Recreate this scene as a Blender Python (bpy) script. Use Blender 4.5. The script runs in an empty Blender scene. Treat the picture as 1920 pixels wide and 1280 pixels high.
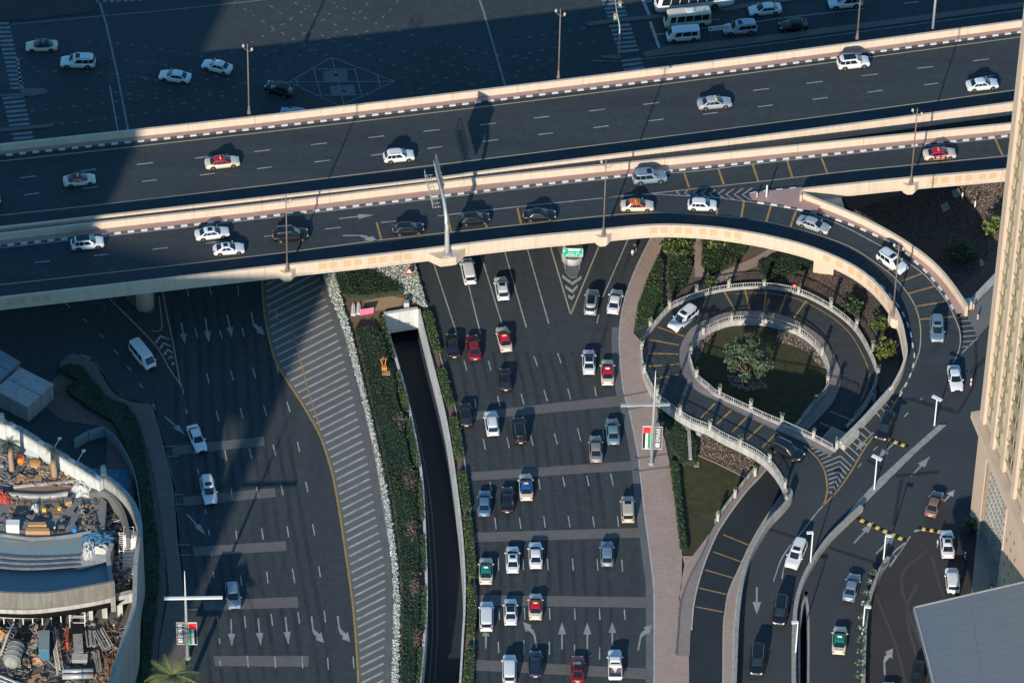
import bpy, bmesh, math, random
import numpy as np
from mathutils import Vector, Matrix, geometry
random.seed(7); rng = np.random.default_rng(7)
SC = bpy.context.scene
COL = SC.collection

# ---------------------------------------------------------------- camera
TH, FPX, DIST, ROLL = math.radians(44.8), 10400.0, 776.0, math.radians(1.314)
FWD = Vector((0, math.cos(TH), -math.sin(TH)))
_R0, _U0 = Vector((1, 0, 0)), Vector((0, math.sin(TH), math.cos(TH)))
RGT = _R0*math.cos(ROLL) + _U0*math.sin(ROLL)
UPV = _U0*math.cos(ROLL) - _R0*math.sin(ROLL)
CAMPOS = -FWD*DIST
cam_data = bpy.data.cameras.new('camera'); cam = bpy.data.objects.new('camera', cam_data); COL.objects.link(cam)
cam.matrix_world = Matrix(((RGT.x, UPV.x, -FWD.x, CAMPOS.x), (RGT.y, UPV.y, -FWD.y, CAMPOS.y), (RGT.z, UPV.z, -FWD.z, CAMPOS.z), (0, 0, 0, 1)))
cam_data.sensor_width = 36.0; cam_data.lens = FPX/1920*36.0
cam_data.clip_start = 1.0; cam_data.clip_end = 6000.0
SC.camera = cam
# ---------------------------------------------------------------- sky, sun, exposure
SUNL = Vector((0.687, 2.714, -1.0))            # the way the light travels
SUN_EL = math.atan2(1.0, math.hypot(SUNL.x, SUNL.y))
world = bpy.data.worlds.new('World'); SC.world = world; world.use_nodes = True
wn = world.node_tree
sky = wn.nodes.new('ShaderNodeTexSky'); sky.sky_type = 'NISHITA'; sky.sun_disc = False
sky.sun_elevation = SUN_EL; sky.sun_rotation = math.atan2(-SUNL.x, -SUNL.y) % (2*math.pi)
sky.altitude = 0; sky.air_density = 1.15; sky.dust_density = 0.0; sky.ozone_density = 5.0
bg = wn.nodes['Background']; bg.inputs['Strength'].default_value = 0.14
tint = wn.nodes.new('ShaderNodeMix'); tint.data_type = 'RGBA'; tint.blend_type = 'MULTIPLY'; tint.inputs[0].default_value = 1.0; tint.inputs[7].default_value = (0.72, 1.08, 1.10, 1)
wn.links.new(sky.outputs['Color'], tint.inputs[6]); wn.links.new(tint.outputs[2], bg.inputs['Color'])
sun_d = bpy.data.lights.new('sun', 'SUN'); sun_d.energy = 4.7; sun_d.angle = math.radians(0.53); sun_d.color = (1.0, 0.90, 0.75)
sun = bpy.data.objects.new('sun', sun_d); COL.objects.link(sun)
sun.rotation_euler = SUNL.to_track_quat('-Z', 'Y').to_euler(); sun.location = (-100, -300, 400)
SC.view_settings.view_transform = 'Standard'; SC.view_settings.look = 'None'
SC.view_settings.exposure = 0.28; SC.view_settings.gamma = 1.0; SC.view_settings.use_curve_mapping = False
SC.render.film_transparent = False
SC.cycles.max_bounces = 5; SC.cycles.diffuse_bounces = 3; SC.cycles.glossy_bounces = 3

# ---------------------------------------------------------------- geometry helpers
def P(px, py, z=0.0):
    """the point at height z that the photograph's survey (1920 x 1280) shows at (px, py)"""
    d = FWD*FPX + RGT*(px-960) - UPV*(py-640)
    t = (z-CAMPOS.z)/d.z
    return CAMPOS + d*t
def PX(v):
    d = Vector(v)-CAMPOS; k = FPX/d.dot(FWD)
    return 960+d.dot(RGT)*k, 640-d.dot(UPV)*k
def P3(pts, z=0.0):
    return [P(p[0], p[1], p[2] if len(p) > 2 else z) for p in pts]
def smooth(pts, n=6, closed=False):
    pts = [Vector(p) for p in pts]; out = []; m = len(pts)
    rngi = range(m) if closed else range(m-1)
    for i in rngi:
        p1, p2 = pts[i], pts[(i+1) % m]
        p0 = pts[i-1] if (closed or i > 0) else p1*2-p2
        p3 = pts[(i+2) % m] if (closed or i+2 < m) else p2*2-p1
        for k in range(n):
            t = k/n
            out.append(0.5*((2*p1)+(p2-p0)*t+(2*p0-5*p1+4*p2-p3)*t*t+(3*p1-p0-3*p2+p3)*t**3))
    if not closed: out.append(pts[-1])
    return out
def resample(pts, n):
    d = [0.0]
    for a, b in zip(pts, pts[1:]): d.append(d[-1]+(b-a).length)
    out = []; j = 0
    for i in range(n):
        s = d[-1]*i/(n-1)
        while j < len(d)-2 and d[j+1] < s: j += 1
        t = (s-d[j])/max(1e-9, d[j+1]-d[j]); out.append(pts[j].lerp(pts[j+1], min(1, t)))
    return out
def by_step(pts, step):
    L = sum((b-a).length for a, b in zip(pts, pts[1:]))
    return resample(pts, max(2, int(round(L/step))+1))
def side(pts, off):
    """polyline shifted horizontally to its left by off"""
    out = []
    for i, p in enumerate(pts):
        a = pts[max(0, i-1)]; b = pts[min(len(pts)-1, i+1)]
        t = b-a; t.z = 0
        t = t.normalized() if t.length > 1e-6 else Vector((1, 0, 0))
        out.append(p+Vector((-t.y, t.x, 0))*off)
    return out
def up(pts, dz): return [Vector((p.x, p.y, p.z+dz)) for p in pts]
def atx(pts, x):
    """point of a polyline at survey column x"""
    for a, b in zip(pts, pts[1:]):
        if a[0] <= x <= b[0] or b[0] <= x <= a[0]:
            t = (x-a[0])/(b[0]-a[0]) if b[0] != a[0] else 0
            return tuple(a[k]+(b[k]-a[k])*t for k in range(len(a)))
    a, b = (pts[0], pts[1]) if abs(x-pts[0][0]) < abs(x-pts[-1][0]) else (pts[-2], pts[-1])
    t = (x-a[0])/(b[0]-a[0]); return tuple(a[k]+(b[k]-a[k])*t for k in range(len(a)))

class MB:
    def __init__(s): s.v = []; s.f = []; s.m = []; s.mi = 0; s.sm = []; s.smooth = False
    def add(s, vs, fs):
        o = len(s.v); s.v += [tuple(v) for v in vs]
        for f in fs: s.f.append([o+i for i in f]); s.m.append(s.mi); s.sm.append(s.smooth)
        return s
    def box(s, c, size, rz=0.0, taper=1.0):
        cx, cy, cz = c; hx, hy, hz = size[0]/2, size[1]/2, size[2]/2; ca, sa = math.cos(rz), math.sin(rz)
        vs = []
        for dz, k in ((-hz, 1), (hz, taper)):
            for dx, dy in ((-hx, -hy), (hx, -hy), (hx, hy), (-hx, hy)):
                x, y = dx*k, dy*k; vs.append((cx+x*ca-y*sa, cy+x*sa+y*ca, cz+dz))
        return s.add(vs, [(0, 3, 2, 1), (4, 5, 6, 7), (0, 1, 5, 4), (1, 2, 6, 5), (2, 3, 7, 6), (3, 0, 4, 7)])
    def prism(s, poly, z0, z1, cap=True):
        """poly: list of xy(z) points; vertical prism (z0/z1 absolute)"""
        n = len(poly); area = sum(poly[i][0]*poly[(i+1) % n][1]-poly[(i+1) % n][0]*poly[i][1] for i in range(n))
        if area < 0: poly = poly[::-1]
        vs = [(p[0], p[1], z0) for p in poly]+[(p[0], p[1], z1) for p in poly]
        fs = [(i, (i+1) % n, n+(i+1) % n, n+i) for i in range(n)]
        s.add(vs, fs)
        if cap:
            tri = geometry.tessellate_polygon([[Vector((p[0], p[1], 0)) for p in poly]])
            o = [(p[0], p[1], z1) for p in poly]; s.add(o, [fix(o, t) for t in tri])
        return s
    def wall(s, line, th, z0, z1):
        """solid wall along a polyline: heights relative to each point's z; th to the left"""
        a = line; b = side(line, th); n = len(a)
        vs = []
        for i in range(n):
            vs += [(a[i].x, a[i].y, a[i].z+z0), (a[i].x, a[i].y, a[i].z+z1), (b[i].x, b[i].y, b[i].z+z1), (b[i].x, b[i].y, b[i].z+z0)]
        fs = []
        for i in range(n-1):
            o = i*4; q = o+4
            fs += [(o, o+1, q+1, q), (o+1, o+2, q+2, q+1), (o+2, o+3, q+3, q+2), (o+3, o, q, q+3)]
        fs += [(0, 3, 2, 1), ((n-1)*4, (n-1)*4+1, (n-1)*4+2, (n-1)*4+3)]
        if th < 0: fs = [f[::-1] for f in fs]
        return s.add(vs, [f[::-1] for f in fs])
    def strip(s, a, b):
        n = len(a); vs = list(a)+list(b); fs = []
        for i in range(n-1): fs.append((i, i+1, n+i+1, n+i))
        if n > 1:
            u = (Vector(a[1])-Vector(a[0])).cross(Vector(b[0])-Vector(a[0]))
            if u.z < 0: fs = [f[::-1] for f in fs]
        return s.add(vs, fs)
    def tube(s, path, r, n=8, r2=None, cap=True):
        path = [Vector(p) for p in path]; m = len(path); vs = []; fs = []
        for i, p in enumerate(path):
            t = (path[min(m-1, i+1)]-path[max(0, i-1)]).normalized()
            u = t.cross(Vector((0, 0, 1)) if abs(t.z) < .95 else Vector((1, 0, 0))).normalized(); w = t.cross(u)
            k = i/max(1, m-1)
            rr = (r[i] if isinstance(r, (list, tuple)) else (r if r2 is None else r+(r2-r)*k))
            for j in range(n):
                a = 2*math.pi*j/n; vs.append(p+u*(rr*math.cos(a))+w*(rr*math.sin(a)))
        for i in range(m-1):
            for j in range(n):
                fs.append((i*n+j, i*n+(j+1) % n, (i+1)*n+(j+1) % n, (i+1)*n+j))
        if cap: fs += [tuple(range(n))[::-1], tuple((m-1)*n+j for j in range(n))]
        return s.add(vs, fs)
    def lathe(s, prof, n=12, c=(0, 0, 0), axis='z'):
        vs = []; fs = []
        for r, h in prof:
            for j in range(n):
                a = 2*math.pi*j/n; x, y, z = r*math.cos(a), r*math.sin(a), h
                if axis == 'y': x, y, z = x, h, y
                vs.append((c[0]+x, c[1]+y, c[2]+z))
        for i in range(len(prof)-1):
            for j in range(n): fs.append((i*n+j, i*n+(j+1) % n, (i+1)*n+(j+1) % n, (i+1)*n+j))
        fs += [tuple(range(n))[::-1], tuple((len(prof)-1)*n+j for j in range(n))]
        if axis == 'y': fs = [f[::-1] for f in fs]
        return s.add(vs, fs)
    def mesh(s, name, mats):
        me = bpy.data.meshes.new(name); me.from_pydata(s.v, [], s.f)
        mats = mats if isinstance(mats, (list, tuple)) else [mats]
        for m in mats: me.materials.append(m)
        if len(mats) > 1: me.polygons.foreach_set('material_index', s.m)
        me.polygons.foreach_set('use_smooth', s.sm); me.update()
        return me
    def build(s, name, mats, parent=None, **kw):
        return link(name, s.mesh(name, mats), parent, **kw)
def fix(o, t):
    a, b, c = (Vector(o[i]) for i in t)
    return t if (b-a).cross(c-a).z > 0 else (t[0], t[2], t[1])
def props(o, label=None, cat=None, group=None, kind=None):
    if label: o['label'] = label
    if cat: o['category'] = cat
    if group: o['group'] = group
    if kind: o['kind'] = kind
    return o
def link(name, me, parent=None, **kw):
    o = bpy.data.objects.new(name, me); COL.objects.link(o)
    if parent is not None:
        o.parent = parent
        if parent.type == 'EMPTY' and kw.pop('world', True): o.matrix_parent_inverse = Matrix.Translation(-parent.location) if not any(parent.rotation_euler) else Matrix()
    kw.pop('world', None)
    return props(o, **kw)
def thing(name, loc, label, cat, group=None, rz=0.0):
    o = bpy.data.objects.new(name, None); COL.objects.link(o); o.location = loc; o.rotation_euler = (0, 0, rz)
    o.empty_display_size = .3
    return props(o, label, cat, group)
def sheet(name, poly, m, layer=0, z=0.0, holes=(), parent=None, kind='structure', **kw):
    """flat sheet over survey polygon at height z"""
    zz = z+layer*0.008
    loops = [[P(p[0], p[1], z) for p in poly]]+[[P(p[0], p[1], z) for p in h] for h in holes]
    for l in loops:
        for v in l: v.z = zz
    tri = geometry.tessellate_polygon([[Vector((v.x, v.y, 0)) for v in l] for l in loops])
    vs = [v for l in loops for v in l]
    b = MB(); b.add(vs, [fix(vs, t) for t in tri])
    if parent is None: kw['kind'] = kind
    return b.build(name, m, parent, **kw)
def paint(name, poly, m, layer, z, parent, **kw):
    vs = [P(p[0], p[1], p[2] if len(p) > 2 else z) for p in poly]; vs = up(vs, layer*0.008)
    tri = geometry.tessellate_polygon([[Vector((v.x, v.y, 0)) for v in vs]])
    return MB().add(vs, [fix(vs, t) for t in tri]).build(name, m, parent, **kw)
def dash(x0, y0, x1, y1, m, parent, w=.15, z=0.0, layer=3, name='lane_dash'):
    a, b = P(x0, y0, z), P(x1, y1, z)
    d = b-a; d.normalize(); s = Vector((-d.y, d.x, 0))*w/2
    vs = up([a-s, b-s, b+s, a+s], layer*.008)
    return MB().add(vs, [(0, 1, 2, 3)]).build(name, m, parent)
def line(name, pts, w, m, parent, layer=3):
    """painted line along world polyline"""
    l = up(pts, layer*.008)
    return MB().strip(side(l, -w/2), side(l, w/2)).build(name, m, parent)
def arrow(x0, y0, x1, y1, m, parent, z=0.0, turn=0, layer=3, k=1.0):
    """painted road arrow from tail to tip; turn = +1 bends right, -1 left"""
    a, b = P(x0, y0, z), P(x1, y1, z); d = b-a; L = d.length; d.normalize(); s = Vector((d.y, -d.x, 0))
    w = .12*k; hw = .52*k; hl = min(2.4, L*.46)
    if not turn:
        q = [(0, -w), (L-hl, -w), (L-hl, -hw), (L, 0), (L-hl, hw), (L-hl, w), (0, w)]
    else:
        q = [(0, -w), (L*.52, -w), (L*.66, .02), (L*.76, .36), (L*.86, .18), (L*.99, 1.22), (L*.60, 1.05), (L*.67, .78), (L*.56, .42), (L*.47, w), (0, w)]
        q = [(p, r*turn*k) for p, r in q]
    vs = up([a+d*p+s*r for p, r in q], layer*.008)
    tri = geometry.tessellate_polygon([[Vector((v.x, v.y, 0)) for v in vs]])
    return MB().add(vs, [fix(vs, t) for t in tri]).build('road_arrow', m, parent)

# ---------------------------------------------------------------- materials
MATS = {}
def mat(name, c, rough=.8, c2=None, scale=1.0, fine=None, bump=0.0, metal=0.0, coat=0.0, spec=.4, stretch=None, patch=None, streak=0.0, blot=0.0):
    """colour with large and fine noise between c and c2"""
    if name in MATS: return MATS[name]
    m = bpy.data.materials.new(name); m.use_nodes = True; nt = m.node_tree; N, L = nt.nodes, nt.links
    b = N['Principled BSDF']; b.inputs['Roughness'].default_value = rough; b.inputs['Metallic'].default_value = metal
    b.inputs['Coat Weight'].default_value = coat; b.inputs['Coat Roughness'].default_value = .06; b.inputs['Specular IOR Level'].default_value = spec
    col = None
    if c2 is not None:
        tc = N.new('ShaderNodeTexCoord'); src = tc.outputs['Object']
        if stretch:
            mp = N.new('ShaderNodeMapping'); mp.inputs['Rotation'].default_value = (0, 0, stretch[2]); mp.inputs['Scale'].default_value = (stretch[0], stretch[1], 1)
            L.new(src, mp.inputs['Vector']); src2 = mp.outputs['Vector']
        else: src2 = src
        n1 = N.new('ShaderNodeTexNoise'); n1.inputs['Scale'].default_value = scale; n1.inputs['Detail'].default_value = 5; n1.inputs['Roughness'].default_value = .6
        L.new(src2, n1.inputs['Vector'])
        mx = N.new('ShaderNodeMix'); mx.data_type = 'RGBA'; mx.inputs[6].default_value = (*c, 1); mx.inputs[7].default_value = (*c2, 1)
        rp = N.new('ShaderNodeMapRange'); rp.inputs[1].default_value = .3; rp.inputs[2].default_value = .7
        L.new(n1.outputs['Fac'], rp.inputs[0]); fac = rp.outputs[0]
        if fine:
            n2 = N.new('ShaderNodeTexNoise'); n2.inputs['Scale'].default_value = fine; n2.inputs['Detail'].default_value = 3
            L.new(src, n2.inputs['Vector'])
            r2 = N.new('ShaderNodeMapRange'); r2.inputs[1].default_value = .25; r2.inputs[2].default_value = .75
            L.new(n2.outputs['Fac'], r2.inputs[0])
            av = N.new('ShaderNodeMath'); av.operation = 'MULTIPLY_ADD'; av.inputs[1].default_value = .5
            hf = N.new('ShaderNodeMath'); hf.operation = 'MULTIPLY'; hf.inputs[1].default_value = .5
            L.new(r2.outputs[0], hf.inputs[0]); L.new(fac, av.inputs[0]); L.new(hf.outputs[0], av.inputs[2]); fac = av.outputs[0]
            if bump:
                bp = N.new('ShaderNodeBump'); bp.inputs['Strength'].default_value = bump; bp.inputs['Distance'].default_value = .05
                L.new(n2.outputs['Fac'], bp.inputs['Height']); L.new(bp.outputs['Normal'], b.inputs['Normal'])
        L.new(fac, mx.inputs[0]); col = mx.outputs[2]
        if patch:
            # (texture kind, scale, colour, amount): joints of slabs or bricks
            br = N.new('ShaderNodeTexBrick'); br.inputs['Scale'].default_value = patch[1]; br.inputs['Mortar Size'].default_value = patch[3]
            br.inputs['Color1'].default_value = (1, 1, 1, 1); br.inputs['Color2'].default_value = (.82, .8, .8, 1); br.inputs['Mortar'].default_value = (*patch[2], 1)
            L.new(src2, br.inputs['Vector'])
            ml = N.new('ShaderNodeMix'); ml.data_type = 'RGBA'; ml.blend_type = 'MULTIPLY'; ml.inputs[0].default_value = 1
            L.new(col, ml.inputs[6]); L.new(br.outputs['Color'], ml.inputs[7]); col = ml.outputs[2]
        for amt, sc, nsc in ((streak, (1.0, 1.0, .09), 1.6), (blot, (1, 1, 1), .9)):
            if not amt: continue
            m3 = N.new('ShaderNodeMapping'); m3.inputs['Scale'].default_value = sc; L.new(src, m3.inputs['Vector'])
            n3 = N.new('ShaderNodeTexNoise'); n3.inputs['Scale'].default_value = nsc; n3.inputs['Detail'].default_value = 6; n3.inputs['Roughness'].default_value = .65; L.new(m3.outputs['Vector'], n3.inputs['Vector'])
            r3 = N.new('ShaderNodeMapRange'); r3.inputs[1].default_value = .36; r3.inputs[2].default_value = .60; r3.inputs[3].default_value = 1-amt; r3.inputs[4].default_value = 1.0; L.new(n3.outputs['Fac'], r3.inputs[0])
            ml = N.new('ShaderNodeMix'); ml.data_type = 'RGBA'; ml.blend_type = 'MULTIPLY'; ml.inputs[0].default_value = 1; L.new(col, ml.inputs[6]); L.new(r3.outputs[0], ml.inputs[7]); col = ml.outputs[2]
        L.new(col, b.inputs['Base Color'])
    else: b.inputs['Base Color'].default_value = (*c, 1)
    MATS[name] = m; return m

ASPH = mat('asphalt', (.032, .041, .048), .85, (.058, .068, .074), .06, 2.5, .3, blot=.22)
ASPH_LANE = mat('lane_asphalt', (.030, .039, .045), .85, (.060, .071, .077), .62, 2.5, .3, stretch=(1.0, .04, .12), blot=.2)
ASPH_UP = mat('deck_asphalt', (.027, .036, .043), .85, (.054, .065, .071), .6, 3.0, .3, stretch=(.035, 1.0, -.12), blot=.18)
ASPH_LT = mat('pale_asphalt', (.115, .112, .105), .85, (.15, .147, .14), .12, 3.0, .3)
ASPH_DARK = mat('dark_asphalt', (.018, .024, .030), .7, (.030, .037, .044), .25, 4.0, .2)  # darker even asphalt for exit road, slot and underpass floor
ASPH_MID = mat('worn_asphalt', (.034, .041, .047), .85, (.054, .061, .067), .15, 3.0, .3)
BAND = mat('paver_band', (.13, .125, .12), .85, (.18, .172, .165), .5, 6.0, .2, patch=('b', 1.6, (.7, .7, .7), .03))
GUTTER = mat('gutter_concrete', (.16, .165, .17), .8, (.10, .105, .115), .5, 5.0)
PINK = mat('pink_pavers', (.38, .285, .24), .85, (.50, .39, .335), .35, 6.0, .2, patch=('b', 1.3, (.72, .68, .66), .03))
PINK_L = mat('red_pavers', (.36, .23, .20), .85, (.43, .29, .255), .3, 5.0, .1)
BRICKWALK = mat('brick_walk', (.26, .215, .20), .85, (.38, .32, .295), .6, 6.0, .2, patch=('b', 1.6, (.7, .66, .66), .04))
JOINT = mat('dark_joint', (.024, .026, .029), .9)
TRACK = mat('tyre_track', (.072, .066, .066), .9, (.058, .052, .052), .8)
BRICKD = mat('dark_brick_paving', (.034, .032, .035), .8, (.052, .047, .049), .2, 5.0, .2)
CREAM = mat('cream_paint', (.60, .475, .365), .75, (.64, .52, .41), .5, 4.0, streak=.11)
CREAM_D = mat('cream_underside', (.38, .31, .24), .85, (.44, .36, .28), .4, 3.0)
ORANGE_P = mat('peach_panel', (.56, .36, .21), .75, (.60, .40, .24), 1.0, 4.0)
WHITE = mat('white_paint', (.78, .78, .77), .6, (.70, .70, .69), 2.0, 9.0)
ROADW = mat('road_white', (.50, .50, .48), .7, (.32, .325, .32), 1.3, 6.0, blot=.35)
ROADA = mat('arrow_white', (.38, .385, .38), .7, (.26, .265, .265), 1.3, 6.0, blot=.3)
ROADF = mat('faded_white', (.30, .31, .31), .75, (.17, .18, .185), 1.5, 6.0, blot=.3)
STAIN = mat('tyre_stain', (.022, .026, .029), .8)
ROADY = mat('road_yellow', (.46, .28, .08), .7, (.33, .21, .08), 1.2, 6.0, blot=.25)
ROADYP = mat('road_pale_yellow', (.46, .38, .26), .7, (.36, .30, .21), .8, 5.0)
KBLACK = mat('kerb_black', (.065, .066, .068), .7, (.095, .095, .096), 2.0)
KWHITE = mat('kerb_white', (.68, .67, .65), .6, (.56, .56, .55), 2.0, 7.0)
CONC = mat('concrete', (.33, .32, .30), .85, (.36, .355, .34), .4, 5.0, streak=.3)
CONC_L = mat('pale_concrete', (.44, .425, .395), .8, (.52, .50, .47), .5, 5.0, streak=.3)
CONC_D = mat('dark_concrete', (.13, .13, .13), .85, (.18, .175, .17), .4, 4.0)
DPINK = mat('shaded_pavers', (.15, .125, .115), .85, (.20, .17, .155), .35, 6.0, .2, patch=('b', 1.3, (.72, .68, .66), .03))  # pink pavers darkened in colour for the pavements in shade
WALLW = mat('white_wall', (.58, .59, .57), .75, (.64, .65, .63), .5, 4.0, streak=.28)
GRASS = mat('grass', (.034, .042, .018), .9, (.082, .072, .032), .32, 9.0, .6, blot=.3)
SOIL = mat('soil', (.15, .085, .055), .95, (.23, .145, .09), .5, 5.0, .5)
SAND = mat('sand', (.36, .24, .14), .95, (.46, .31, .19), .8, 8.0, .3)
GRAVEL = mat('gravel', (.10, .07, .055), .95, (.34, .27, .22), 2.2, 5.0, .8)
MULCH = mat('mulch', (.085, .062, .055), .95, (.19, .145, .125), 1.6, 5.0, .8)
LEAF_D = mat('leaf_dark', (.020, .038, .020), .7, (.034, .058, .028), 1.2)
LEAF_M = mat('leaf_green', (.050, .085, .024), .6, (.085, .125, .034), 1.2)
LEAF_Y = mat('leaf_yellow_green', (.115, .145, .030), .6, (.18, .20, .045), 1.0)
LEAF_O = mat('leaf_olive', (.062, .085, .058), .6, (.115, .135, .092), .9)
FLOWER = mat('white_flower', (.62, .64, .56), .6, (.74, .75, .68), 3.0)
LEAF_P = mat('leaf_pale', (.22, .27, .19), .6, (.34, .39, .29), 2.0)
TRUNK = mat('bark', (.15, .10, .07), .9, (.22, .155, .11), 3.0, 9.0, .5)
PALMT = mat('palm_trunk', (.30, .19, .12), .9, (.40, .27, .18), 4.0, 9.0, .5)
FROND = mat('frond', (.13, .15, .05), .6, (.22, .22, .09), .8)
FROND_DRY = mat('dry_frond', (.30, .22, .13), .7, (.40, .30, .18), 1.0)
STEEL = mat('galvanised_steel', (.42, .43, .43), .45, (.52, .53, .53), 1.0, metal=.3)
POLE_D = mat('brown_post', (.16, .12, .11), .5, (.20, .15, .135), 1.0)
POLE_W = mat('white_post', (.80, .80, .80), .4)
GREY_P = mat('grey_metal', (.20, .205, .21), .5)
DARK = mat('dark_void', (.012, .012, .014), .9)  # darkness of tunnel and gap put into the colour
BLACK = mat('black_plastic', (.015, .015, .016), .5)
GLASS = mat('car_glass', (.010, .016, .022), .08, coat=.3, spec=.6)
WGLASS = mat('window_glass', (.030, .035, .032), .12, spec=.6)
TYRE = mat('tyre_rubber', (.018, .018, .019), .8)
RIM = mat('alloy_rim', (.52, .52, .50), .35, metal=.5)
LAMP = mat('lamp_globe', (.40, .38, .35), .4)
HEADL = mat('headlamp_glass', (.72, .74, .76), .15, coat=.5)
TAILL = mat('tail_lamp', (.42, .018, .022), .25, coat=.5)
PLATE = mat('number_plate_white', (.75, .74, .70), .5)
YSIGN = mat('yellow_sign', (.72, .52, .10), .5)
GREEN_S = mat('sign_green', (.02, .36, .24), .5)
RED_S = mat('sign_red', (.62, .03, .04), .5)
FLAG_G = mat('flag_green', (.02, .26, .12), .6)
BANNER = mat('banner_grey', (.10, .105, .12), .6)
TEAL = mat('teal_membrane', (.19, .255, .275), .6, (.24, .31, .33), .7, 5.0)
GREYROOF = mat('roof_sheet', (.13, .165, .205), .45, (.15, .188, .228), .25, 2.0, metal=.0)  # the canopy's bluish shade is put into this colour
WOOD = mat('timber', (.42, .24, .12), .8, (.52, .32, .17), 2.0, 9.0, stretch=(.6, 5, 0))
WOOD_B = mat('weathered_board', (.24, .155, .11), .8, (.31, .205, .145), 1.5, 8.0, stretch=(.6, 5, 0))
BLUE_T = mat('blue_tarp', (.04, .13, .24), .6, (.07, .20, .30), .8, 3.0)
REDP = mat('red_paint', (.42, .05, .035), .6, (.52, .08, .05), 2.0)
PINKB = mat('pink_board', (.66, .13, .24), .7, (.72, .18, .29), 1.0)
ORNG = mat('orange_paint', (.62, .22, .04), .6)
BLUEB = mat('blue_plastic', (.03, .20, .50), .5)
MARBLE = mat('crumpled_white_sheet', (.46, .45, .42), .7, (.66, .65, .61), 2.0, 6.0, .6)
SKIN = mat('skin', (.30, .17, .10), .6)
_n = STAIN.node_tree; _t = _n.nodes.new('ShaderNodeTexCoord'); _x = _n.nodes.new('ShaderNodeTexNoise'); _x.inputs['Scale'].default_value = .10; _x.inputs['Detail'].default_value = 6
_r = _n.nodes.new('ShaderNodeMapRange'); _r.inputs[1].default_value = .30; _r.inputs[2].default_value = .75; _r.inputs[4].default_value = .34
_n.links.new(_t.outputs['Object'], _x.inputs['Vector']); _n.links.new(_x.outputs['Fac'], _r.inputs[0]); _n.links.new(_r.outputs[0], _n.nodes['Principled BSDF'].inputs['Alpha'])
# ================================================================ GROUND
TLP = [(721, 594), (734, 640), (765, 750), (790, 875), (797, 960), (802, 1100), (800, 1172), (790, 1280), (780, 1340)]
TRP = [(784, 584), (797, 640), (835, 795), (858, 950), (868, 1060), (869, 1140), (865, 1210), (861, 1280), (855, 1340)]
TL = smooth(P3(TLP), 5); TR = smooth(P3(TRP), 5)
def hole_px(): return [PX(v) for v in TL]+[PX(v) for v in TR[::-1]]
big = [PX(Vector(p)) for p in ((-700, -420, 0), (700, -420, 0), (700, 900, 0), (-700, 900, 0))]
ground = sheet('ground', big, ASPH, 0, holes=[hole_px()])

NB = sheet('northbound_road', [(770, 440), (1240, 440), (1195, 495), (1175, 545), (1165, 582), (1160, 640), (1167, 727), (1180, 777), (1195, 852), (1202, 915), (1207, 960), (1220, 1060), (1225, 1110), (1225, 1320), (880, 1320), (885, 1100), (872, 900), (840, 740), (800, 600), (786, 520)], ASPH_LANE, 1)
SB = sheet('southbound_road', [(300, 500), (620, 490), (640, 640), (670, 765), (692, 860), (707, 960), (725, 1060), (727, 1135), (722, 1320), (380, 1320), (342, 930), (318, 812), (270, 700), (240, 640), (170, 560)], ASPH_LANE, 1)
JN = sheet('junction_road', [(-150, -60), (2050, -60), (2050, 60), (1440, 130), (960, 190), (480, 240), (-150, 300)], ASPH, 1)

# pale hatched area
HL = [(491, 500), (491, 520), (493, 557), (497, 595), (506, 640), (517, 677), (537, 712), (562, 750), (580, 780), (600, 817), (615, 860), (625, 897), (636, 957), (650, 1050), (661, 1130), (668, 1210), (672, 1280), (674, 1330)]
HR = [(598, 490), (602, 517), (620, 580), (640, 640), (670, 765), (692, 860), (707, 960), (725, 1060), (727, 1135), (722, 1280), (718, 1330)]
HLw, HRw = smooth(P3(HL), 4), smooth(P3(HR), 4)
hatch = MB().strip(up(resample(HLw, 60), .016), up(resample(HRw, 60), .016)).build('hatched_area', ASPH_LT, None, kind='structure')
line('edge_line', HLw, .28, ROADY, hatch)
line('edge_line', smooth(P3([(545, 600), (552, 632), (558, 655), (572, 710), (585, 755), (593, 780), (601, 804)]), 4), .17, ROADY, hatch, 4)
# stripes: right ends follow HR, left ends follow HL (image slope as surveyed)
def xat(pl, y):
    for a, b in zip(pl, pl[1:]):
        if a[1] <= y <= b[1]: return a[0]+(b[0]-a[0])*(y-a[1])/(b[1]-a[1])
    return pl[-1][0] if y > pl[-1][1] else pl[0][0]
y = 486.0; k = 0
while y < 1345:
    xr = xat(HR, y)-4
    yl = y+64
    for _ in range(6):
        xl = xat(HL, min(yl, 1329))+6; yl = y+(xr-xl)*.505
    if yl > 505:
        dash(xl, yl, xr, y, ROADW, hatch, .33, 0, 3, 'hatch_stripe')
    y += 12.35+ (y-486)*.0047
    k += 1
def kerb(name, pl, z0=0.0, th=.22, h=.14, m=None, parent=None, n=5, **kw):
    return MB().wall(smooth(P3(pl, z0), n), th, -.05, h).build(name, m or CONC, parent, **({'kind': 'structure'} if parent is None else {}))
gut = MB().strip(up(HRw, .02), up(side(HRw, 1.0), .02)).build('gutter', GUTTER, None, kind='structure')
kerb('kerb', [(606, 497), (618, 540), (636, 600), (652, 650), (681, 760), (703, 860), (719, 960), (735, 1060), (738, 1135), (734, 1280), (730, 1330)])

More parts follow.
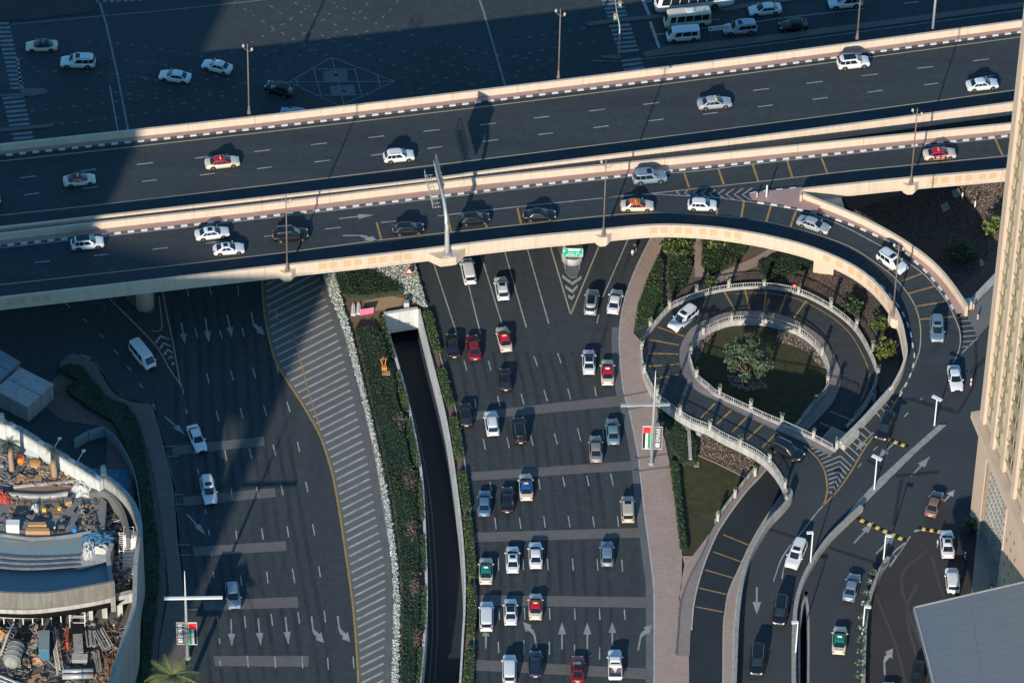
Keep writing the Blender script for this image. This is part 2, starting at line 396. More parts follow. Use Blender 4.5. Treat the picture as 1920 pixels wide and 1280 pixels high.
# paver bands
def band(nm, pts, parent): paint(nm, pts, BAND, 2, 0, parent)
for q in ([(890, 772), (1167, 741), (1166, 761), (885, 787)], [(884, 885), (1185, 864), (1186, 881), (884, 901)], [(890, 998), (1203, 989), (1204, 1007), (888, 1016)],
          [(892, 1115), (1215, 1119), (1217, 1139), (890, 1134)], [(890, 1236), (1215, 1253), (1218, 1273), (888, 1256)]):
    band('paver_band', q, NB)
for q in ([(321, 837), (495, 818), (496, 835), (325, 853)], [(342, 931), (515, 914), (517, 931), (347, 948)], [(361, 1025), (536, 1014), (537, 1032), (365, 1042)],
          [(381, 1126), (558, 1118), (560, 1138), (383, 1144)], [(400, 1229), (579, 1229), (578, 1249), (404, 1248)]):
    band('paver_band', q, SB)

# northbound lane markings
for q in ((811, 487, 856, 624), (870, 500, 901, 626), (900, 472, 941, 607), (945, 467, 987, 614), (987, 460, 1029, 607), (1179, 445, 1130, 557)):
    dash(*q, ROADW, NB, .17, name='lane_line')
ND = []
def crop(ox, oy, *qs):
    for a, b, c, d in qs: ND.append((ox+a/4, oy+b/4, ox+c/4, oy+d/4))
crop(480, 640, (1560, 140, 1582, 220), (1743, 145, 1762, 218), (1812, 410, 1830, 488), (1704, 730, 1720, 810), (1882, 720, 1900, 800), (1640, 430, 1652, 500), (1755, 1050, 1765, 1120))
crop(960, 640, (165, 112, 192, 187), (342, 88, 368, 163), (68, 393, 90, 472), (240, 366, 265, 448), (418, 354, 440, 433), (620, 340, 632, 412), (140, 703, 158, 782), (318, 690, 340, 770),
     (492, 650, 516, 747), (678, 660, 692, 740), (200, 1030, 212, 1110), (380, 1012, 397, 1090), (560, 1003, 577, 1083), (740, 990, 758, 1078))
crop(480, 960, (1790, 40, 1802, 128), (1817, 345, 1820, 435), (1822, 720, 1826, 808), (1817, 968, 1820, 1055))
crop(960, 960, (55, 38, 67, 123), (238, 28, 250, 115), (421, 28, 436, 113), (605, 32, 618, 113), (790, 28, 800, 108), (82, 345, 88, 432), (265, 348, 272, 435), (453, 346, 460, 437), (638, 350, 645, 438), (823, 355, 830, 445),
     (92, 715, 97, 803), (280, 718, 285, 807), (469, 720, 474, 808), (655, 720, 660, 806), (842, 727, 848, 805), (88, 960, 90, 1068), (280, 970, 280, 1065), (469, 992, 469, 1080), (657, 1010, 657, 1103))
ND.append((1123, 590, 1119, 606))
for q in ND: dash(*q, ROADW, NB, .15)
A = 960; B_ = 960
def nar(x0, y0, x1, y1, t=0): arrow(960+x0/4, 960+y0/4, 960+x1/4, 960+y1/4, ROADA, NB, 0, t)
nar(185, 1015, 150, 815, -1); nar(375, 1025, 375, 820); nar(565, 1025, 565, 820); nar(752, 1000, 752, 820); nar(945, 1035, 985, 830, 1)
arrow(911, 1215, 911, 1172, ROADA, NB, 0)
# gore with pier island, northbound
line('edge_line', P3([(1022, 425), (1031, 459), (1070, 590)]), .2, ROADYP, NB); line('edge_line', P3([(1140, 420), (1127, 452), (1070, 590)]), .2, ROADYP, NB)
ISLP = [(1033, 425), (1044, 456), (1060, 512), (1070, 522), (1082, 520), (1093, 490), (1105, 460), (1118, 425)]
isl = MB(); isl.prism(P3(ISLP), 0, .15); isl.build('traffic_island', GUTTER, None, kind='structure')
for a, t, c in (((1054, 521), (1073, 535), (1090, 523)), ((1060, 540), (1073, 550), (1083, 539)), ((1065, 557), (1072, 563), (1077, 556))):
    ta = (t[0], t[1]-5); paint('chevron', [a, t, c, (c[0], c[1]-6), (t[0], t[1]-6), (a[0], a[1]-6)], ROADW, 3, 0, NB)
# southbound lane markings
ND = []
crop(0, 640, (1550, 240, 1570, 318), (1730, 218, 1750, 292), (1893, 197, 1917, 272), (1395, 505, 1403, 545), (1622, 520, 1642, 598), (1803, 500, 1822, 576), (1685, 815, 1700, 892), (1870, 800, 1887, 878),
     (1482, 955, 1492, 995), (1733, 1103, 1743, 1182), (855, 62, 885, 95), (952, 188, 983, 218), (1045, 315, 1070, 350), (1455, 810, 1463, 845), (1538, 1255, 1546, 1290))
crop(480, 640, (57, 480, 80, 555), (232, 453, 255, 528), (128, 775, 147, 852), (310, 750, 328, 827), (187, 1075, 203, 1152), (372, 1052, 390, 1128), (5, 1090, 15, 1165), (150, 165, 170, 235))
crop(480, 960, (42, 122, 55, 203), (233, 105, 245, 187), (425, 88, 440, 172), (80, 445, 90, 530), (273, 423, 291, 530), (470, 402, 483, 485), (113, 760, 125, 850), (315, 748, 327, 832), (512, 738, 521, 825),
     (140, 1080, 147, 1168), (346, 1078, 350, 1168), (537, 1088, 543, 1178), (728, 1080, 735, 1172))
crop(0, 960, (1563, 130, 1570, 170), (1770, 138, 1778, 215), (1583, 290, 1587, 328), (1600, 447, 1605, 490), (1803, 473, 1815, 552), (1630, 778, 1637, 818), (1833, 775, 1843, 863), (1643, 943, 1650, 985), (1855, 1075, 1862, 1165), (1650, 1110, 1655, 1150))
crop(0, 320, (1400, 880, 1415, 945), (1572, 865, 1585, 930), (1785, 863, 1787, 937), (490, 990, 525, 1028), (620, 1108, 655, 1140), (745, 1222, 775, 1250), (1463, 1180, 1482, 1250), (1648, 1195, 1665, 1260), (1815, 1175, 1833, 1245))
for q in ND: dash(*q, ROADW, SB, .15)
for q in ((340, 604, 347, 645), (385, 597, 392, 642), (426, 590, 435, 634), (350, 963, 386, 1003), (433, 1160, 435, 1211), (484, 1158, 489, 1210), (535, 1156, 541, 1208), (309, 780, 347, 815)):
    arrow(*q, ROADA, SB, 0, 0, 3, .9)
for q in ((471, 585, 480, 630), (584, 1155, 590, 1206), (633, 1154, 640, 1205)): arrow(*q, ROADA, SB, 0, -1, 3)
line('edge_line', smooth(P3([(200, 555), (232, 586), (285, 640), (305, 668), (317, 690), (332, 712), (343, 730)]), 4), .16, ROADYP, SB)
line('edge_line', P3([(304, 542), (313, 590), (324, 640), (337, 715), (343, 730)]), .16, ROADYP, SB)
dash(343, 730, 344, 738, ROADW, SB, .15)
isl = MB(); isl.prism(P3([(200, 520), (228, 550), (252, 574), (266, 585), (278, 588), (290, 583), (292, 545), (290, 515)]), 0, .15); isl.build('traffic_island', GUTTER, None, kind='structure')
line('island_edge', smooth(P3([(298, 555), (303, 600), (303, 615), (297, 621), (285, 620)]), 4), .14, ROADYP, SB)
for a, t, c in (((290, 642), (300, 628), (318, 635)), ((298, 653), (306, 641), (321, 648)), ((306, 664), (314, 653), (325, 660)), ((314, 672), (319, 666), (326, 670)), ((321, 683), (324, 678), (328, 680))):
    d = 3.2; paint('chevron', [a, t, c, (c[0]-1, c[1]+d), (t[0]+1, t[1]+d+1), (a[0]+4, a[1]+d-1)], ROADW, 3, 0, SB)
# grey service patch on the hatched area
dash(517, 580, 520, 600, ROADW, hatch, .15, 0, 4, 'painted_mark')

# --------------------------------------------------------------- upper junction
def jl(pts, w=.15, m=ROADF, nm='edge_line'): return line(nm, P3(pts), w, m, JN)
ND = []
crop(480, 0, *[(a*.25*4/4*1.0 if 0 else a, b, c, d) for a, b, c, d in (
 (102, 45, 126, 60), (290, 20, 312, 35), (388, 52, 408, 40), (326, 98, 346, 84), (358, 62, 380, 76), (172, 95, 196, 108), (40, 157, 64, 172), (252, 140, 270, 152), (258, 146, 278, 132), (188, 190, 210, 178), (112, 205, 136, 218), (114, 236, 138, 224),
 (325, 184, 348, 196), (430, 105, 452, 118), (482, 162, 500, 148), (504, 146, 524, 156), (540, 112, 560, 100), (576, 22, 598, 32), (598, 62, 614, 48), (652, 60, 678, 70), (655, 10, 664, 0), (728, 98, 750, 108), (772, 98, 790, 84), (808, 132, 830, 144), (718, 150, 736, 136), (826, 42, 840, 30),
 (944, 138, 962, 120), (1000, 82, 1016, 66), (1052, 22, 1066, 8), (890, 186, 906, 174), (890, 172, 912, 184), (42, 280, 64, 268), (190, 245, 214, 264), (346, 258, 368, 246), (406, 230, 428, 238), (268, 290, 290, 298), (276, 302, 298, 292), (204, 344, 228, 332), (350, 332, 372, 344), (132, 384, 152, 374),
 (464, 340, 486, 328), (486, 264, 508, 276), (530, 294, 552, 282), (570, 302, 594, 316), (596, 246, 616, 234), (664, 222, 686, 230), (582, 182, 604, 190), (744, 256, 768, 266), (762, 292, 780, 280), (826, 290, 852, 298), (824, 242, 844, 230), (976, 200, 1000, 208), (1064, 230, 1090, 238),
 (652, 342, 680, 352), (692, 344, 714, 332), (622, 390, 646, 380), (740, 378, 768, 388), (394, 386, 414, 374), (430, 372, 456, 384), (322, 426, 342, 414), (516, 410, 538, 422), (245, 466, 266, 456), (166, 504, 186, 494), (82, 546, 104, 536), (50, 424, 74, 412),
 (914, 322, 940, 330), (1004, 352, 1028, 360), (1092, 382, 1118, 390), (832, 414, 858, 424), (924, 448, 950, 458), (1018, 482, 1044, 492), (1114, 510, 1138, 518), (1182, 410, 1208, 420), (1272, 436, 1298, 446), (1152, 258, 1180, 266), (1244, 286, 1270, 294), (1336, 312, 1360, 320), (1428, 336, 1452, 344), (1518, 358, 1546, 364), (1616, 378, 1640, 384),
 (1560, 410, 1586, 404), (1470, 440, 1492, 434), (1376, 470, 1404, 464), (1286, 508, 1308, 502), (1200, 544, 1232, 538), (1110, 586, 1136, 578), (1408, 590, 1440, 584), (1460, 484, 1486, 490), (1552, 502, 1580, 510), (1500, 558, 1520, 552), (1314, 564, 1338, 570), (1128, 634, 1154, 642), (1320, 628, 1344, 622), (1156, 706, 1180, 696), (1226, 668, 1252, 660), (1510, 608, 1534, 614), (1600, 630, 1640, 636), (1310, 690, 1350, 686), (1690, 620, 1706, 616), (1760, 592, 1790, 588), (1846, 556, 1890, 556), (1750, 540, 1776, 542), (1650, 524, 1680, 520), (1580, 526, 1604, 522), (1664, 500, 1690, 492), (1762, 474, 1784, 468), (1846, 448, 1870, 440), (1810, 412, 1836, 416), (1710, 398, 1736, 402))])
crop(0, 0, (655, 313, 690, 316), (762, 320, 790, 322), (868, 328, 895, 330), (978, 338, 1004, 342), (1084, 350, 1110, 354), (1190, 366, 1218, 369), (1290, 384, 1318, 388), (1392, 402, 1420, 404), (1500, 422, 1526, 426), (930, 449, 955, 452), (1030, 461, 1055, 463), (1130, 472, 1155, 474), (1228, 490, 1255, 492), (1418, 528, 1444, 531), (825, 440, 858, 440), (720, 432, 745, 434), (640, 541, 660, 541), (730, 544, 755, 546), (835, 553, 860, 555), (945, 568, 972, 570), (1050, 582, 1112, 586), (1085, 600, 1110, 597), (980, 618, 1014, 614), (1158, 602, 1188, 606), (635, 670, 662, 674), (748, 680, 774, 683), (848, 692, 878, 696), (952, 705, 982, 708), (1050, 722, 1080, 724), (1162, 706, 1188, 702), (1258, 684, 1284, 680), (1150, 738, 1180, 740), (1250, 756, 1280, 760), (1355, 655, 1386, 652), (1445, 630, 1472, 624), (1455, 668, 1484, 672), (960, 746, 988, 742), (856, 762, 886, 760), (755, 778, 785, 774), (652, 792, 680, 788), (545, 802, 575, 798), (438, 812, 470, 808), (330, 823, 365, 820), (228, 832, 255, 830), (438, 930, 480, 926), (555, 920, 594, 917), (660, 908, 695, 905), (768, 897, 800, 893), (875, 884, 905, 881), (972, 866, 1002, 864), (1080, 850, 1110, 846), (1180, 828, 1206, 823), (1280, 805, 1306, 800), (1350, 780, 1398, 775), (1470, 750, 1500, 746), (1560, 696, 1586, 700), (1655, 692, 1684, 686), (1560, 720, 1588, 714), (1655, 720, 1684, 726), (1755, 748, 1780, 755), (1745, 660, 1770, 653), (1800, 628, 1850, 622), (1445, 806, 1468, 812), (1535, 832, 1560, 838), (1632, 862, 1655, 866), (1600, 578, 1640, 572), (1520, 550, 1544, 554), (1540, 600, 1562, 597), (1700, 598, 1730, 604), (1800, 498, 1825, 493), (1890, 524, 1915, 530), (1724, 394, 1752, 388), (1640, 426, 1662, 422), (1885, 318, 1908, 312), (1826, 66, 1846, 76), (1892, 112, 1912, 124), (1760, 15, 1784, 28), (140, 440, 170, 436), (280, 540, 312, 540), (392, 537, 424, 538))
crop(960, 0, (18, 305, 52, 300), (120, 282, 152, 276), (218, 265, 248, 260), (318, 247, 346, 242), (418, 232, 448, 228), (520, 216, 552, 212), (596, 318, 626, 314), (310, 360, 334, 357), (212, 380, 242, 376), (116, 402, 146, 398), (20, 424, 50, 420), (84, 438, 116, 440), (184, 450, 214, 452), (284, 458, 316, 458), (224, 496, 252, 492), (130, 516, 158, 512), (36, 540, 62, 536), (130, 574, 155, 576), (228, 578, 250, 580), (0, 428, 15, 426), (24, 566, 50, 568), (402, 345, 425, 344), (495, 330, 525, 326))
for q in ND: dash(*q, ROADF, JN, .13)
jl([(22, 46), (195, 30), (300, 21), (480, 2), (520, -3)], .14)
jl([(186, 2), (190, 15), (200, 50), (220, 140), (240, 243)], .3, ROADF, 'stop_line'); jl([(898, -2), (906, 20), (925, 85), (947, 160)], .28, ROADF, 'stop_line')
jl([(206, 162), (221, 245)], .14, ROADW, 'lane_line')
jl([(1204, -2), (1218, 30)], .45, ROADW, 'stop_line'); jl([(1219, 41), (1236, 90)], .45, ROADW, 'stop_line')
jl([(1110, 114), (1165, 115)], .15); jl([(1203, 111), (1300, 101), (1440, 83), (1920, 19), (2000, 8)], .2)
jl([(1231, 65), (1250, 63)], .15, ROADW, 'lane_line'); jl([(1205, 5), (1222, 3)], .15, ROADW, 'lane_line'); jl([(1311, 54), (1365, 48)], .13, ROADW, 'lane_line'); jl([(1415, 42), (1460, 35), (1620, 17)], .13, ROADW, 'lane_line')
jl([(1325, 38), (1350, 37)], .13, ROADW, 'lane_line'); jl([(1695, 7), (1723, 4)], .15, ROADW, 'lane_dash')
# crosswalks
def walk(rows):
    for x0, y0, x1, y1 in rows: dash(x0, y0, x1, y1, ROADF, JN, .52, 0, 3, 'crosswalk_bar')
walk([(0-8+i*1.9, 45+i*8.05, 17+i*1.9, 44+i*8.05) for i in range(16)])
walk([(5+i*2.1, 185+i*8.4, 44+i*2.0, 181.5+i*8.4) for i in range(11)])
walk([(1128+i*2.6, 2+i*7.6, 1166+i*2.6, -2+i*7.6) for i in range(5)])
walk([(1143+i*2.7, 50+i*7.9, 1182+i*2.6, 46.5+i*7.9) for i in range(7)])
walk([(1164+i*3, 115+i*8, 1202+i*3, 110.5+i*8) for i in range(4)])
walk([(180+i*13, 4-i*.6, 188+i*13, 3-i*.6) for i in range(7)])
jl([(33, 111), (38, 150), (40, 163)], .35, ROADW, 'stop_line')
# yellow box diamond with patches
for q in (((541, 154), (622, 108)), ((622, 108), (740, 153)), ((541, 154), (640, 200)), ((740, 153), (640, 198)), ((541, 154), (740, 153)), ((622, 108), (645, 196)), ((588, 130), (602, 180)), ((665, 129), (680, 186)), ((588, 130), (670, 130)), ((600, 179), (692, 178)), ((555, 148), (559, 161)), ((708, 142), (714, 167))):
    dash(*q[0], *q[1], ROADF, JN, .14, 0, 3, 'box_line')
for q in ([(605, 134), (650, 131), (652, 152), (607, 154)], [(618, 162), (664, 159), (667, 179), (622, 180)]): paint('road_patch', q, GUTTER, 2, 0, JN)
for q in ((630, 141), (644, 171)): paint('manhole_cover', [(q[0]-4, q[1]-2.5), (q[0]+4, q[1]-2.5), (q[0]+4, q[1]+2.5), (q[0]-4, q[1]+2.5)], BLACK, 3, 0, JN)
paint('road_patch', [(1238, 94), (1252, 92), (1254, 101), (1240, 102)], GUTTER, 2, 0, JN)
# medians and islands of the upper junction
def slab(name, px, m, z1=.14, z0=-.05, **kw):
    b = MB(); b.prism(P3(px), z0, z1); return b.build(name, m, None, kind='structure', **kw)
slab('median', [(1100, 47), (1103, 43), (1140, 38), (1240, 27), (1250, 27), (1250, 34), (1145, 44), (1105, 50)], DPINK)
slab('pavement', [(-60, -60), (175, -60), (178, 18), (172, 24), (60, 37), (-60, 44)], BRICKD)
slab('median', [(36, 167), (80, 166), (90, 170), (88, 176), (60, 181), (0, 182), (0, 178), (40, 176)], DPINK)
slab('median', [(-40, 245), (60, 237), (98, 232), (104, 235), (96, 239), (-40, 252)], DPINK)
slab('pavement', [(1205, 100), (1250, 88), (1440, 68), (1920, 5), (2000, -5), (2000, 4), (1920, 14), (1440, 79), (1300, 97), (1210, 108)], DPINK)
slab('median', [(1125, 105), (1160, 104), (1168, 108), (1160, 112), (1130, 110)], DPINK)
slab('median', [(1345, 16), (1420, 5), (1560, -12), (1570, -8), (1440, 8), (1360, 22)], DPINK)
# side pavements of the roads
slab('pavement', [(1247, 440), (1238, 475), (1211, 532), (1196, 570), (1188, 625), (1201, 640), (1205, 690), (1217, 727), (1231, 755), (1235, 790), (1247, 827), (1257, 877), (1270, 955), (1279, 1042), (1283, 1060), (1276, 1100), (1274, 1130), (1290, 1150), (1293, 1320), (1226, 1320), (1225, 1110), (1220, 1060), (1207, 960), (1202, 915), (1195, 852), (1180, 777), (1167, 727), (1161, 640), (1166, 582), (1176, 545), (1196, 495), (1230, 432)], PINK)
NK = [(1228, 430), (1195, 495), (1175, 545), (1165, 582), (1160, 640), (1167, 727), (1180, 777), (1195, 852), (1202, 915), (1207, 960), (1220, 1060), (1225, 1110), (1225, 1320)]
slab('pavement', [(1279, 1043), (1298, 1043), (1322, 1012), (1330, 1000), (1318, 1036), (1296, 1078), (1279, 1120), (1272, 1125), (1278, 1100)], PINK)
w_ = smooth(P3(NK), 5); MB().wall(w_, .2, -.05, .16).build('kerb', CONC_L, None, kind='structure')
MB().strip(up(side(w_[18:], -1.0), .014), up(w_[18:], .014)).build('gutter', GUTTER, None, kind='structure')
for q in (((1166, 744), (1236, 731)), ((1190, 861), (1252, 852)), ((1188, 885), (1256, 876)), ((1172, 770), (1215, 762))): line('paver_joint', P3(q), .25, CONC_D, ground, 20)
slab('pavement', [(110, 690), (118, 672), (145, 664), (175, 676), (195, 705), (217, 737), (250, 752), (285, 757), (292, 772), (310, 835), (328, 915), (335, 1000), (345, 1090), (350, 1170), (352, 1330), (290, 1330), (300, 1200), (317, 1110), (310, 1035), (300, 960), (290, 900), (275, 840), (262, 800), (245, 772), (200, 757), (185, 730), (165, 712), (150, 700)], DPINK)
kerb('kerb', [(117, 672), (145, 664), (175, 676), (195, 705), (217, 737), (250, 752), (285, 757), (292, 772), (310, 835), (328, 915), (335, 1000), (345, 1090), (350, 1170), (352, 1330)], th=-.2)
for y in (839, 858, 930, 948, 1024, 1043, 1125, 1145): line('paver_joint', P3([(300+(y-839)*.12-14, y), (334+(y-839)*.12, y-2)]), .25, CONC_D, ground, 20)
slab('planting_bed', [(60, 745), (115, 700), (165, 715), (200, 760), (246, 778), (262, 805), (275, 845), (292, 905), (302, 965), (310, 1040), (312, 1110), (298, 1200), (290, 1330), (200, 1330), (200, 800), (120, 790)], MULCH, .08)
# ---------------------------------------------------------------- sunken road between white walls
tr = thing('underpass', P(800, 900, -7), 'sunken road with white retaining walls dropping into a dark tunnel mouth', 'underpass')
TLw, TRw = resample(TL, 60), resample(TR, 60)
TW = mat('trench_wall', (.50, .51, .50), .8, (.58, .59, .58), .6, 5.0)
fl = MB().strip([Vector((p.x, p.y, -5.6)) for p in TLw], [Vector((p.x, p.y, -5.6)) for p in TRw]); fl.build('roadway', ASPH_DARK, tr)
for nm, l, t in (('retaining_wall', TLw, -.35), ('retaining_wall', TRw, .28)):
    MB().wall(l, t, -5.6, .5).build(nm, WALLW, tr)
a, b = TLw[0], TRw[0]; d = (b-a).normalized(); nrm = Vector((-d.y, d.x, 0))
eb = MB()
for z0, z1, off in ((-3.4, .5, .0),):
    eb.add([(a.x, a.y, z0), (b.x, b.y, z0), (b.x, b.y, z1), (a.x, a.y, z1), *(((a+nrm*.5).x, (a+nrm*.5).y, z0), ((b+nrm*.5).x, (b+nrm*.5).y, z0), ((b+nrm*.5).x, (b+nrm*.5).y, z1), ((a+nrm*.5).x, (a+nrm*.5).y, z1))],
           [(0, 1, 2, 3), (3, 2, 6, 7), (5, 4, 7, 6), (1, 0, 4, 5)])
eb.build('portal_wall', WALLW, tr)
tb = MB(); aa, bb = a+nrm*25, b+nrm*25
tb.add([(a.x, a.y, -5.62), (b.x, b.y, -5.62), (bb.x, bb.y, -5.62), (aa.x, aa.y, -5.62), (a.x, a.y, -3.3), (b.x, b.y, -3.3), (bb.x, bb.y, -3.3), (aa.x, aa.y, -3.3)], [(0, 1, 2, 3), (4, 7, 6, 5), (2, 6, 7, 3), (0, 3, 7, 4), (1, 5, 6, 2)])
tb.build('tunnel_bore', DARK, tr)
mid = [p.lerp(q, .42) for p, q in zip(TLw, TRw)]
for k in (.14, .28): line('lane_line', [Vector((p.x, p.y, -5.6))+(q-p)*k for p, q in zip(TLw, TRw)], .12, CONC_D, tr)
# ---------------------------------------------------------------- foliage
def leafcloud(b, pts, size, flat=.6, jit=.5, mi=(0,)):
    """leaf-sized quads at pts (n x 3 array)"""
    n = len(pts); nrm = rng.normal(size=(n, 3)); nrm[:, 2] = np.abs(nrm[:, 2])*flat+flat; nrm /= np.linalg.norm(nrm, axis=1)[:, None]
    t = rng.normal(size=(n, 3)); u = np.cross(nrm, t); u /= np.linalg.norm(u, axis=1)[:, None]; w = np.cross(nrm, u)
    s = size*(1+jit*(rng.random(n)-.5)*2)[:, None]
    q = np.stack([pts-u*s*.5, pts+w*s*.9*.5, pts+u*s*.5, pts-w*s*.9*.5], 1)
    o = len(b.v); b.v += [tuple(x) for x in q.reshape(-1, 3)]
    b.f += [(o+4*i, o+4*i+1, o+4*i+2, o+4*i+3) for i in range(n)]
    b.m += [mi[k] for k in rng.integers(0, len(mi), n)]; b.sm += [False]*n
def inpoly(poly, n):
    """n random xy points in world polygon"""
    P2 = np.array([(p[0], p[1]) for p in poly]); lo, hi = P2.min(0), P2.max(0); out = np.zeros((0, 2))
    while len(out) < n:
        q = lo+(hi-lo)*rng.random((n*2, 2)); c = np.zeros(len(q), bool)
        for i in range(len(P2)):
            a, b = P2[i], P2[(i+1) % len(P2)]
            cond = ((a[1] > q[:, 1]) != (b[1] > q[:, 1])) & (q[:, 0] < (b[0]-a[0])*(q[:, 1]-a[1])/(b[1]-a[1]+1e-12)+a[0])
            c ^= cond
        out = np.vstack([out, q[c]])
    return out[:n]
def area(poly): return abs(sum(poly[i][0]*poly[(i+1) % len(poly)][1]-poly[(i+1) % len(poly)][0]*poly[i][1] for i in range(len(poly))))/2
def hedge(name, px, h, mats, label=None, dens=26, size=.26, z=0.0, core=None, cat='hedge', kind=None, group=None, rough=.12):
    poly = P3(px, z); A_ = area(poly); b = MB(); cm = len(mats)
    b.mi = cm; b.prism(poly, z-.02, z+h*.86); b.mi = 0
    n = int(A_*dens); q = inpoly(poly, n)
    hh = h*(.9+rough*rng.normal(size=n)*.6+rough*np.sin(q[:, 0]*1.9+q[:, 1]*.7)*.5)
    leafcloud(b, np.column_stack([q, z+hh]), size, mi=tuple(range(cm)))
    L = 0
    for i in range(len(poly)):
        a, c = poly[i], poly[(i+1) % len(poly)]; l = (c-a).length; m = int(l*h*dens*.7)
        if m:
            t = rng.random(m); pp = np.column_stack([a.x+(c.x-a.x)*t, a.y+(c.y-a.y)*t, z+h*rng.random(m)]); pp[:, :2] += rng.normal(size=(m, 2))*.08
            leafcloud(b, pp, size, mi=tuple(range(cm)))
    return b.build(name, list(mats)+[core or LEAF_D], None, label=label, cat=cat if not kind else None, kind=kind, group=group)
HG = 'hedges beside the roads'
# dark tyre wear in the lane centres
def wear(parent, lines, w, z=0.0, lay=1.4):
    for k, l in enumerate(lines):
        p = smooth(P3(l, z), 5)
        for o in (-.75, .75): line('tyre_wear', side(p, o), w, STAIN, parent, lay+(k % 2)*.25)
wear(NB, [[(908+i*46.5-(3 if i == 0 else 0), 1310), (905+i*46, 1150), (899+i*45.2, 1000), (886+i*44.6, 880), (868+i*44.2, 760), (848+i*43, 660)] for i in range(6)]+[[(1118, 650), (1140, 560), (1175, 470)]], .55)
wear(SB, [[(410+i*51, 1310), (395+i*50, 1180), (372+i*49.5, 1050), (352+i*48, 900), (343+i*45.5, 780), (338+i*44, 640), (330+i*43, 560)] for i in range(5)], .6)
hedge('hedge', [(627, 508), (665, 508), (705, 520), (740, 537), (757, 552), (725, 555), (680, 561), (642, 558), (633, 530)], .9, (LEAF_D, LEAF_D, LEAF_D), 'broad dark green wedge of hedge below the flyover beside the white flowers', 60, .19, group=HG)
def cut(pl, y0, y1): 
    return [(xat(pl, y0), y0)]+[p for p in pl if y0 < p[1] < y1]+[(xat(pl, y1), y1)]
HDL = [(655, 590), (672, 640), (695, 747), (715, 835), (738, 947), (742, 960), (752, 1060), (757, 1135), (753, 1280), (748, 1340)]
HDR = [(690, 600), (717, 640), (737, 707), (745, 760), (757, 815), (767, 870), (777, 902), (779, 957), (783, 1000), (785, 1085), (786, 1160), (780, 1210), (776, 1280), (772, 1340)]
l_, r_ = cut(HDL, 622, 1330), cut(HDR, 622, 1330)
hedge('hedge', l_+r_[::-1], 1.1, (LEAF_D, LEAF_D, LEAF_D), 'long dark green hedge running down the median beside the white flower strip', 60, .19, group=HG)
# low bright box hedges each side of the sunken road
GL = [(719, 640), (734, 700), (748, 780), (768, 890), (778, 960), (784, 1060), (786, 1160), (778, 1280)]
def seg(pl, y0, y1, w0, w1, label):
    a = [(xat(pl, y), y) for y in np.linspace(y0, y1, 5)]; 
    return hedge('box_hedge', [(x+w0, y) for x, y in a]+[(x+w1, y) for x, y in a[::-1]], .75, (LEAF_Y, LEAF_M, LEAF_M), label, 80, .15, group='box hedges along the sunken road')
TLs = TLP; lab = 'bright box hedge left of the sunken road, '
for y0, y1, t in ((600, 676, 'beside the bare soil near the tunnel mouth'), (703, 775, 'just below the orange machine'), (790, 880, 'between the two upper gaps of bare soil'), (905, 978, 'below a large patch of bare soil'), (1008, 1075, 'between two brown patches low in the picture'), (1105, 1190, 'above the last brown patch'), (1222, 1310, 'cut by the bottom edge')):
    seg(TLP, y0, y1, -15, -3, lab+t)
for y0, y1, t in ((590, 663, 'beside the tunnel mouth wall'), (697, 763, 'near the black car at the road edge'), (788, 863, 'beside the second paver band'), (890, 958, 'beside the dark blue car'), (975, 1085, 'beside the green roofed taxi'), (1102, 1196, 'beside the white wagon'), (1218, 1310, 'last one at the bottom edge')):
    seg(TRP, y0, y1, 9, 24, 'bright box hedge right of the sunken road, '+t)
slab('planting_bed', [(625, 500), (770, 482), (800, 575), (784, 583), (721, 593), (735, 640), (766, 750), (791, 875), (798, 960), (803, 1100), (800, 1180), (786, 1330), (740, 1330), (745, 1135), (735, 1060), (720, 960), (695, 830), (660, 640)], SOIL, .06)
slab('planting_bed', [(785, 585), (800, 580), (828, 690), (858, 800), (877, 950), (886, 1100), (882, 1330), (860, 1330), (870, 1140), (868, 1060), (859, 950), (836, 795), (798, 640)], SOIL, .06)
kerb('kerb', [(772, 480), (790, 540), (802, 585), (830, 690), (860, 800), (879, 950), (888, 1100), (884, 1330)], th=.2)
kerb('kerb', [(622, 507), (640, 570), (657, 632), (662, 645), (687, 747), (707, 835), (730, 947), (745, 1060), (750, 1135), (747, 1280), (742, 1340)], th=.25, m=PINK)
# white flower beds
def flowers(px, n):
    poly = P3(px); b = MB(); q = inpoly(poly, n)
    leafcloud(b, np.column_stack([q, .10+.16*rng.random(n)]), .24, mi=(1, 2, 2))
    c = inpoly(poly, int(n*.30)); m_ = 4
    w_ = np.repeat(c, m_, 0)+rng.normal(size=(len(c)*m_, 2))*.085; hz = np.repeat(.32+.2*rng.random(len(c)), m_)+.05*rng.random(len(c)*m_)
    leafcloud(b, np.column_stack([w_, hz]), .19, flat=1.5, mi=(0, 0, 0, 3))
    return b.build('white_flower_bed', [FLOWER, LEAF_M, LEAF_D, LEAF_P], None, kind='stuff', label='dense white flowering ground cover beside the hatched road')
FL = [(602, 500), (614, 540), (640, 610), (653, 650), (672, 720), (683, 765), (706, 860), (722, 960), (737, 1060), (740, 1135), (736, 1280), (732, 1340)]
FR = [(623, 500), (640, 565), (658, 630), (664, 650), (686, 747), (706, 835), (729, 947), (744, 1060), (749, 1135), (746, 1280), (741, 1340)]
flowers(FL+FR[::-1], 16000)
flowers([(625, 504), (700, 494), (772, 480), (788, 537), (800, 580), (787, 575), (765, 565), (757, 550), (740, 535), (705, 518), (665, 506)], 7000)
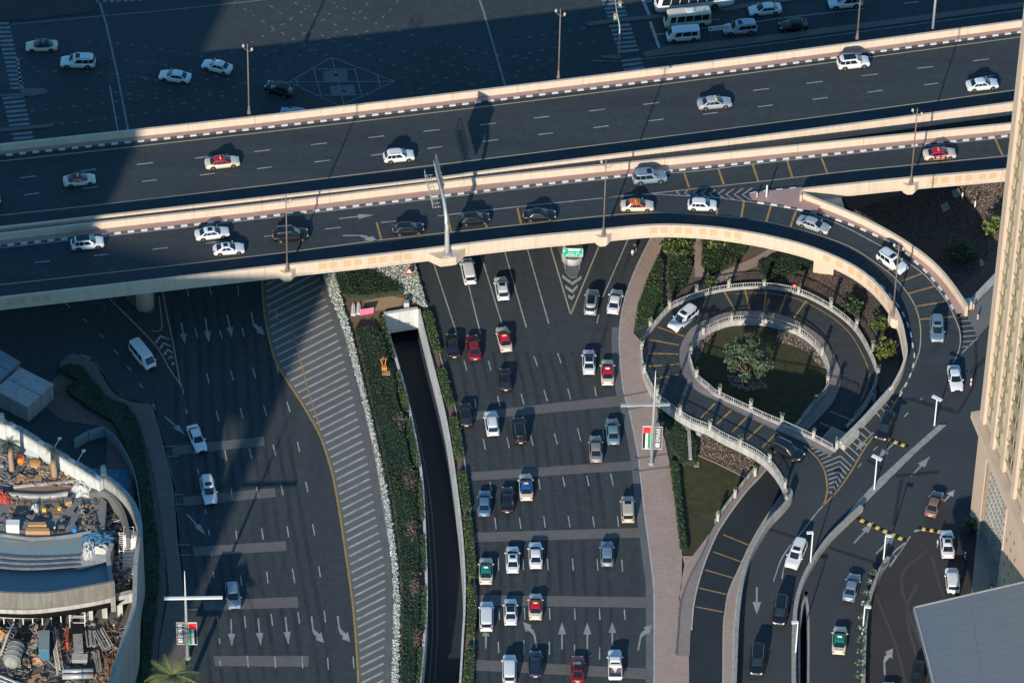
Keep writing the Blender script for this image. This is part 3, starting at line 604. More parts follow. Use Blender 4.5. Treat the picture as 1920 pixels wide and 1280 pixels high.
# lawn and hedges of the garden by the spiral ramp
slab('lawn', [(1268, 800), (1420, 780), (1440, 870), (1400, 900), (1350, 965), (1318, 1012), (1297, 1042), (1284, 1040), (1268, 930), (1255, 860)], GRASS, .06)
slab('lawn', [(1295, 690), (1300, 660), (1330, 620), (1390, 596), (1450, 598), (1510, 620), (1555, 680), (1552, 730), (1520, 780), (1480, 810), (1380, 790), (1330, 740)], GRASS, .06)
def gravelbed(px, n, m=GRAVEL, s=.20):
    poly = P3(px, .1); b = MB(); slab('gravel_bed', px, m, .1)
    q = inpoly(poly, n); leafcloud(b, np.column_stack([q, .12+.05*rng.random(n)]), s, flat=1.0, mi=(0, 1, 2, 0, 1) if m is GRAVEL else (1, 2, 2, 1, 3))
    return b.build('loose_gravel', [GR1, GR2, GR3, MULCH], None, kind='stuff', label='loose brown and grey gravel')
GR1 = mat('stone_pale', (.40, .33, .27), .9, (.30, .24, .20), 3.0); GR2 = mat('stone_brown', (.19, .13, .10), .9, (.13, .09, .07), 3.0); GR3 = mat('stone_dark', (.06, .05, .045), .9)
gravelbed([(1298, 775), (1400, 815), (1450, 855), (1432, 868), (1412, 884), (1400, 892), (1385, 888), (1340, 862), (1296, 846)], 5200)
gravelbed([(1296, 655), (1306, 640), (1330, 618), (1342, 622), (1322, 645), (1312, 665), (1303, 682)], 900)
gravelbed([(1462, 612), (1500, 627), (1524, 645), (1545, 672), (1552, 690), (1540, 690), (1515, 660), (1480, 645), (1455, 640)], 1500)
line('lawn_edging', P3([(1293, 848), (1340, 868), (1390, 893), (1400, 897)]), .3, PINK_L, ground, 22)
hedge('hedge', [(1234, 742), (1262, 770), (1296, 815), (1306, 846), (1303, 872), (1278, 874), (1262, 850), (1250, 810), (1238, 775)], 1.0, (LEAF_M, LEAF_D, LEAF_D), 'dark green hedge behind the grey and flag banners, inside the bent white wall', 60, .17, group=HG)
hedge('hedge', [(1256, 872), (1272, 872), (1276, 930), (1282, 985), (1288, 1035), (1284, 1040), (1276, 1030), (1268, 960)], .9, (LEAF_M, LEAF_D), 'thin dark green hedge strip between the pink pavement and the small lawn', 70, .16, group=HG)
hedge('hedge', [(1234, 486), (1243, 500), (1241, 560), (1243, 590), (1215, 612), (1192, 622), (1197, 585), (1210, 540)], 1.0, (LEAF_M, LEAF_D, LEAF_M), 'green hedge wedge between the pink pavement and the top of the spiral ramp', 60, .18, group=HG)
wl = MB().wall(P3([(1238, 752), (1262, 785), (1288, 815), (1291, 870)]), .45, 0, 1.1); wl.build('garden_wall', CONC_L, None, label='low bent white garden wall beside the dark hedge', cat='wall')
mh = MB(); mh.prism(P3([(1300, 866), (1310, 866), (1311, 876), (1301, 876)]), .06, .14); mh.mi = 1; mh.prism(P3([(1302, 868), (1308.5, 868), (1309, 874.5), (1302.5, 874.5)]), .1, .16)
mh.build('manhole', [CONC, GREY_P], None, label='square inspection cover set in the small lawn', cat='manhole cover')
# planting below the flyover ramps
slab('planting_bed', [(1245, 425), (1290, 425), (1500, 440), (1650, 470), (1700, 560), (1680, 735), (1650, 735), (1640, 660), (1600, 590), (1520, 545), (1400, 525), (1300, 545), (1240, 590), (1243, 500), (1238, 480)], MULCH, .07)
slab('planting_bed', [(1540, 320), (1900, 290), (1960, 290), (1960, 480), (1830, 590), (1780, 560), (1700, 470), (1600, 400)], MULCH, .07)
gravelbed([(1600, 395), (1700, 360), (1790, 345), (1838, 400), (1856, 480), (1800, 540), (1740, 480)], 6500, MULCH); gravelbed([(1490, 470), (1640, 480), (1690, 570), (1672, 680), (1640, 620), (1590, 580), (1500, 540), (1430, 528)], 3800, MULCH)
gravelbed([(1790, 345), (1895, 330), (1880, 470), (1860, 480), (1838, 400)], 3800)
line('garden_path', P3([(1300, 560), (1340, 525), (1420, 490), (1480, 455)]), 1.6, PINK, ground, 12)
line('garden_path', P3([(1310, 440), (1312, 520)]), 1.4, PINK, ground, 13)
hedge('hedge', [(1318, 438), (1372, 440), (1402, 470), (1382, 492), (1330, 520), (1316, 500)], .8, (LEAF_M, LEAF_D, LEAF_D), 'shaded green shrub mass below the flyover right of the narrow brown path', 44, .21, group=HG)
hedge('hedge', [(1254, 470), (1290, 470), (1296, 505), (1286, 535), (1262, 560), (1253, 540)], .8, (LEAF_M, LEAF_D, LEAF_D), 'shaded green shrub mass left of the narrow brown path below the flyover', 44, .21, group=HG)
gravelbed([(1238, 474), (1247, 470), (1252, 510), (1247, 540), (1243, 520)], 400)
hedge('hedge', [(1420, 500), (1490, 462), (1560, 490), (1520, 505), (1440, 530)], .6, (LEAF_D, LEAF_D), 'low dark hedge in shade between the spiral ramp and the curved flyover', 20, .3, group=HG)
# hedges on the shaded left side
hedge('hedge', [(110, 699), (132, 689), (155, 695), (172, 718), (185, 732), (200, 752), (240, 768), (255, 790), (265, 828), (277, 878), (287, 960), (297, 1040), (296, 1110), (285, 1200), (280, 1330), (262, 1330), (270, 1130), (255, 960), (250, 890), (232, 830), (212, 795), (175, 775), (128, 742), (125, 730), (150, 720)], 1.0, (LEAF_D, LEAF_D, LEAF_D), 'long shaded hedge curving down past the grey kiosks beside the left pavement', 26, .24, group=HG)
# ================================================================ FLYOVERS
ZF = 9.0
def drop(pts, z): return [Vector((p.x, p.y, z)) for p in pts]
def zlev(px, z): return [(x, y, z) for x, y in px]
STONE_W, STONE_B = KWHITE, KBLACK
def kerb_stones(l, parent, th=.22, h=.2, step=.94, rel=0.0):
    l = by_step(l, step); r = side(l, th)
    for i in range(len(l)-1):
        a, b, c, d = l[i], l[i+1], r[i+1], r[i]
        g = (b-a)*.012
        q = [a+g, b-g, c-g, d+g]
        vs = [(p.x, p.y, p.z+rel-.05) for p in q]+[(p.x, p.y, p.z+rel+h) for p in q]
        fs = [(4, 5, 6, 7), (0, 1, 5, 4), (1, 2, 6, 5), (2, 3, 7, 6), (3, 0, 4, 7)]
        if th < 0: fs = [f[::-1] for f in fs]
        MB().add(vs, fs).build('kerb_stone', STONE_W if i % 2 else STONE_B, parent)
def parapet(l, th, z0, z1, parent, step=9.6, name='parapet', m=None):
    l = by_step(l, 1.2); n = max(1, int(round(step/1.2)))
    for i in range(0, len(l)-1, n):
        c = l[i:i+n+1]
        if len(c) < 2: continue
        c = [p.copy() for p in c]; d = (c[-1]-c[-2]).normalized()*.035; c[-1] = c[-1]-d
        MB().wall(c, th, z0, z1).build(name, m or CREAM, parent)
U_FP = [(-150, 285), (0, 269), (480, 217), (960, 160), (1440, 100), (1920, 36), (2080, 14)]
U_PV = [(-150, 297), (0, 281), (480, 230), (960, 175), (1440, 115), (1920, 51), (2080, 29)]
U_K = [(-150, 306), (0, 290), (480, 239), (960, 182), (1440, 122.5), (1920, 57), (2080, 35)]
U_Y1 = [(-150, 318), (0, 302.5), (480, 250), (960, 194), (1440, 133), (1920, 69), (2080, 47)]
U_Y2 = [(-150, 420), (0, 404), (250, 377), (480, 350), (730, 320), (960, 292), (1440, 232), (1905, 169), (2080, 145)]
U_NP = [(-150, 440), (0, 424), (480, 370), (792, 335), (960, 312), (1440, 251), (1902, 189.5), (2080, 165)]
UF = thing('flyover', P(900, 250, ZF), 'upper three lane flyover with cream parapets and striped kerb crossing the whole picture', 'flyover')
def wl_(px, z, drop_to=None, n=4):
    l = smooth(P3(px, z), n)
    return drop(l, drop_to) if drop_to is not None else l
ufp, upv, uk = wl_(U_FP, ZF+1.4, ZF), wl_(U_PV, ZF+.2, ZF), wl_(U_K, ZF+.2, ZF)
unp = wl_(U_NP, ZF+1.45, ZF)
def girder(a, b, parent, depth=1.9, inset=1.2, n=50):
    a, b = resample(a, n), resample(b, n); la = [p.lerp(q, .12) for p, q in zip(a, b)]; lb = [q.lerp(p, .12) for p, q in zip(a, b)]
    g = MB(); g.strip(up(lb, -depth), up(la, -depth)); g.strip(up(la, -depth), up(a, -.5)); g.strip(up(lb, -depth), up(b, -.5))
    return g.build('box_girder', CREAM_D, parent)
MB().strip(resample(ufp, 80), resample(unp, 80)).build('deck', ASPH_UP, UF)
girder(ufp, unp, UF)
parapet(ufp, -.35, -.8, 1.4, UF)
MB().strip(up(resample(side(ufp, -.35), 80), .2), up(resample(uk, 80), .2)).build('walkway', PINK_L, UF)
kerb_stones(uk, UF, -.24)
parapet(unp, -.35, -.9, 1.45, UF)
line('edge_line', wl_(U_Y1, ZF), .17, ROADYP, UF); line('edge_line', wl_(U_Y2, ZF), .17, ROADYP, UF)
for x in (-52, 53, 165, 272, 381, 492, 598, 705, 809, 915, 1015, 1119, 1221, 1324, 1427, 1527, 1631, 1735, 1840, 1942):
    y = atx([(53, 332), (272, 307), (492, 283), (705, 257), (915, 233), (1119, 207), (1324, 182), (1527, 155), (1735, 127), (1942, 99)], x)[1]
    dash(x-15, y+1.8, x+15, y-1.8, ROADW, UF, .17, ZF)
for x in (-50, 59, 169, 280, 389, 496, 604, 710, 815, 920, 1023, 1127, 1230, 1332, 1435, 1538, 1641, 1746, 1850, 1952):
    y = atx([(59, 364), (280, 339), (496, 315), (710, 290), (920, 264), (1127, 238), (1332, 213), (1538, 185), (1746, 158), (1952, 130)], x)[1]
    dash(x-14, y+1.8, x+14, y-1.8, ROADW, UF, .17, ZF)
for q in ((1012, 171), (1488, 109), (905, 181)): 
    c = P(q[0], q[1], ZF+.2); MB().box((c.x, c.y, ZF+.22), (.5, .35, .06), .1).build('drain_cover', GREY_P, UF)

# ---- lower flyover with the curving ramp
CLN = [(1300, 395, 9.0), (1440, 400, 9.0), (1500, 412, 8.75), (1560, 432, 8.35), (1650, 480, 7.7), (1720, 555, 6.95), (1750, 620, 6.5), (1745, 690, 6.15), (1735, 745, 6.03), (1730, 800, 6.03)]
PZ = 6.0
def zr(x, y):
    best = None
    for a, b in zip(CLN, CLN[1:]):
        dx, dy = b[0]-a[0], (b[1]-a[1])*1.4; t = max(0, min(1, ((x-a[0])*dx+(y-a[1])*1.4*dy)/(dx*dx+dy*dy)))
        d = (x-a[0]-t*dx)**2+((y-a[1])*1.4-t*dy)**2
        if best is None or d < best[0]: best = (d, a[2]+t*(b[2]-a[2]))
    return best[1]
def rl(px, off, n=5, keep=False):
    """ramp line: unproject at deck height + off, then (unless keep) lower onto the deck"""
    q = [P(x, y, zr(x, y)+off) for x, y in px]; q = smooth(q, n)
    return q if keep else up(q, -off)
L_FP = [(-150, 452), (0, 436), (225, 410), (480, 382), (792, 344), (960, 325), (1440, 276), (1900, 229), (2080, 210)]
L_PV = [(-150, 466), (0, 450), (480, 399.5), (960, 342), (1060, 330), (1440, 292), (1899, 244.5), (2080, 226)]
L_K = [(-150, 476), (0, 459), (480, 405.5), (960, 349.5), (1180, 326), (1440, 299), (1892, 252), (2080, 233)]
L_W1 = [(-150, 481), (0, 465), (480, 411.5), (960, 356), (1185, 331), (1315, 320), (1440, 305), (1897, 257), (2080, 238)]
L_NPA = [(-150, 572), (0, 555.5), (480, 500.5), (730, 472.5), (960, 444.5), (1110, 430), (1210, 420.5), (1272, 419.5), (1340, 424), (1385, 430)]
L_NPB = [(1385, 430), (1440, 440), (1515, 459), (1590, 490), (1640, 525), (1675, 567), (1692, 602), (1700, 640), (1702, 660), (1693, 692), (1675, 726)]
R_NP = [(1506, 352), (1580, 344), (1697, 332), (1890, 315), (2080, 297)]
RFP = [(1502, 358), (1540, 374), (1590, 394), (1640, 417), (1690, 445), (1740, 480), (1777, 517), (1812, 566), (1816, 574)]
RPV = [(1500, 378), (1527, 390), (1575, 405), (1630, 427), (1675, 455), (1705, 475), (1740, 507), (1770, 542), (1805, 579)]
RK = [(1408, 376), (1447, 381), (1495, 389.5), (1542, 401), (1592, 417.5), (1635, 435.5), (1677, 457), (1712, 484), (1742, 512), (1769, 545), (1780, 561), (1790, 580), (1794, 588)]
RW = [(1440, 384), (1490, 393), (1565, 417), (1640, 455), (1690, 485), (1730, 512), (1756, 540), (1776, 566), (1789, 593), (1798, 615), (1801, 634), (1798, 657), (1787, 680)]
LF = thing('flyover', P(900, 400, ZF), 'lower flyover with yellow rumble bars and a ramp curving down to the right', 'flyover')
lfp, lpv, lk = wl_(L_FP, ZF+1.4, ZF), wl_(L_PV, ZF+.2, ZF), wl_(L_K, ZF+.2, ZF)
lna = wl_(L_NPA, ZF+1.45, ZF); lnb = rl(L_NPB, 1.45); rnp = wl_(R_NP, ZF+1.45, ZF)
nose = P(1404, 372, ZF)
near = lna+[nose]+[P(1500, 366, ZF)]+rnp
vs = lfp+near[::-1]; vs = drop(vs, ZF)
tri = geometry.tessellate_polygon([[Vector((v.x, v.y, 0)) for v in vs]])
MB().add(vs, [fix(vs, t) for t in tri]).build('deck', ASPH_UP, LF)
rfar = rl(RK, .2)+rl([(1800, 610), (1803, 640), (1796, 690), (1785, 745)], 0)
rfar[0] = nose.copy()
MB().strip(up(resample(rfar, 70), .004), up(resample(lnb+rl([(1672, 745)], 0), 70), .004)).build('ramp_deck', ASPH_UP, LF)
from mathutils.bvhtree import BVHTree
_a, _b = up(resample(rfar, 70), .004), up(resample(lnb+rl([(1672, 745)], 0), 70), .004)
_m = MB().strip(_a, _b).add([(-300, -300, PZ), (300, -300, PZ), (300, 300, PZ), (-300, 300, PZ)], [(0, 1, 2, 3)])
RAMPT = BVHTree.FromPolygons([Vector(v) for v in _m.v], _m.f)
def onramp(px, n, sm=True):
    q = [Vector((x, y, 0)) for x, y in px]; q = resample(smooth(q, 4) if sm else q, n); out = []
    for v in q:
        d = (P(v.x, v.y, 0)-CAMPOS).normalized(); h = RAMPT.ray_cast(CAMPOS, d)[0]; out.append(h if h else P(v.x, v.y, zr(v.x, v.y)))
    return out
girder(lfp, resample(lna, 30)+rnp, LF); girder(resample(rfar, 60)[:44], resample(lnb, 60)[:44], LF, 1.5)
parapet(lfp, -.35, -.8, 1.4, LF)
MB().strip(up(resample(side(lfp, -.35), 80), .2), up(resample(lk, 80), .2)).build('walkway', PINK_L, LF)
kerb_stones(lk, LF, -.24)
parapet(lna+lnb[1:], -.38, -.85, 1.45, LF)
for l in (lna+lnb[1:],): MB().wall(side(l, -.38), -.10, -.75, -.45).build('ledge', CREAM, LF)
parapet(rnp, -.38, -.8, 1.45, LF); MB().wall(side(rnp, -.38), -.1, -.65, -.4).build('ledge', CREAM, LF)
rfp = rl(RFP, 1.35); rpv = rl(RPV, .2)
lnose = [P(1512, 351, ZF+1.45), P(1503, 354, ZF+1.45), P(1499, 360, ZF+1.45), P(1500, 366, ZF+1.4)]; lnose = [Vector((p.x, p.y, ZF)) for p in lnose]
parapet(side(resample(rfp, 40), 0), -.42, -.6, 1.35, LF)
MB().wall(resample(lnose, 12), .3, -.6, 1.4).build('parapet', CREAM, LF)
# pavement between the ramp parapet and kerb, nose pavement
rin = side(resample(rfp, 50), -.42)
MB().strip(up(rin, .2), up(resample(rl(RK, .2)[8:], 50), .2)).build('walkway', PINK_L, LF)
q = [P(x, y, ZF+.2) for x, y in ((1404, 364), (1412, 361), (1505, 351), (1503, 360), (1508, 372), (1540, 384), (1530, 397), (1495, 389), (1447, 380.5), (1410, 375))]
q = [Vector((p.x, p.y, ZF+.19)) for p in q]; tri = geometry.tessellate_polygon([[Vector((v.x, v.y, 0)) for v in q]])
MB().add(q, [fix(q, t) for t in tri]).build('nose_pavement', PINK_L, LF)
kerb_stones(rl(RK, .2), LF, -.24)
kerb_stones([Vector((p.x, p.y, ZF)) for p in P3([(1404, 371), (1405, 364), (1412, 361), (1505, 351)], ZF+.2)], LF, .22)
q = [P(x, y, ZF-.6) for x, y in ((1512, 372), (1577, 370), (1584, 392), (1545, 384))]
MB().prism(q, ZF-3, ZF-.6).build('gap_slab', CONC_L, LF)
# inner kerb of the ramp (in the parapet's shade)
kerb_stones(side(rl(L_NPB, 1.45), .9)[8:], LF, .2)
line('edge_line', wl_(L_W1, ZF), .16, ROADW, LF)
LY = [(-150, 550), (0, 534), (480, 480), (715, 450), (960, 423), (1135, 404.5), (1242, 399), (1335, 404), (1388, 409)]
RY = [(1388, 409), (1440, 417), (1500, 431), (1550, 446), (1602, 467), (1665, 510), (1692, 537), (1715, 572), (1725, 607), (1726, 640), (1722, 665), (1705, 707), (1687, 736)]
line('edge_line', wl_(LY, ZF), .16, ROADYP, LF); line('edge_line', onramp(RY, 40), .16, ROADYP, LF)
line('edge_line', onramp(RW, 40), .16, ROADW, LF)
line('edge_line', P3([(1130, 371.5), (1200, 365), (1250, 360), (1440, 339), (1600, 320), (1895, 292), (2000, 282)], ZF), .16, ROADYP, LF)
line('edge_line', P3([(1130, 371.5), (1180, 365.5), (1235, 364.5), (1350, 371), (1440, 384)], ZF), .15, ROADW, LF)
for q in ((79, 491), (190, 478), (300, 466), (400, 454.5), (510, 442), (624, 428), (729, 416)): dash(q[0]-14.5, q[1]+1.6, q[0]+14.5, q[1]-1.6, ROADW, LF, .16, ZF)
line('lane_line', P3([(821, 405), (960, 389), (1135, 371)], ZF), .16, ROADW, LF)
arrow(636, 410, 702, 403, ROADA, LF, ZF, 0); arrow(643, 442, 708, 441, ROADA, LF, ZF, 1)
for q in (((706, 417), (715, 450)), ((839, 405), (846, 435)), ((909, 415), (914, 429)), ((970, 390), (977, 420)), ((782, 437), (784, 443)), ((1282, 322), (1292, 352)), ((1347, 317), (1357, 346)), ((1411, 309), (1422, 340)), ((1476, 302), (1486, 334)), ((1540, 296), (1552, 327)), ((1866, 261), (1880, 292)), ((1345, 390), (1344, 403)), ((1345+50, 377), (1390, 408))):
    dash(*q[0], *q[1], ROADY, LF, .3, ZF, 4, 'rumble_bar')
for q in (((1445.6, 385.6), (1436.7, 416)), ((1492.5, 396.4), (1481.7, 426)), ((1664, 508), (1676, 500)), ((1731, 512), (1692, 527)), ((1752, 537), (1702, 551)), ((1771, 566), (1715, 575)), ((1787, 594), (1722, 599))):
    line('rumble_bar', onramp([q[0], q[1]], 8, False), .3, ROADY, LF, 5)
for i in range(9):
    x = 1268+i*15.5; h = 3.0+i*1.35; yc = 361.2+i*.7-(0 if i < 5 else (i-4)*.3)
    a, c = (x+h*1.35, yc-h*.95), (x+h*1.35+3, yc+h*1.0)
    dash(x, yc, *a, ROADW, LF, .16, ZF, 4, 'chevron'); dash(x, yc, *c, ROADW, LF, .16, ZF, 5, 'chevron')
# peach panels on the fascia
def panels(l, xs):
    o = side(by_step(l, .5), -.38)
    pxs = [PX(up([p], 1.0)[0])[0] for p in o]
    for x in xs:
        i = min(range(len(o)), key=lambda k: abs(pxs[k]-x)); a = o[max(0, i-1)]; b = o[min(len(o)-1, i+1)]; d = b-a
        MB().box((o[i].x, o[i].y, o[i].z+.55), (1.05, .06, 1.15), math.atan2(d.y, d.x)).build('fascia_panel', ORANGE_P, LF)
panels(lna, (20.5, 42, 70, 90.5, 607, 627, 653, 674, 700, 719.5, 746, 766, 1227, 1247, 1274, 1294, 1321, 1340, 1367))
panels(lnb, (1387, 1552, 1572, 1594, 1612, 1630, 1645, 1657, 1668)); panels(rnp, (1750, 1771, 1796, 1816, 1844, 1864, 1887))
# piers
def pier(px, py, r, h, nm='pier', flare=True):
    p = P(px, py, 0); b = MB(); b.smooth = True
    b.lathe([(r, -.05), (r, h-1.6), (r*1.12, h-1.2), (r*1.6, h-.4), (r*1.7, h)] if flare else [(r, -.05), (r, h)], 24, (p.x, p.y, 0)); return b.build(nm, CREAM, LF)
pier(272, 574, 1.25, ZF-1.4); pier(1073, 484, 1.45, ZF-1.4); pier(780, 470, 1.25, ZF-1.4)
b = MB(); p = P(1545, 508, 0); b.box((p.x, p.y+.3, 2.6), (2.9, 2.0, 5.2), -.15); b.box((p.x, p.y+.3, 5.8), (3.6, 2.3, 1.2), -.15); b.build('pier', CREAM, LF)
b = MB(); p = P(1073, 486, 0); b.smooth = True; b.lathe([(1.55, -.05), (1.55, 1.1), (1.5, 1.25), (1.5, 1.3)], 20, (p.x, p.y, 0)); b.mi = 1; b.lathe([(1.51, 1.3), (1.51, 2.1)], 20, (p.x, p.y, 0)); b.build('pier_collar', [CONC_L, KBLACK], LF)
for x, y in ((560, 420), (1250, 330), (1000, 330)):
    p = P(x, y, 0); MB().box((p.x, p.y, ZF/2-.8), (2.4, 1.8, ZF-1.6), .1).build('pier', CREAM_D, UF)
# lamp pedestals on the parapet
def pedestal(px, py, line_, parent, w, pr, z0=-.75, z1=.75):
    """bay in the parapet that carries a post: flat corbelled ledge"""
    line_ = by_step(line_, .25); o = side(line_, -.38); p0 = P(px, py, line_[len(line_)//2].z+.8)
    i = min(range(1, len(o)-1), key=lambda k: (PX(up([o[k]], .8)[0])[0]-px)**2+(PX(up([o[k]], .8)[0])[1]-py)**2)
    c = o[i]; d = (o[i+1]-o[i-1]); d.z = 0; d.normalize(); nn = Vector((d.y, -d.x, 0)); b = MB()
    def bay(k, q0, q1, w_): b.prism([c-d*w_*k-nn*.2, c-d*w_*k, c-d*w_*.42*k+nn*pr*k, c+d*w_*.42*k+nn*pr*k, c+d*w_*k, c+d*w_*k-nn*.2], c.z+q0, c.z+q1)
    bay(1.0, z0, z1, w); bay(1.05, z0+.25, z0+.5, w); bay(.72, z0-.45, z0+.01, w)
    b.build('lamp_bay', CREAM, parent); return c+nn*pr*.45+Vector((0, 0, z1))
ll_ = lna+lnb[1:]
BAY = [pedestal(537, 505, ll_, LF, 1.25, .75), pedestal(1130, 440, ll_, LF, 1.25, .75), pedestal(1680, 590, ll_, LF, 1.25, .8), pedestal(1706, 343, rnp, LF, 1.25, .75), pedestal(836, 476, ll_, LF, 2.7, 1.5)]

# ================================================================ PODIUM WITH THE SPIRAL RAMP
podpx = [(1478, 900), (1479, 940), (1462, 962), (1440, 985), (1422, 1012), (1405, 1044), (1394, 1075), (1386, 1110), (1378, 1180), (1372, 1345), (2050, 1345), (2050, 430), (1925, 470), (1818, 580), (1795, 600), (1770, 640), (1700, 700), (1669, 738), (1570, 842), (1545, 856)]
slot = [(1512, 1108), (1517, 1140), (1518, 1200), (1517, 1335), (1497, 1335), (1497, 1180), (1502, 1135)]
pod = sheet('podium', podpx, ASPH_MID, 0, PZ, holes=[slot])
pw = P3(podpx, PZ); MB().wall(pw+[pw[0]], -.3, -PZ, -.03).build('retaining_wall', CONC_L, pod)
sl = P3(slot, PZ); MB().wall(sl+[sl[0]], -.25, -4.5, -.0).build('retaining_wall', CONC, pod); MB().add(drop(sl, 1.6), [tuple(range(len(sl)))]).build('lower_roadway', ASPH_DARK, pod)
def py_(pts, w=.16, m=ROADW, nm='edge_line', lay=3): return line(nm, smooth(P3(pts, PZ), 3), w, m, pod, lay)
sheet('dark_paving', [(1660, 1060), (1700, 1012), (1725, 985), (1760, 960), (1840, 930), (1850, 1330), (1622, 1330), (1624, 1140)], BRICKD, 1, PZ)
slab2 = lambda nm, px, m, h=.14: MB().prism(P3(px, PZ), PZ-.04, PZ+h).build(nm, m, None, kind='structure')
slab2('pavement', [(1812, 590), (1925, 470), (1960, 470), (1862, 600), (1832, 634), (1826, 615)], CONC_D)
slab2('pavement', [(1836, 960), (1850, 930), (1880, 930), (1875, 1330), (1815, 1330), (1820, 1120), (1828, 1040)], PINK)
MB().wall(P3([(1816, 578), (1870, 522), (1930, 462)], PZ), .6, -.5, .5).build('coping', CONC_L, None, kind='structure')
p = P(1813, 578, PZ); MB().box((p.x, p.y, PZ+.7), (1.0, 1.0, 1.5), .5).build('end_post', CREAM, LF)
# concrete median on the podium and edge walls
slab2('median', [(1760, 797), (1774, 797), (1715, 850), (1660, 905), (1605, 960), (1590, 985), (1575, 985), (1600, 950), (1648, 898), (1700, 850)], CONC)
B1 = [(1612, 955), (1585, 980), (1556, 1008), (1538, 1030), (1520, 1057), (1505, 1085), (1495, 1112), (1489, 1135), (1486, 1160), (1484, 1210), (1484, 1335)]
MB().wall(smooth(P3(B1, PZ), 4), .55, -.05, 1.0).build('concrete_barrier', CONC, None, label='long curved concrete barrier between the two lower roads carrying white lamps', cat='barrier')
B2 = [(1662, 1052), (1650, 1070), (1640, 1092), (1631, 1113), (1625, 1135), (1619, 1170), (1616, 1220), (1613, 1335)]
MB().wall(smooth(P3(B2, PZ), 4), .5, -.05, 1.1).build('planter_wall', CONC, None, label='low concrete planter wall with a row of small shrubs beside the dark paving', cat='planter')
W1 = [(1476, 928), (1479, 940), (1462, 962), (1440, 985), (1422, 1012), (1405, 1044), (1394, 1075), (1386, 1110), (1380, 1160), (1377, 1210), (1372, 1335)]
MB().wall(smooth(P3(W1, PZ), 4), .45, -.6, 1.35).build('parapet_wall', CONC, pod)
# podium markings
py_([(1508, 836), (1522, 848), (1535, 862), (1545, 880), (1550, 900), (1551, 920), (1547, 938), (1542, 948)], .22, ROADY)
py_([(1637, 818), (1615, 850), (1595, 885), (1570, 920), (1542, 949)], .22, ROADY); py_([(1687, 740), (1680, 752), (1668, 772)], .2, ROADY)
py_([(1542, 949), (1528, 965), (1505, 995), (1480, 1025), (1464, 1050), (1450, 1090)], .16, ROADW)
def S(ox, oy, k, *qs, m=ROADW, w=.2, nm='hatch_stripe', lay=3):
    for a, b, c, d in qs: dash(ox+a/k, oy+b/k, ox+c/k, oy+d/k, m, pod, w, PZ, lay, nm)
S(1500, 800, 8, (175, 330, 215, 318), (225, 380, 295, 355), (275, 435, 375, 395), (315, 488, 460, 430), (345, 542, 605, 438), (372, 602, 600, 515), (402, 662, 592, 590), (415, 725, 580, 670), (430, 790, 560, 745), (435, 858, 512, 822), (437, 915, 502, 893), (425, 985, 470, 968),
  (605, 436, 775, 590), (600, 516, 740, 652), (592, 590, 700, 712), (578, 670, 658, 775), (558, 745, 615, 835), (532, 812, 572, 895), (505, 893, 530, 955), (468, 966, 476, 1005),
  (635, 335, 825, 515), (697, 268, 880, 430), (760, 205, 928, 348), (822, 140, 935, 235), (888, 65, 1005, 180), (953, 0, 1075, 115))
S(1440, 640, 4, (812, 535, 860, 585), (848, 500, 890, 540), (885, 470, 912, 500), (925, 445, 942, 460))
S(1440, 640, 4, (1245, 328, 1273, 297), (1140, 440, 1166, 412), (1020, 566, 1052, 534), (790, 818, 820, 788), (676, 944, 702, 912), w=.15, nm='lane_dash')
py_([(1470, 1062), (1466, 1085)], .14); 
for q in ((1638, 810, 1604, 845), (1677, 830, 1647, 858), (1708, 893, 1744, 855), (1601, 1018, 1639, 977), (1643, 1038, 1681, 998), (1419, 1100, 1419, 1152)): arrow(*q, ROADA, pod, PZ, 0, 4, 1.1)
arrow(1659, 1265, 1657, 1214, ROADW, pod, PZ, 1, 4); arrow(1770, 940, 1790, 918, ROADW, pod, PZ, 0, 4)
py_([(1668, 1062), (1690, 1030), (1707, 1005)], .22); py_([(1667, 1050), (1676, 1035), (1700, 1014)], .2); py_([(1676, 1042), (1682, 1040), (1694, 1022)], .16)
dash(1714, 996, 1727, 992, ROADW, pod, .35, PZ)
# hatched triangle beside the end of the ramp
py_([(1833, 634), (1820, 646), (1804, 662), (1787, 682)], .16)
S(1750, 540, 6.4, (265, 345, 400, 330), (290, 405, 475, 385), (310, 465, 495, 445), (325, 525, 513, 507), (335, 585, 525, 568), (335, 648, 490, 632), (325, 708, 430, 700), (305, 772, 355, 770), w=.17)
# dark joints of the podium slabs
for q in ([(1688, 741), (1790, 770)], [(1687, 744), (1793, 774)], [(1829, 640), (1830, 690), (1822, 730), (1795, 775)], [(1555, 1027), (1650, 1058)], [(1440, 992), (1492, 1008)], [(1625, 862), (1655, 880)], [(1680, 893), (1760, 885)], [(1690, 900), (1675, 985)], [(1870, 650), (1820, 700)]):
    JLAY = globals().get('JLAY', 1)+1; py_(q, .4, JOINT, 'slab_joint', JLAY)
for q in ([(1720, 1095), (1700, 1150), (1730, 1270)], [(1742, 1030), (1690, 1080), (1712, 1170), (1735, 1230)], [(1748, 1045), (1760, 1090), (1770, 1120)], [(1640, 1110), (1680, 1210), (1700, 1290)]): TLAY = globals().get('TLAY', 2)+1; py_(q, .42, TRACK, 'tyre_track', TLAY)
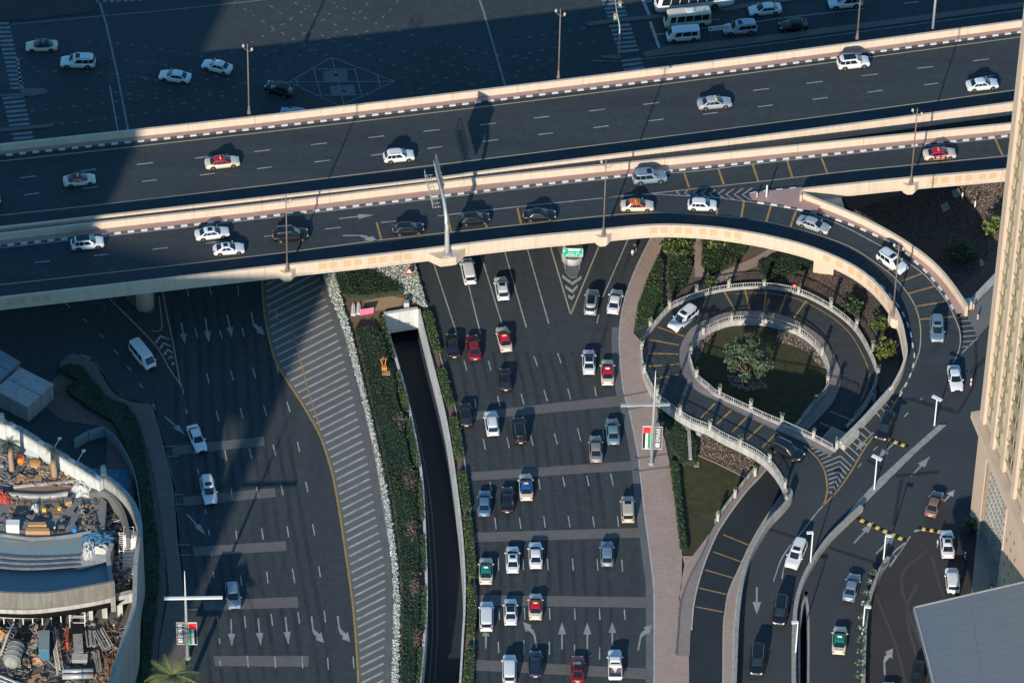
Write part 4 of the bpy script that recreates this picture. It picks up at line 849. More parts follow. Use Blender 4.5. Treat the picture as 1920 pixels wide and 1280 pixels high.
# speed humps: separate yellow and black blocks
def hump(x0, y0, x1, y1, n, label):
    a, b = P(x0, y0, PZ), P(x1, y1, PZ); d = (b-a)/n; t = thing('speed_hump', (a+b)/2, label, 'speed hump', 'yellow and black speed humps')
    for i in range(n):
        c = a+d*(i+.5); L = d.length*.96; bb = MB(); bb.box((c.x, c.y, PZ+.04), (L, .55, .1), math.atan2(d.y, d.x), .86)
        bb.build('hump_block', YSIGN if i % 2 else BLACK, t)
hump(1606, 971, 1699, 1014, 13, 'long yellow and black speed hump across two arrowed lanes'); hump(1656, 820, 1703, 838, 7, 'short yellow and black speed hump in front of the black car'); hump(1721, 990, 1765, 997, 6, 'yellow and black speed hump beside the white saloon by the tower')
# exit road under the bridge
EXL = [(1500, 800), (1450, 860), (1427, 890), (1395, 925), (1352, 985), (1330, 1030), (1312, 1080), (1300, 1130), (1295, 1180), (1294, 1345)]
EXR = [(1560, 800), (1510, 860), (1470, 920), (1432, 975), (1405, 1022), (1385, 1065), (1365, 1110), (1358, 1150), (1355, 1185), (1354, 1345)]
ex = MB().strip(up(resample(smooth(P3(EXL), 4), 50), .03), up(resample(smooth(P3(EXR), 4), 50), .03)).build('exit_road', ASPH_DARK, None, kind='structure')
_e = smooth(P3(EXR), 4); MB().strip(up(_e, .15), up(side(_e, 3.2), .15)).build('pavement', PINK, None, kind='structure'); MB().wall(_e, .18, -.05, .17).build('kerb', CONC_L, None, kind='structure')
for q in ((1356, 1002, 1404, 1022), (1337, 1034, 1390, 1053), (1322, 1068, 1374, 1083), (1311, 1102, 1362, 1114), (1304, 1137, 1355, 1147)): dash(*q, ROADY, ex, .2, 0, 6, 'rumble_bar')
wk = smooth(P3([(1455, 838), (1427, 872), (1395, 910), (1340, 985), (1315, 1040), (1293, 1080), (1275, 1130), (1270, 1180), (1266, 1230)]), 4)
MB().strip(up(resample(wk, 40), .16), up(resample(smooth(P3([(1465, 850), (1440, 880), (1410, 912), (1352, 985), (1330, 1030), (1312, 1080), (1300, 1130), (1295, 1180), (1293, 1230)]), 4), 40), .16)).build('pavement', BRICKWALK, None, kind='structure')
kerb('kerb', EXL[1:-1], th=.2, h=.2, m=CONC_L); MB().wall(wk[14:], .2, -.05, .3).build('kerb', CONC_D, None, kind='structure')
wr = smooth(P3([(1480, 930), (1445, 985), (1412, 1040), (1392, 1110), (1386, 1160), (1382, 1210), (1378, 1340)]), 4)

# ---- spiral ramp
RO = [(1474, 935), (1468, 910), (1459, 893), (1444.5, 874), (1421, 853.6), (1386, 834.6), (1355, 820), (1327, 804), (1294, 791), (1268, 775), (1245, 758), (1229, 744), (1212, 713), (1203, 690), (1200, 667), (1200.4, 651), (1207, 630), (1220, 613), (1252, 577), (1276, 564), (1320, 548), (1366, 538.5), (1432, 535), (1498, 546), (1556, 574), (1604, 612), (1633, 658), (1647, 695), (1645, 716), (1634, 745), (1619, 769), (1590, 800)]
RI = [(1569, 842), (1525, 818.5), (1466, 792), (1438, 780.5), (1405, 765), (1346, 737.5), (1333, 727), (1315, 712.7), (1305, 701), (1299.6, 684), (1294.4, 659), (1303.5, 643.5), (1320.5, 624), (1346.6, 609.6), (1375, 602), (1425, 602), (1466, 611), (1499, 624), (1524, 643), (1540, 663.6), (1550.5, 687), (1552, 702), (1550, 716), (1544, 734), (1528, 751), (1502, 782), (1480, 806)]
KI = [(1558, 853.5), (1502, 827), (1438, 797.5), (1379, 768.8), (1344, 750.5), (1314, 737.5), (1288, 715), (1276, 689), (1273.5, 659), (1284, 630.5), (1301, 611), (1333.5, 595), (1366, 585), (1435, 583.5), (1488, 598), (1531, 624), (1553, 646), (1574, 687), (1577, 709), (1572, 734), (1558, 760), (1523, 798), (1500, 822)]
def zl(k): 
    """height along the ramp, k from 0 at the podium to 1 under it"""
    return PZ-6.0*min(1, max(0, (k-.12)/.85))
ZRO = [6, 6, 5.9, 5.6, 5.2, 4.7, 4.2, 3.7, 3.2, 2.6, 2.0, 1.6, 1.1, .9, .8, .75, .7, .65, .6, .6, .55, .5, .5, .5, .45, .4, .4, .35, .3, .25, .2, .1]
ZRI = [6, 5.8, 5.2, 4.8, 4.3, 3.3, 3.0, 2.5, 2.0, 1.5, 1.0, .85, .8, .75, .7, .6, .6, .55, .5, .5, .45, .4, .35, .3, .25, .2, .1]
ZKI = [6, 5.7, 4.9, 4.0, 3.3, 2.7, 2.1, 1.4, .95, .82, .78, .73, .7, .6, .55, .5, .45, .4, .35, .3, .25, .2, .1]
def ramp_px(px, off):
    zz = {32: ZRO, 27: ZRI, 23: ZKI}[len(px)]
    return up(smooth([P(x, y, z+off) for (x, y), z in zip(px, zz)], 5), -off)
def ramp_old(px, off):
    d = [0]
    for a, b in zip(px, px[1:]): d.append(d[-1]+math.hypot(b[0]-a[0], (b[1]-a[1])*1.42))
    q = [P(x, y, zl(s/d[-1])+off) for (x, y), s in zip(px, d)]
    return up(smooth(q, 5), -off)
SR = thing('spiral_ramp', P(1425, 690, 3), 'looping spiral ramp with white balustrades and yellow rumble bars circling a tree', 'spiral ramp')
ro, ri, ki = ramp_px(RO, .3), ramp_px(RI, .3), ramp_px(KI, .1)
n = 110; rO, rI, rK = resample(ro, n), resample(ri, n), resample(ki, n)
MB().strip(up(rO, .005), up(rI, .005)).build('deck', ASPH, SR)
MB().strip(up(rK, .14), up(rI, .14)).build('walkway', BRICKWALK, SR); MB().wall(rK, -.12, -.05, .15).build('kerb', GUTTER, SR)
nb = 34
MB().wall(rO[:nb+1], -.42, -.95, .34).build('fascia', CONC_L, SR)
def skirt(l, th):
    a = l; b = MB()
    b.wall(a, th, -.1, .34)
    o = a if th < 0 else a
    vs = [(p.x, p.y, -.1) for p in o]+[(p.x, p.y, p.z-.05) for p in o]; m = len(o)
    fs = [(i, i+1, m+i+1, m+i) for i in range(m-1)]
    b.add(vs, fs); return b
skirt(rO[nb:], -.42).build('retaining_wall', CONC_L, SR)
MB().wall(rI, .42, -.75, .34).build('coping', CONC_L, SR)
emb = [Vector((p.x, p.y, max(.07, p.z-.5))) for p in side(rI, .3)]; emo = [Vector((q.x, q.y, .06)) for p, q in zip(emb, [s_ for s_ in [None]*0] or [a+(b-a).normalized()*0 for a, b in zip(emb, emb)])]
emo = [Vector((q.x, q.y, min(p.z-.01, .062))) for p, q in zip(emb, [a for a in [side(rI, .3+.5+max(.2, r_.z*.62))[i] for i, r_ in enumerate(rI)]])]
MB().strip(emb, emo).build('embankment', GRAVEL, SR)
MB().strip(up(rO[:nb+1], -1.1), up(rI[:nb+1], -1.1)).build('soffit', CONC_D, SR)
_m = MB().strip(up(rO, .005), up(rI, .005)); SPT = BVHTree.FromPolygons([Vector(v) for v in _m.v], _m.f)
def onsp(px, n):
    out = []
    for v in resample([Vector((x, y, 0)) for x, y in px], n):
        h = SPT.ray_cast(CAMPOS, (P(v.x, v.y, 0)-CAMPOS).normalized())[0]
        if h: out.append(h)
    return out
oyl = side(rO, -1.25); line('edge_line', oyl[28:104], .15, ROADY, SR, 4)
for q in (((1358, 547), (1378.5, 583.5)), ((1397, 544), (1406, 582)), ((1436.6, 544), (1433, 583)), ((1474.5, 552), (1460.6, 589)), ((1512.5, 563.5), (1488, 597)), ((1232.4, 613), (1282.6, 630.5)), ((1218.7, 637), (1273.5, 647)), ((1214, 662.5), (1271.5, 664)), ((1216, 686.6), (1273.5, 683)), ((1225, 710.7), (1280, 701)),
          ((1314, 783), (1341, 756)), ((1344, 795), (1371, 769)), ((1372.7, 810), (1400, 782)), ((1401, 823.6), (1430, 796)), ((1429, 839), (1457.7, 809.7)), ((1556, 771), (1600, 789)), ((1537, 792), (1580, 811))):
    line('rumble_bar', onsp([q[0], q[1]], 8), .26, ROADY, SR, 5)
def railing(l, off, nm_post, parent):
    """balustrade: top rail, bottom rail, balusters as one part"""
    l = by_step(side(l, off), .34); b = MB()
    for p in l[::1]: b.box((p.x, p.y, p.z+.70), (.04, .04, .72))
    b.build('balusters', CONC_L, parent, kind='stuff')
    r = MB(); r.wall(side(l, -.05), .10, 1.03, 1.11); r.wall(side(l, -.04), .08, .36, .42); r.build('handrail', CONC_L, parent)
    pm = l[::5]
    for p in pm: MB().box((p.x, p.y, p.z+.70), (.09, .09, .85)).build('rail_post', CONC_L, parent)
railing(rO[2:108], -.25, 'p', SR); railing(rI[1:106], .22, 'p', SR)
def nearest_z(x, y, l):
    i = min(range(len(l)), key=lambda k: (lambda v: (v[0]-x)**2+(v[1]-y)**2)(PX(up([l[k]], 1.5)[0]))); return l[i].z+1.55
for x, y in ((1311, 815), (1405, 856)):
    p = P(x, y, 0); b = MB(); b.smooth = True; b.lathe([(.55, -.1), (.55, nearest_z(x, y-42, rO)-1.55-.6)], 18, (p.x, p.y, 0)); b.build('column', CONC_L, SR)
# parapet wall along the podium edge above the tunnel
MB().wall(P3([(1572, 838), (1615, 795), (1669, 735)], PZ), -.55, -1.0, 1.3).build('parapet_wall', CONC_L, pod)
MB().wall(P3([(1572, 838), (1600, 810)], PZ), -1.0, -1.0, .9).build('parapet_wall', CONC_L, pod)
# flower pots on pillars
def pot(px, py, z, where):
    p = P(px, py, z); t = thing('flower_pot', p, where, 'flower pot', 'white flower pots on the balustrade pillars')
    b = MB(); b.box((p.x, p.y, p.z-.72), (.38, .38, 1.15)); b.box((p.x, p.y, p.z-.12), (.48, .48, .1)); b.build('pillar', CONC_L, t)
    b = MB(); b.smooth = True; b.lathe([(.12, -.06), (.15, .0), (.26, .22), (.28, .27), (.2, .27)], 12, (p.x, p.y, p.z)); b.build('bowl', CONC_L, t)
    b = MB(); q = np.clip(rng.normal(size=(52, 3)), -1.5, 1.5)*np.array([.17, .17, .12])+np.array([p.x, p.y, p.z+.42]); leafcloud(b, q, .2, mi=(0, 1, 2)); b.build('plant', [LEAF_M, LEAF_P, LEAF_D], t)
c1 = lambda x, y: (1190+x/7.664, 500+y/7.664); c2 = lambda x, y: (1400+x/6.846, 500+y/6.846); c3 = lambda x, y: (1190+x/7.664, 667+y/7.664); c4 = lambda x, y: (1400+x/6.846, 687+y/6.846); c5 = lambda x, y: (1240+x/6.846, 820+y/6.846)
outer = [(c5(1610, 760), 'at the bridge end by the podium wall'), (c5(1590, 560), 'second up from the lower end of the bridge'), (c5(1395, 230), 'above the exit road where the bridge bends'), (c5(1015, 25), 'above the second round column of the bridge'), (c3(1535, 1165), 'on the bridge between the two columns'), (c3(1085, 960), 'on the bridge just left of the first column top'), (c3(655, 750), 'on the bridge end beside the tall banner pole'), (c3(325, 470), 'behind the tall lamp pole'), (c3(140, 145), 'on the far left of the outer balustrade'),
         (c1(105, 1090), 'on the left side facing the pink pavement'), (c1(225, 790), 'beside the lower tip of the hedge wedge'), (c1(500, 500), 'beside the upper end of the hedge wedge'), (c1(890, 310), 'above the white car on the loop'), (c1(1355, 205), 'at the top of the loop below the shaded path'), (c1(1865, 205), 'at the very top centre of the loop'), (c2(670, 265), 'beside the small red arrow sign'), (c2(1085, 440), 'on the upper right of the outer balustrade'), (c2(1415, 690), 'on the outer balustrade facing the bright round bush'), (c2(1625, 990), 'on the right side facing the second round bush'), (c4(1690, 40), 'low on the right side in the ramp shade'), (c4(1640, 350), 'next to the podium wall at the tunnel')]
inner = [(c4(1160, 965), 'at the corner above the tunnel mouth'), (c4(862, 830), 'second from the tunnel corner on the inner side'), (c4(455, 640), 'above the shaded lawn corner'), (c4(55, 455), 'on the inner balustrade halfway along the straight'), (c3(1225, 465), 'on the inner balustrade below the tree'), (c3(895, 210), 'at the lower left bend of the inner balustrade'), (c1(810, 1150), 'on the left bend of the inner balustrade'), (c1(990, 870), 'on the upper left bend of the inner balustrade'), (c1(1395, 690), 'on the inner balustrade near its top'), (c1(1890, 690), 'at the top of the inner balustrade'), (c2(680, 770), 'on the upper right bend of the inner balustrade'), (c2(970, 1045), 'on the right bend of the inner balustrade'), (c4(1045, 130), 'on the inner right side in the sun'), (c4(885, 410), 'at the lower right bend in the shade')]
for (x, y), s in outer: pot(x, y, nearest_z(x, y, rO), 'white flower pot on a pillar '+s)
for (x, y), s in inner: pot(x, y, nearest_z(x, y, rI), 'white flower pot on a pillar '+s)
for (x, y), s in ((c5(1205, 400), 'where the lower path passes under the bridge'), (c5(950, 680), 'in the middle of the lower path beside the lawn'), (c5(725, 980), 'at the lower end of the path beside the lawn')): pot(x, y, 1.6, 'white flower pot on a pillar '+s)
lowr = wk[3:14]; fence = thing('path_railing', P(1395, 900, 0), 'thin pale railing between the small lawn and the brick path of the exit road', 'railing'); railing([Vector((p.x, p.y, .1)) for p in wk[4:13]], 0, 'p', fence)
# ================================================================ VEHICLES
def lerp(a, b, t): return a+(b-a)*t
def prof(pl, x):
    for a, b in zip(pl, pl[1:]):
        if x <= b[0]: return lerp(a[1], b[1], max(0, (x-a[0])/(b[0]-a[0])))
    return pl[-1][1]
PAINTS = {}
def paintmat(name, c, metal=0.0):
    if name not in PAINTS: PAINTS[name] = mat('car_paint_'+name, c, .38, coat=.55, metal=metal, spec=.4)
    return PAINTS[name]
PC = dict(white=(.74, .74, .73), pearl=(.66, .65, .62), cream=(.70, .60, .46), silver=(.44, .45, .47), grey=(.13, .135, .145), black=(.010, .010, .012), navy=(.012, .02, .05), blue=(.10, .19, .30), steel=(.20, .27, .34), teal=(.13, .24, .28), red=(.46, .012, .02), maroon=(.20, .008, .014), brown=(.22, .12, .085), beige=(.50, .43, .33), taupe=(.30, .27, .25), green=(.005, .20, .13), royal=(.01, .09, .36), orange=(.66, .13, .02), crimson=(.50, .006, .03), bluegrey=(.24, .32, .40))
def se(f, n): return max(0.0, 1-abs(f)**n)**(1/n)
class Cabin:
    def __init__(s, xb0, xb1, xr0, xr1, wb, wr, zb, zr, n=5): s.__dict__.update(locals())
    def at(s, t): return lerp(s.xb0, s.xr0, t), lerp(s.xb1, s.xr1, t), lerp(s.wb, s.wr, t), lerp(s.zb, s.zr, t)
    def mesh(s, N=28):
        b = MB(); b.smooth = True; rings = []
        for t, sc, dz in ((0, 1, 0), (.45, 1, 0), (.88, 1, 0), (.96, .975, 0), (1.0, .92, 0), (1.0, .78, .022), (1.0, .45, .04)):
            a0, a1, w, z = s.at(t); xc, a = (a0+a1)/2, (a1-a0)/2
            rings.append([(xc+a*sc*math.copysign(abs(math.cos(q))**(2/s.n), math.cos(q)), w*sc*math.copysign(abs(math.sin(q))**(2/s.n), math.sin(q)), z+dz) for q in [2*math.pi*i/N for i in range(N)]])
        vs = [v for r in rings for v in r]; fs = []
        for k in range(len(rings)-1):
            for i in range(N): fs.append((k*N+i, k*N+(i+1) % N, (k+1)*N+(i+1) % N, (k+1)*N+i))
        fs.append(tuple((len(rings)-1)*N+i for i in range(N)))
        return b.add(vs, fs)
    def end(s, sgn, t0=.1, t1=.86, f=.86, off=.012):
        b = MB(); b.smooth = True; vs = []; R, K = 4, 9
        for i in range(R):
            t = lerp(t0, t1, i/(R-1)); a0, a1, w, z = s.at(t); xc, a = (a0+a1)/2, (a1-a0)/2
            for k in range(K):
                g = lerp(-f, f, k/(K-1)); vs.append((xc+sgn*(a*se(g, s.n)+off), w*g, z+off*.6))
        fs = [(i*K+k, i*K+k+1, (i+1)*K+k+1, (i+1)*K+k) for i in range(R-1) for k in range(K-1)]
        return b.add(vs, fs if sgn > 0 else [q[::-1] for q in fs])
    def sidew(s, sgn, f0, f1, t0=.12, t1=.84, off=.012):
        b = MB(); b.smooth = True; vs = []; R, K = 3, 4
        for i in range(R):
            t = lerp(t0, t1, i/(R-1)); a0, a1, w, z = s.at(t); xc, a = (a0+a1)/2, (a1-a0)/2
            for k in range(K):
                g = lerp(f0, f1, k/(K-1)); vs.append((xc+a*g, sgn*(w*se(g, s.n)+off), z))
        fs = [(i*K+k, i*K+k+1, (i+1)*K+k+1, (i+1)*K+k) for i in range(R-1) for k in range(K-1)]
        return b.add(vs, fs if sgn < 0 else [q[::-1] for q in fs])
    def roof(s, x0, x1, w, dz=.03):
        _, _, _, z = s.at(1); b = MB(); b.box(((x0+x1)/2, 0, z+dz), (x1-x0, w*2, .03)); return b
def bodymesh(L, W, top, wx, rw, zs, zmid=.45):
    b = MB(); b.smooth = True; ra = rw*1.16
    xs = set(np.linspace(-L/2, L/2, 21).tolist()+[p[0] for p in top]+[L/2-.04, L/2-.12, -L/2+.04, -L/2+.12])
    for w in wx: xs |= set((w+ra*math.cos(a) for a in np.linspace(0, math.pi, 9)))
    xs = sorted(x for x in xs if -L/2 <= x <= L/2); ys = []
    for x in xs:
        if not ys or x-ys[-1] > .012: ys.append(x)
    rings = []
    for x in ys:
        u = abs(x)/(L/2); w = W/2*(1-.12*u**9-(.16 if x > 0 else .10)*max(0, u-.60)-.16*max(0, u-.93)/.07*max(0, u-.93)/.07); zt = prof(top, x); zb = zs+.10*max(0, u-.86)/.14
        for c in wx:
            if abs(x-c) < ra: zb = max(zb, rw+math.sqrt(ra*ra-(x-c)**2))
        zb = min(zb, zt-.08); h = zt-zb
        half = [(0, zb), (.72*w, zb), (.965*w, zb+.01), (w, zb+h*zmid), (.992*w, zb+h*.72), (.965*w, zt-.085), (.90*w, zt-.025), (.78*w, zt+.0), (.4*w, zt+.03), (0, zt+.04)]
        rings.append([(x, y, z) for y, z in half]+[(x, -y, z) for y, z in half[-2:0:-1]])
    N = len(rings[0]); vs = [v for r in rings for v in r]; fs = []
    for k in range(len(rings)-1):
        for i in range(N): fs.append((k*N+i, (k+1)*N+i, (k+1)*N+(i+1) % N, k*N+(i+1) % N))
    fs += [tuple(range(N)), tuple((len(rings)-1)*N+i for i in range(N))[::-1]]
    return b.add(vs, fs)
def wheel_meshes(r, w=.23):
    b = MB(); b.smooth = True; b.lathe([(r*.62, -w*.5), (r*.94, -w*.5), (r, -w*.36), (r, w*.36), (r*.94, w*.5), (r*.62, w*.5)], 18, axis='y')
    q = MB(); q.lathe([(r*.67, -w*.44), (r*.67, w*.44)], 16, axis='y')
    for s in (-1, 1):
        for k in range(5):
            a = 2*math.pi*k/5; q.box((math.cos(a)*r*.33, s*w*.47, math.sin(a)*r*.33), (r*.16, .04, r*.16))
        q.lathe([(r*.2, s*w*.42-.02), (r*.2, s*w*.42+.02)], 10, axis='y')
    return b.mesh('wheel', TYRE), q.mesh('rim', RIM)
STYLE = {}
def style(nm, L, W, top, cab, wx, rw=.33, zs=.22, win=((-.80, -.42), (-.38, .10), (.14, .72)), kind='car', roof=None, rails=False, lamps=.72, tails=.85, extra=None, cover=.86, seam=None):
    parts = []; cb = Cabin(*cab)
    bd = bodymesh(L, W, top, wx, rw, zs)
    parts.append(('body', bd.mesh('body', WHITE), 'paint', None))
    u = MB(); u.box((0, 0, zs+.12), (L*.9, W*.66, .3)); parts.append(('underbody', u.mesh('underbody', BLACK), None, None))
    parts.append(('cabin', cb.mesh().mesh('cabin', WHITE), 'accent', None))
    parts.append(('windscreen', cb.end(1, f=cover).mesh('windscreen', GLASS), None, None)); parts.append(('rear_window', cb.end(-1, .14, .84, cover-.04).mesh('rear_window', GLASS), None, None))
    for s in (-1, 1):
        for a, c in win: parts.append(('side_window', cb.sidew(s, a, c).mesh('side_window', GLASS), None, None))
    tw, rm = wheel_meshes(rw)
    for x in wx:
        for s in (-1, 1): parts.append(('wheel', tw, None, (x, s*(W/2-.125), rw))); parts.append(('>rim', rm, None, (0, 0, 0)))
    for s in (-1, 1):
        h = MB(); h.smooth = True; h.box((L/2-.25, s*(W/2-.33), prof(top, L/2-.22)-.03), (.36, .26, .09), -s*.45, .8); parts.append(('headlight', h.mesh('headlight', HEADL), None, None))
        h = MB(); h.box((-L/2+.125, s*(W/2-.30), tails-.03), (.20, .32, .14), s*.28); parts.append(('taillight', h.mesh('taillight', TAILL), None, None))
        h = MB(); h.smooth = True; x0 = cb.at(.15)[1]-.30; h.box((x0, s*(W/2+.06), cb.zb+.10), (.13, .2, .15), 0, .85); parts.append(('wing_mirror', h.mesh('wing_mirror', WHITE), 'paint', None))
    h = MB(); h.box((-L/2-.004, 0, tails-.18), (.04, .50, .13)); parts.append(('number_plate', h.mesh('number_plate', PLATE), None, None))
    h = MB(); h.box((-L/2+.05, 0, zs+.17), (.12, W*.7, .18)); h.box((L/2-.05, 0, zs+.17), (.12, W*.72, .2)); parts.append(('bumper_trim', h.mesh('bumper_trim', BLACK), None, None))
    h = MB(); h.box((L/2-.03, 0, .56), (.1, W*.42, .16)); parts.append(('grille', h.mesh('grille', BLACK), None, None))
    if rails:
        for s in (-1, 1):
            h = MB(); y = cb.wr*.90*s; h.tube([(cb.xr0+.25, y, cb.zr+.0), (cb.xr0+.4, y, cb.zr+.07), (cb.xr1-.4, y, cb.zr+.07), (cb.xr1-.25, y, cb.zr)], .025, 6); parts.append(('roof_rail', h.mesh('roof_rail', GREY_P), None, None))
    if extra: parts += extra(cb, L, W)
    STYLE[nm] = dict(parts=parts, cab=cb, L=L, W=W)
TS = ((-2.4, .62), (-2.33, .90), (-2.2, .97), (-1.6, 1.01), (0, .97), (1.05, .95), (1.75, .84), (2.18, .72), (2.33, .60), (2.4, .46))
style('sedan', 4.8, 1.82, TS, (-1.90, 1.22, -1.02, .22, .85, .61, .93, 1.46), (-1.40, 1.42))
style('taxi', 4.85, 1.83, TS, (-1.86, 1.24, -1.05, .26, .85, .62, .93, 1.48), (-1.40, 1.42))
style('coupe', 4.6, 1.86, ((-2.3, .6), (-2.22, .86), (-1.6, .96), (0, .92), (1.0, .90), (1.8, .76), (2.2, .62), (2.3, .45)), (-1.95, 1.05, -.95, .05, .82, .56, .88, 1.32), (-1.35, 1.38), win=((-.55, .02), (.06, .62)))
SUVT = ((-2.42, .70), (-2.37, 1.02), (-2.25, 1.10), (0, 1.09), (1.25, 1.08), (1.95, 1.02), (2.25, .90), (2.37, .72), (2.42, .52))
style('suv', 4.85, 1.94, SUVT, (-2.33, 1.32, -2.02, .42, .90, .75, 1.05, 1.84, 4.6), (-1.42, 1.45), .38, .30, ((-.90, -.52), (-.48, -.02), (.02, .60)), rails=True, lamps=.88, tails=1.0)
style('big_suv', 5.05, 1.98, SUVT_ if 0 else tuple((x*1.04, z*1.02) for x, z in SUVT), (-2.44, 1.30, -2.22, .52, .92, .78, 1.08, 1.90, 5), (-1.45, 1.52), .40, .32, ((-.92, -.54), (-.50, -.04), (0, .58)), rails=True, lamps=.90, tails=1.05)
style('crossover', 4.5, 1.85, tuple((x*.93, z*.95) for x, z in SUVT), (-2.12, 1.22, -1.62, .34, .86, .66, .98, 1.66), (-1.32, 1.34), .36, .28, ((-.86, -.48), (-.44, .0), (.04, .62)), rails=True, lamps=.82, tails=.95)
style('hatch', 4.35, 1.79, tuple((x*.9, z*.89) for x, z in SUVT), (-2.02, 1.22, -1.42, .34, .84, .62, .92, 1.50), (-1.30, 1.32), .33, .23, ((-.82, -.46), (-.42, .04), (.08, .66)), lamps=.74, tails=.88)
style('wagon', 4.95, 1.90, tuple((x*1.02, z*.95) for x, z in SUVT), (-2.38, 1.55, -2.18, .70, .89, .74, 1.0, 1.78, 6), (-1.45, 1.50), .34, .24, ((-.92, -.46), (-.42, .06), (.10, .64)), lamps=.8, tails=1.0)
VT = ((-2.6, .6), (-2.56, 1.08), (0, 1.10), (2.0, 1.10), (2.42, 1.02), (2.55, .8), (2.6, .55))
style('van', 5.2, 1.90, VT, (-2.55, 2.46, -2.47, 1.70, .92, .80, 1.05, 2.08, 8), (-1.5, 1.62), .34, .24, ((-.95, -.42), (-.38, .18), (.24, .66)), lamps=.85, tails=1.0, cover=.9)
def mb_extra(cb, L, W):
    h = MB(); h.box((-.4, 0, cb.zr+.09), (1.4, 1.0, .14), 0, .9); return [('roof_unit', h.mesh('roof_unit', PLATE), None, None)]
style('minibus', 7.0, 2.10, tuple((x*1.346, z*1.18) for x, z in VT), (-3.45, 3.36, -3.40, 3.0, 1.02, .92, 1.22, 2.62, 10), (-2.0, 2.25), .39, .28, ((-.95, -.58), (-.55, -.2), (-.17, .16), (.2, .52), (.6, .84)), lamps=.95, tails=1.2, cover=.92, extra=mb_extra)
style('coach', 12.0, 2.5, tuple((x*2.308, z*1.45) for x, z in VT), (-5.95, 5.85, -5.9, 5.45, 1.23, 1.14, 1.55, 3.35, 12), (-2.9, 3.3), .5, .32, tuple((-.96+i*.235, -.74+i*.235) for i in range(8)), lamps=1.0, tails=1.6, cover=.93, extra=mb_extra)
def jeep_extra(cb, L, W):
    h = MB(); h.smooth = True; h.lathe([(.0001, -.12), (.30, -.12), (.36, -.05), (.36, .10)], 20, (0, 0, 0), 'y'); h.v = [(-L/2-.16+y_, x_, 1.05+z_) for x_, y_, z_ in h.v]
    return [('spare_wheel', h.mesh('spare_wheel', WHITE), 'paint', None)]
style('jeep', 4.2, 1.88, ((-2.1, .8), (-2.06, 1.14), (.7, 1.14), (1.9, 1.12), (2.06, 1.0), (2.1, .6)), (-2.03, .82, -1.98, .50, .90, .80, 1.10, 1.88, 12), (-1.2, 1.3), .41, .42, ((-.92, -.42), (-.38, .12), (.16, .78)), lamps=.9, tails=.95, extra=jeep_extra, cover=.9)
def pk_extra(cb, L, W):
    h = MB(); w = W/2-.06
    for s in (-1, 1): h.box((-1.58, s*w, .98), (2.0, .10, .38))
    h.box((-2.55, 0, .98), (.1, W-.12, .38)); h.box((-.60, 0, .98), (.08, W-.2, .38))
    q = MB(); q.box((-1.57, 0, .815), (1.86, W-.26, .03)); r = MB()
    for x in (-.62, -.8): r.box((x, 0, 1.30), (.07, W-.3, .3))
    return [('bed_side', h.mesh('bed_side', WHITE), 'paint', None), ('bed_floor', q.mesh('bed_floor', POLE_D), None, None), ('roll_bar', r.mesh('roll_bar', PLATE), None, None)]
style('pickup', 5.2, 1.86, ((-2.6, .6), (-2.55, .78), (-.66, .80), (-.60, 1.05), (1.2, 1.06), (2.2, .98), (2.5, .8), (2.6, .5)), (-.62, 1.28, -.42, .45, .86, .70, 1.02, 1.78, 6), (-1.55, 1.6), .38, .34, ((-.86, -.08), (-.02, .62)), lamps=.82, tails=.9, extra=pk_extra)

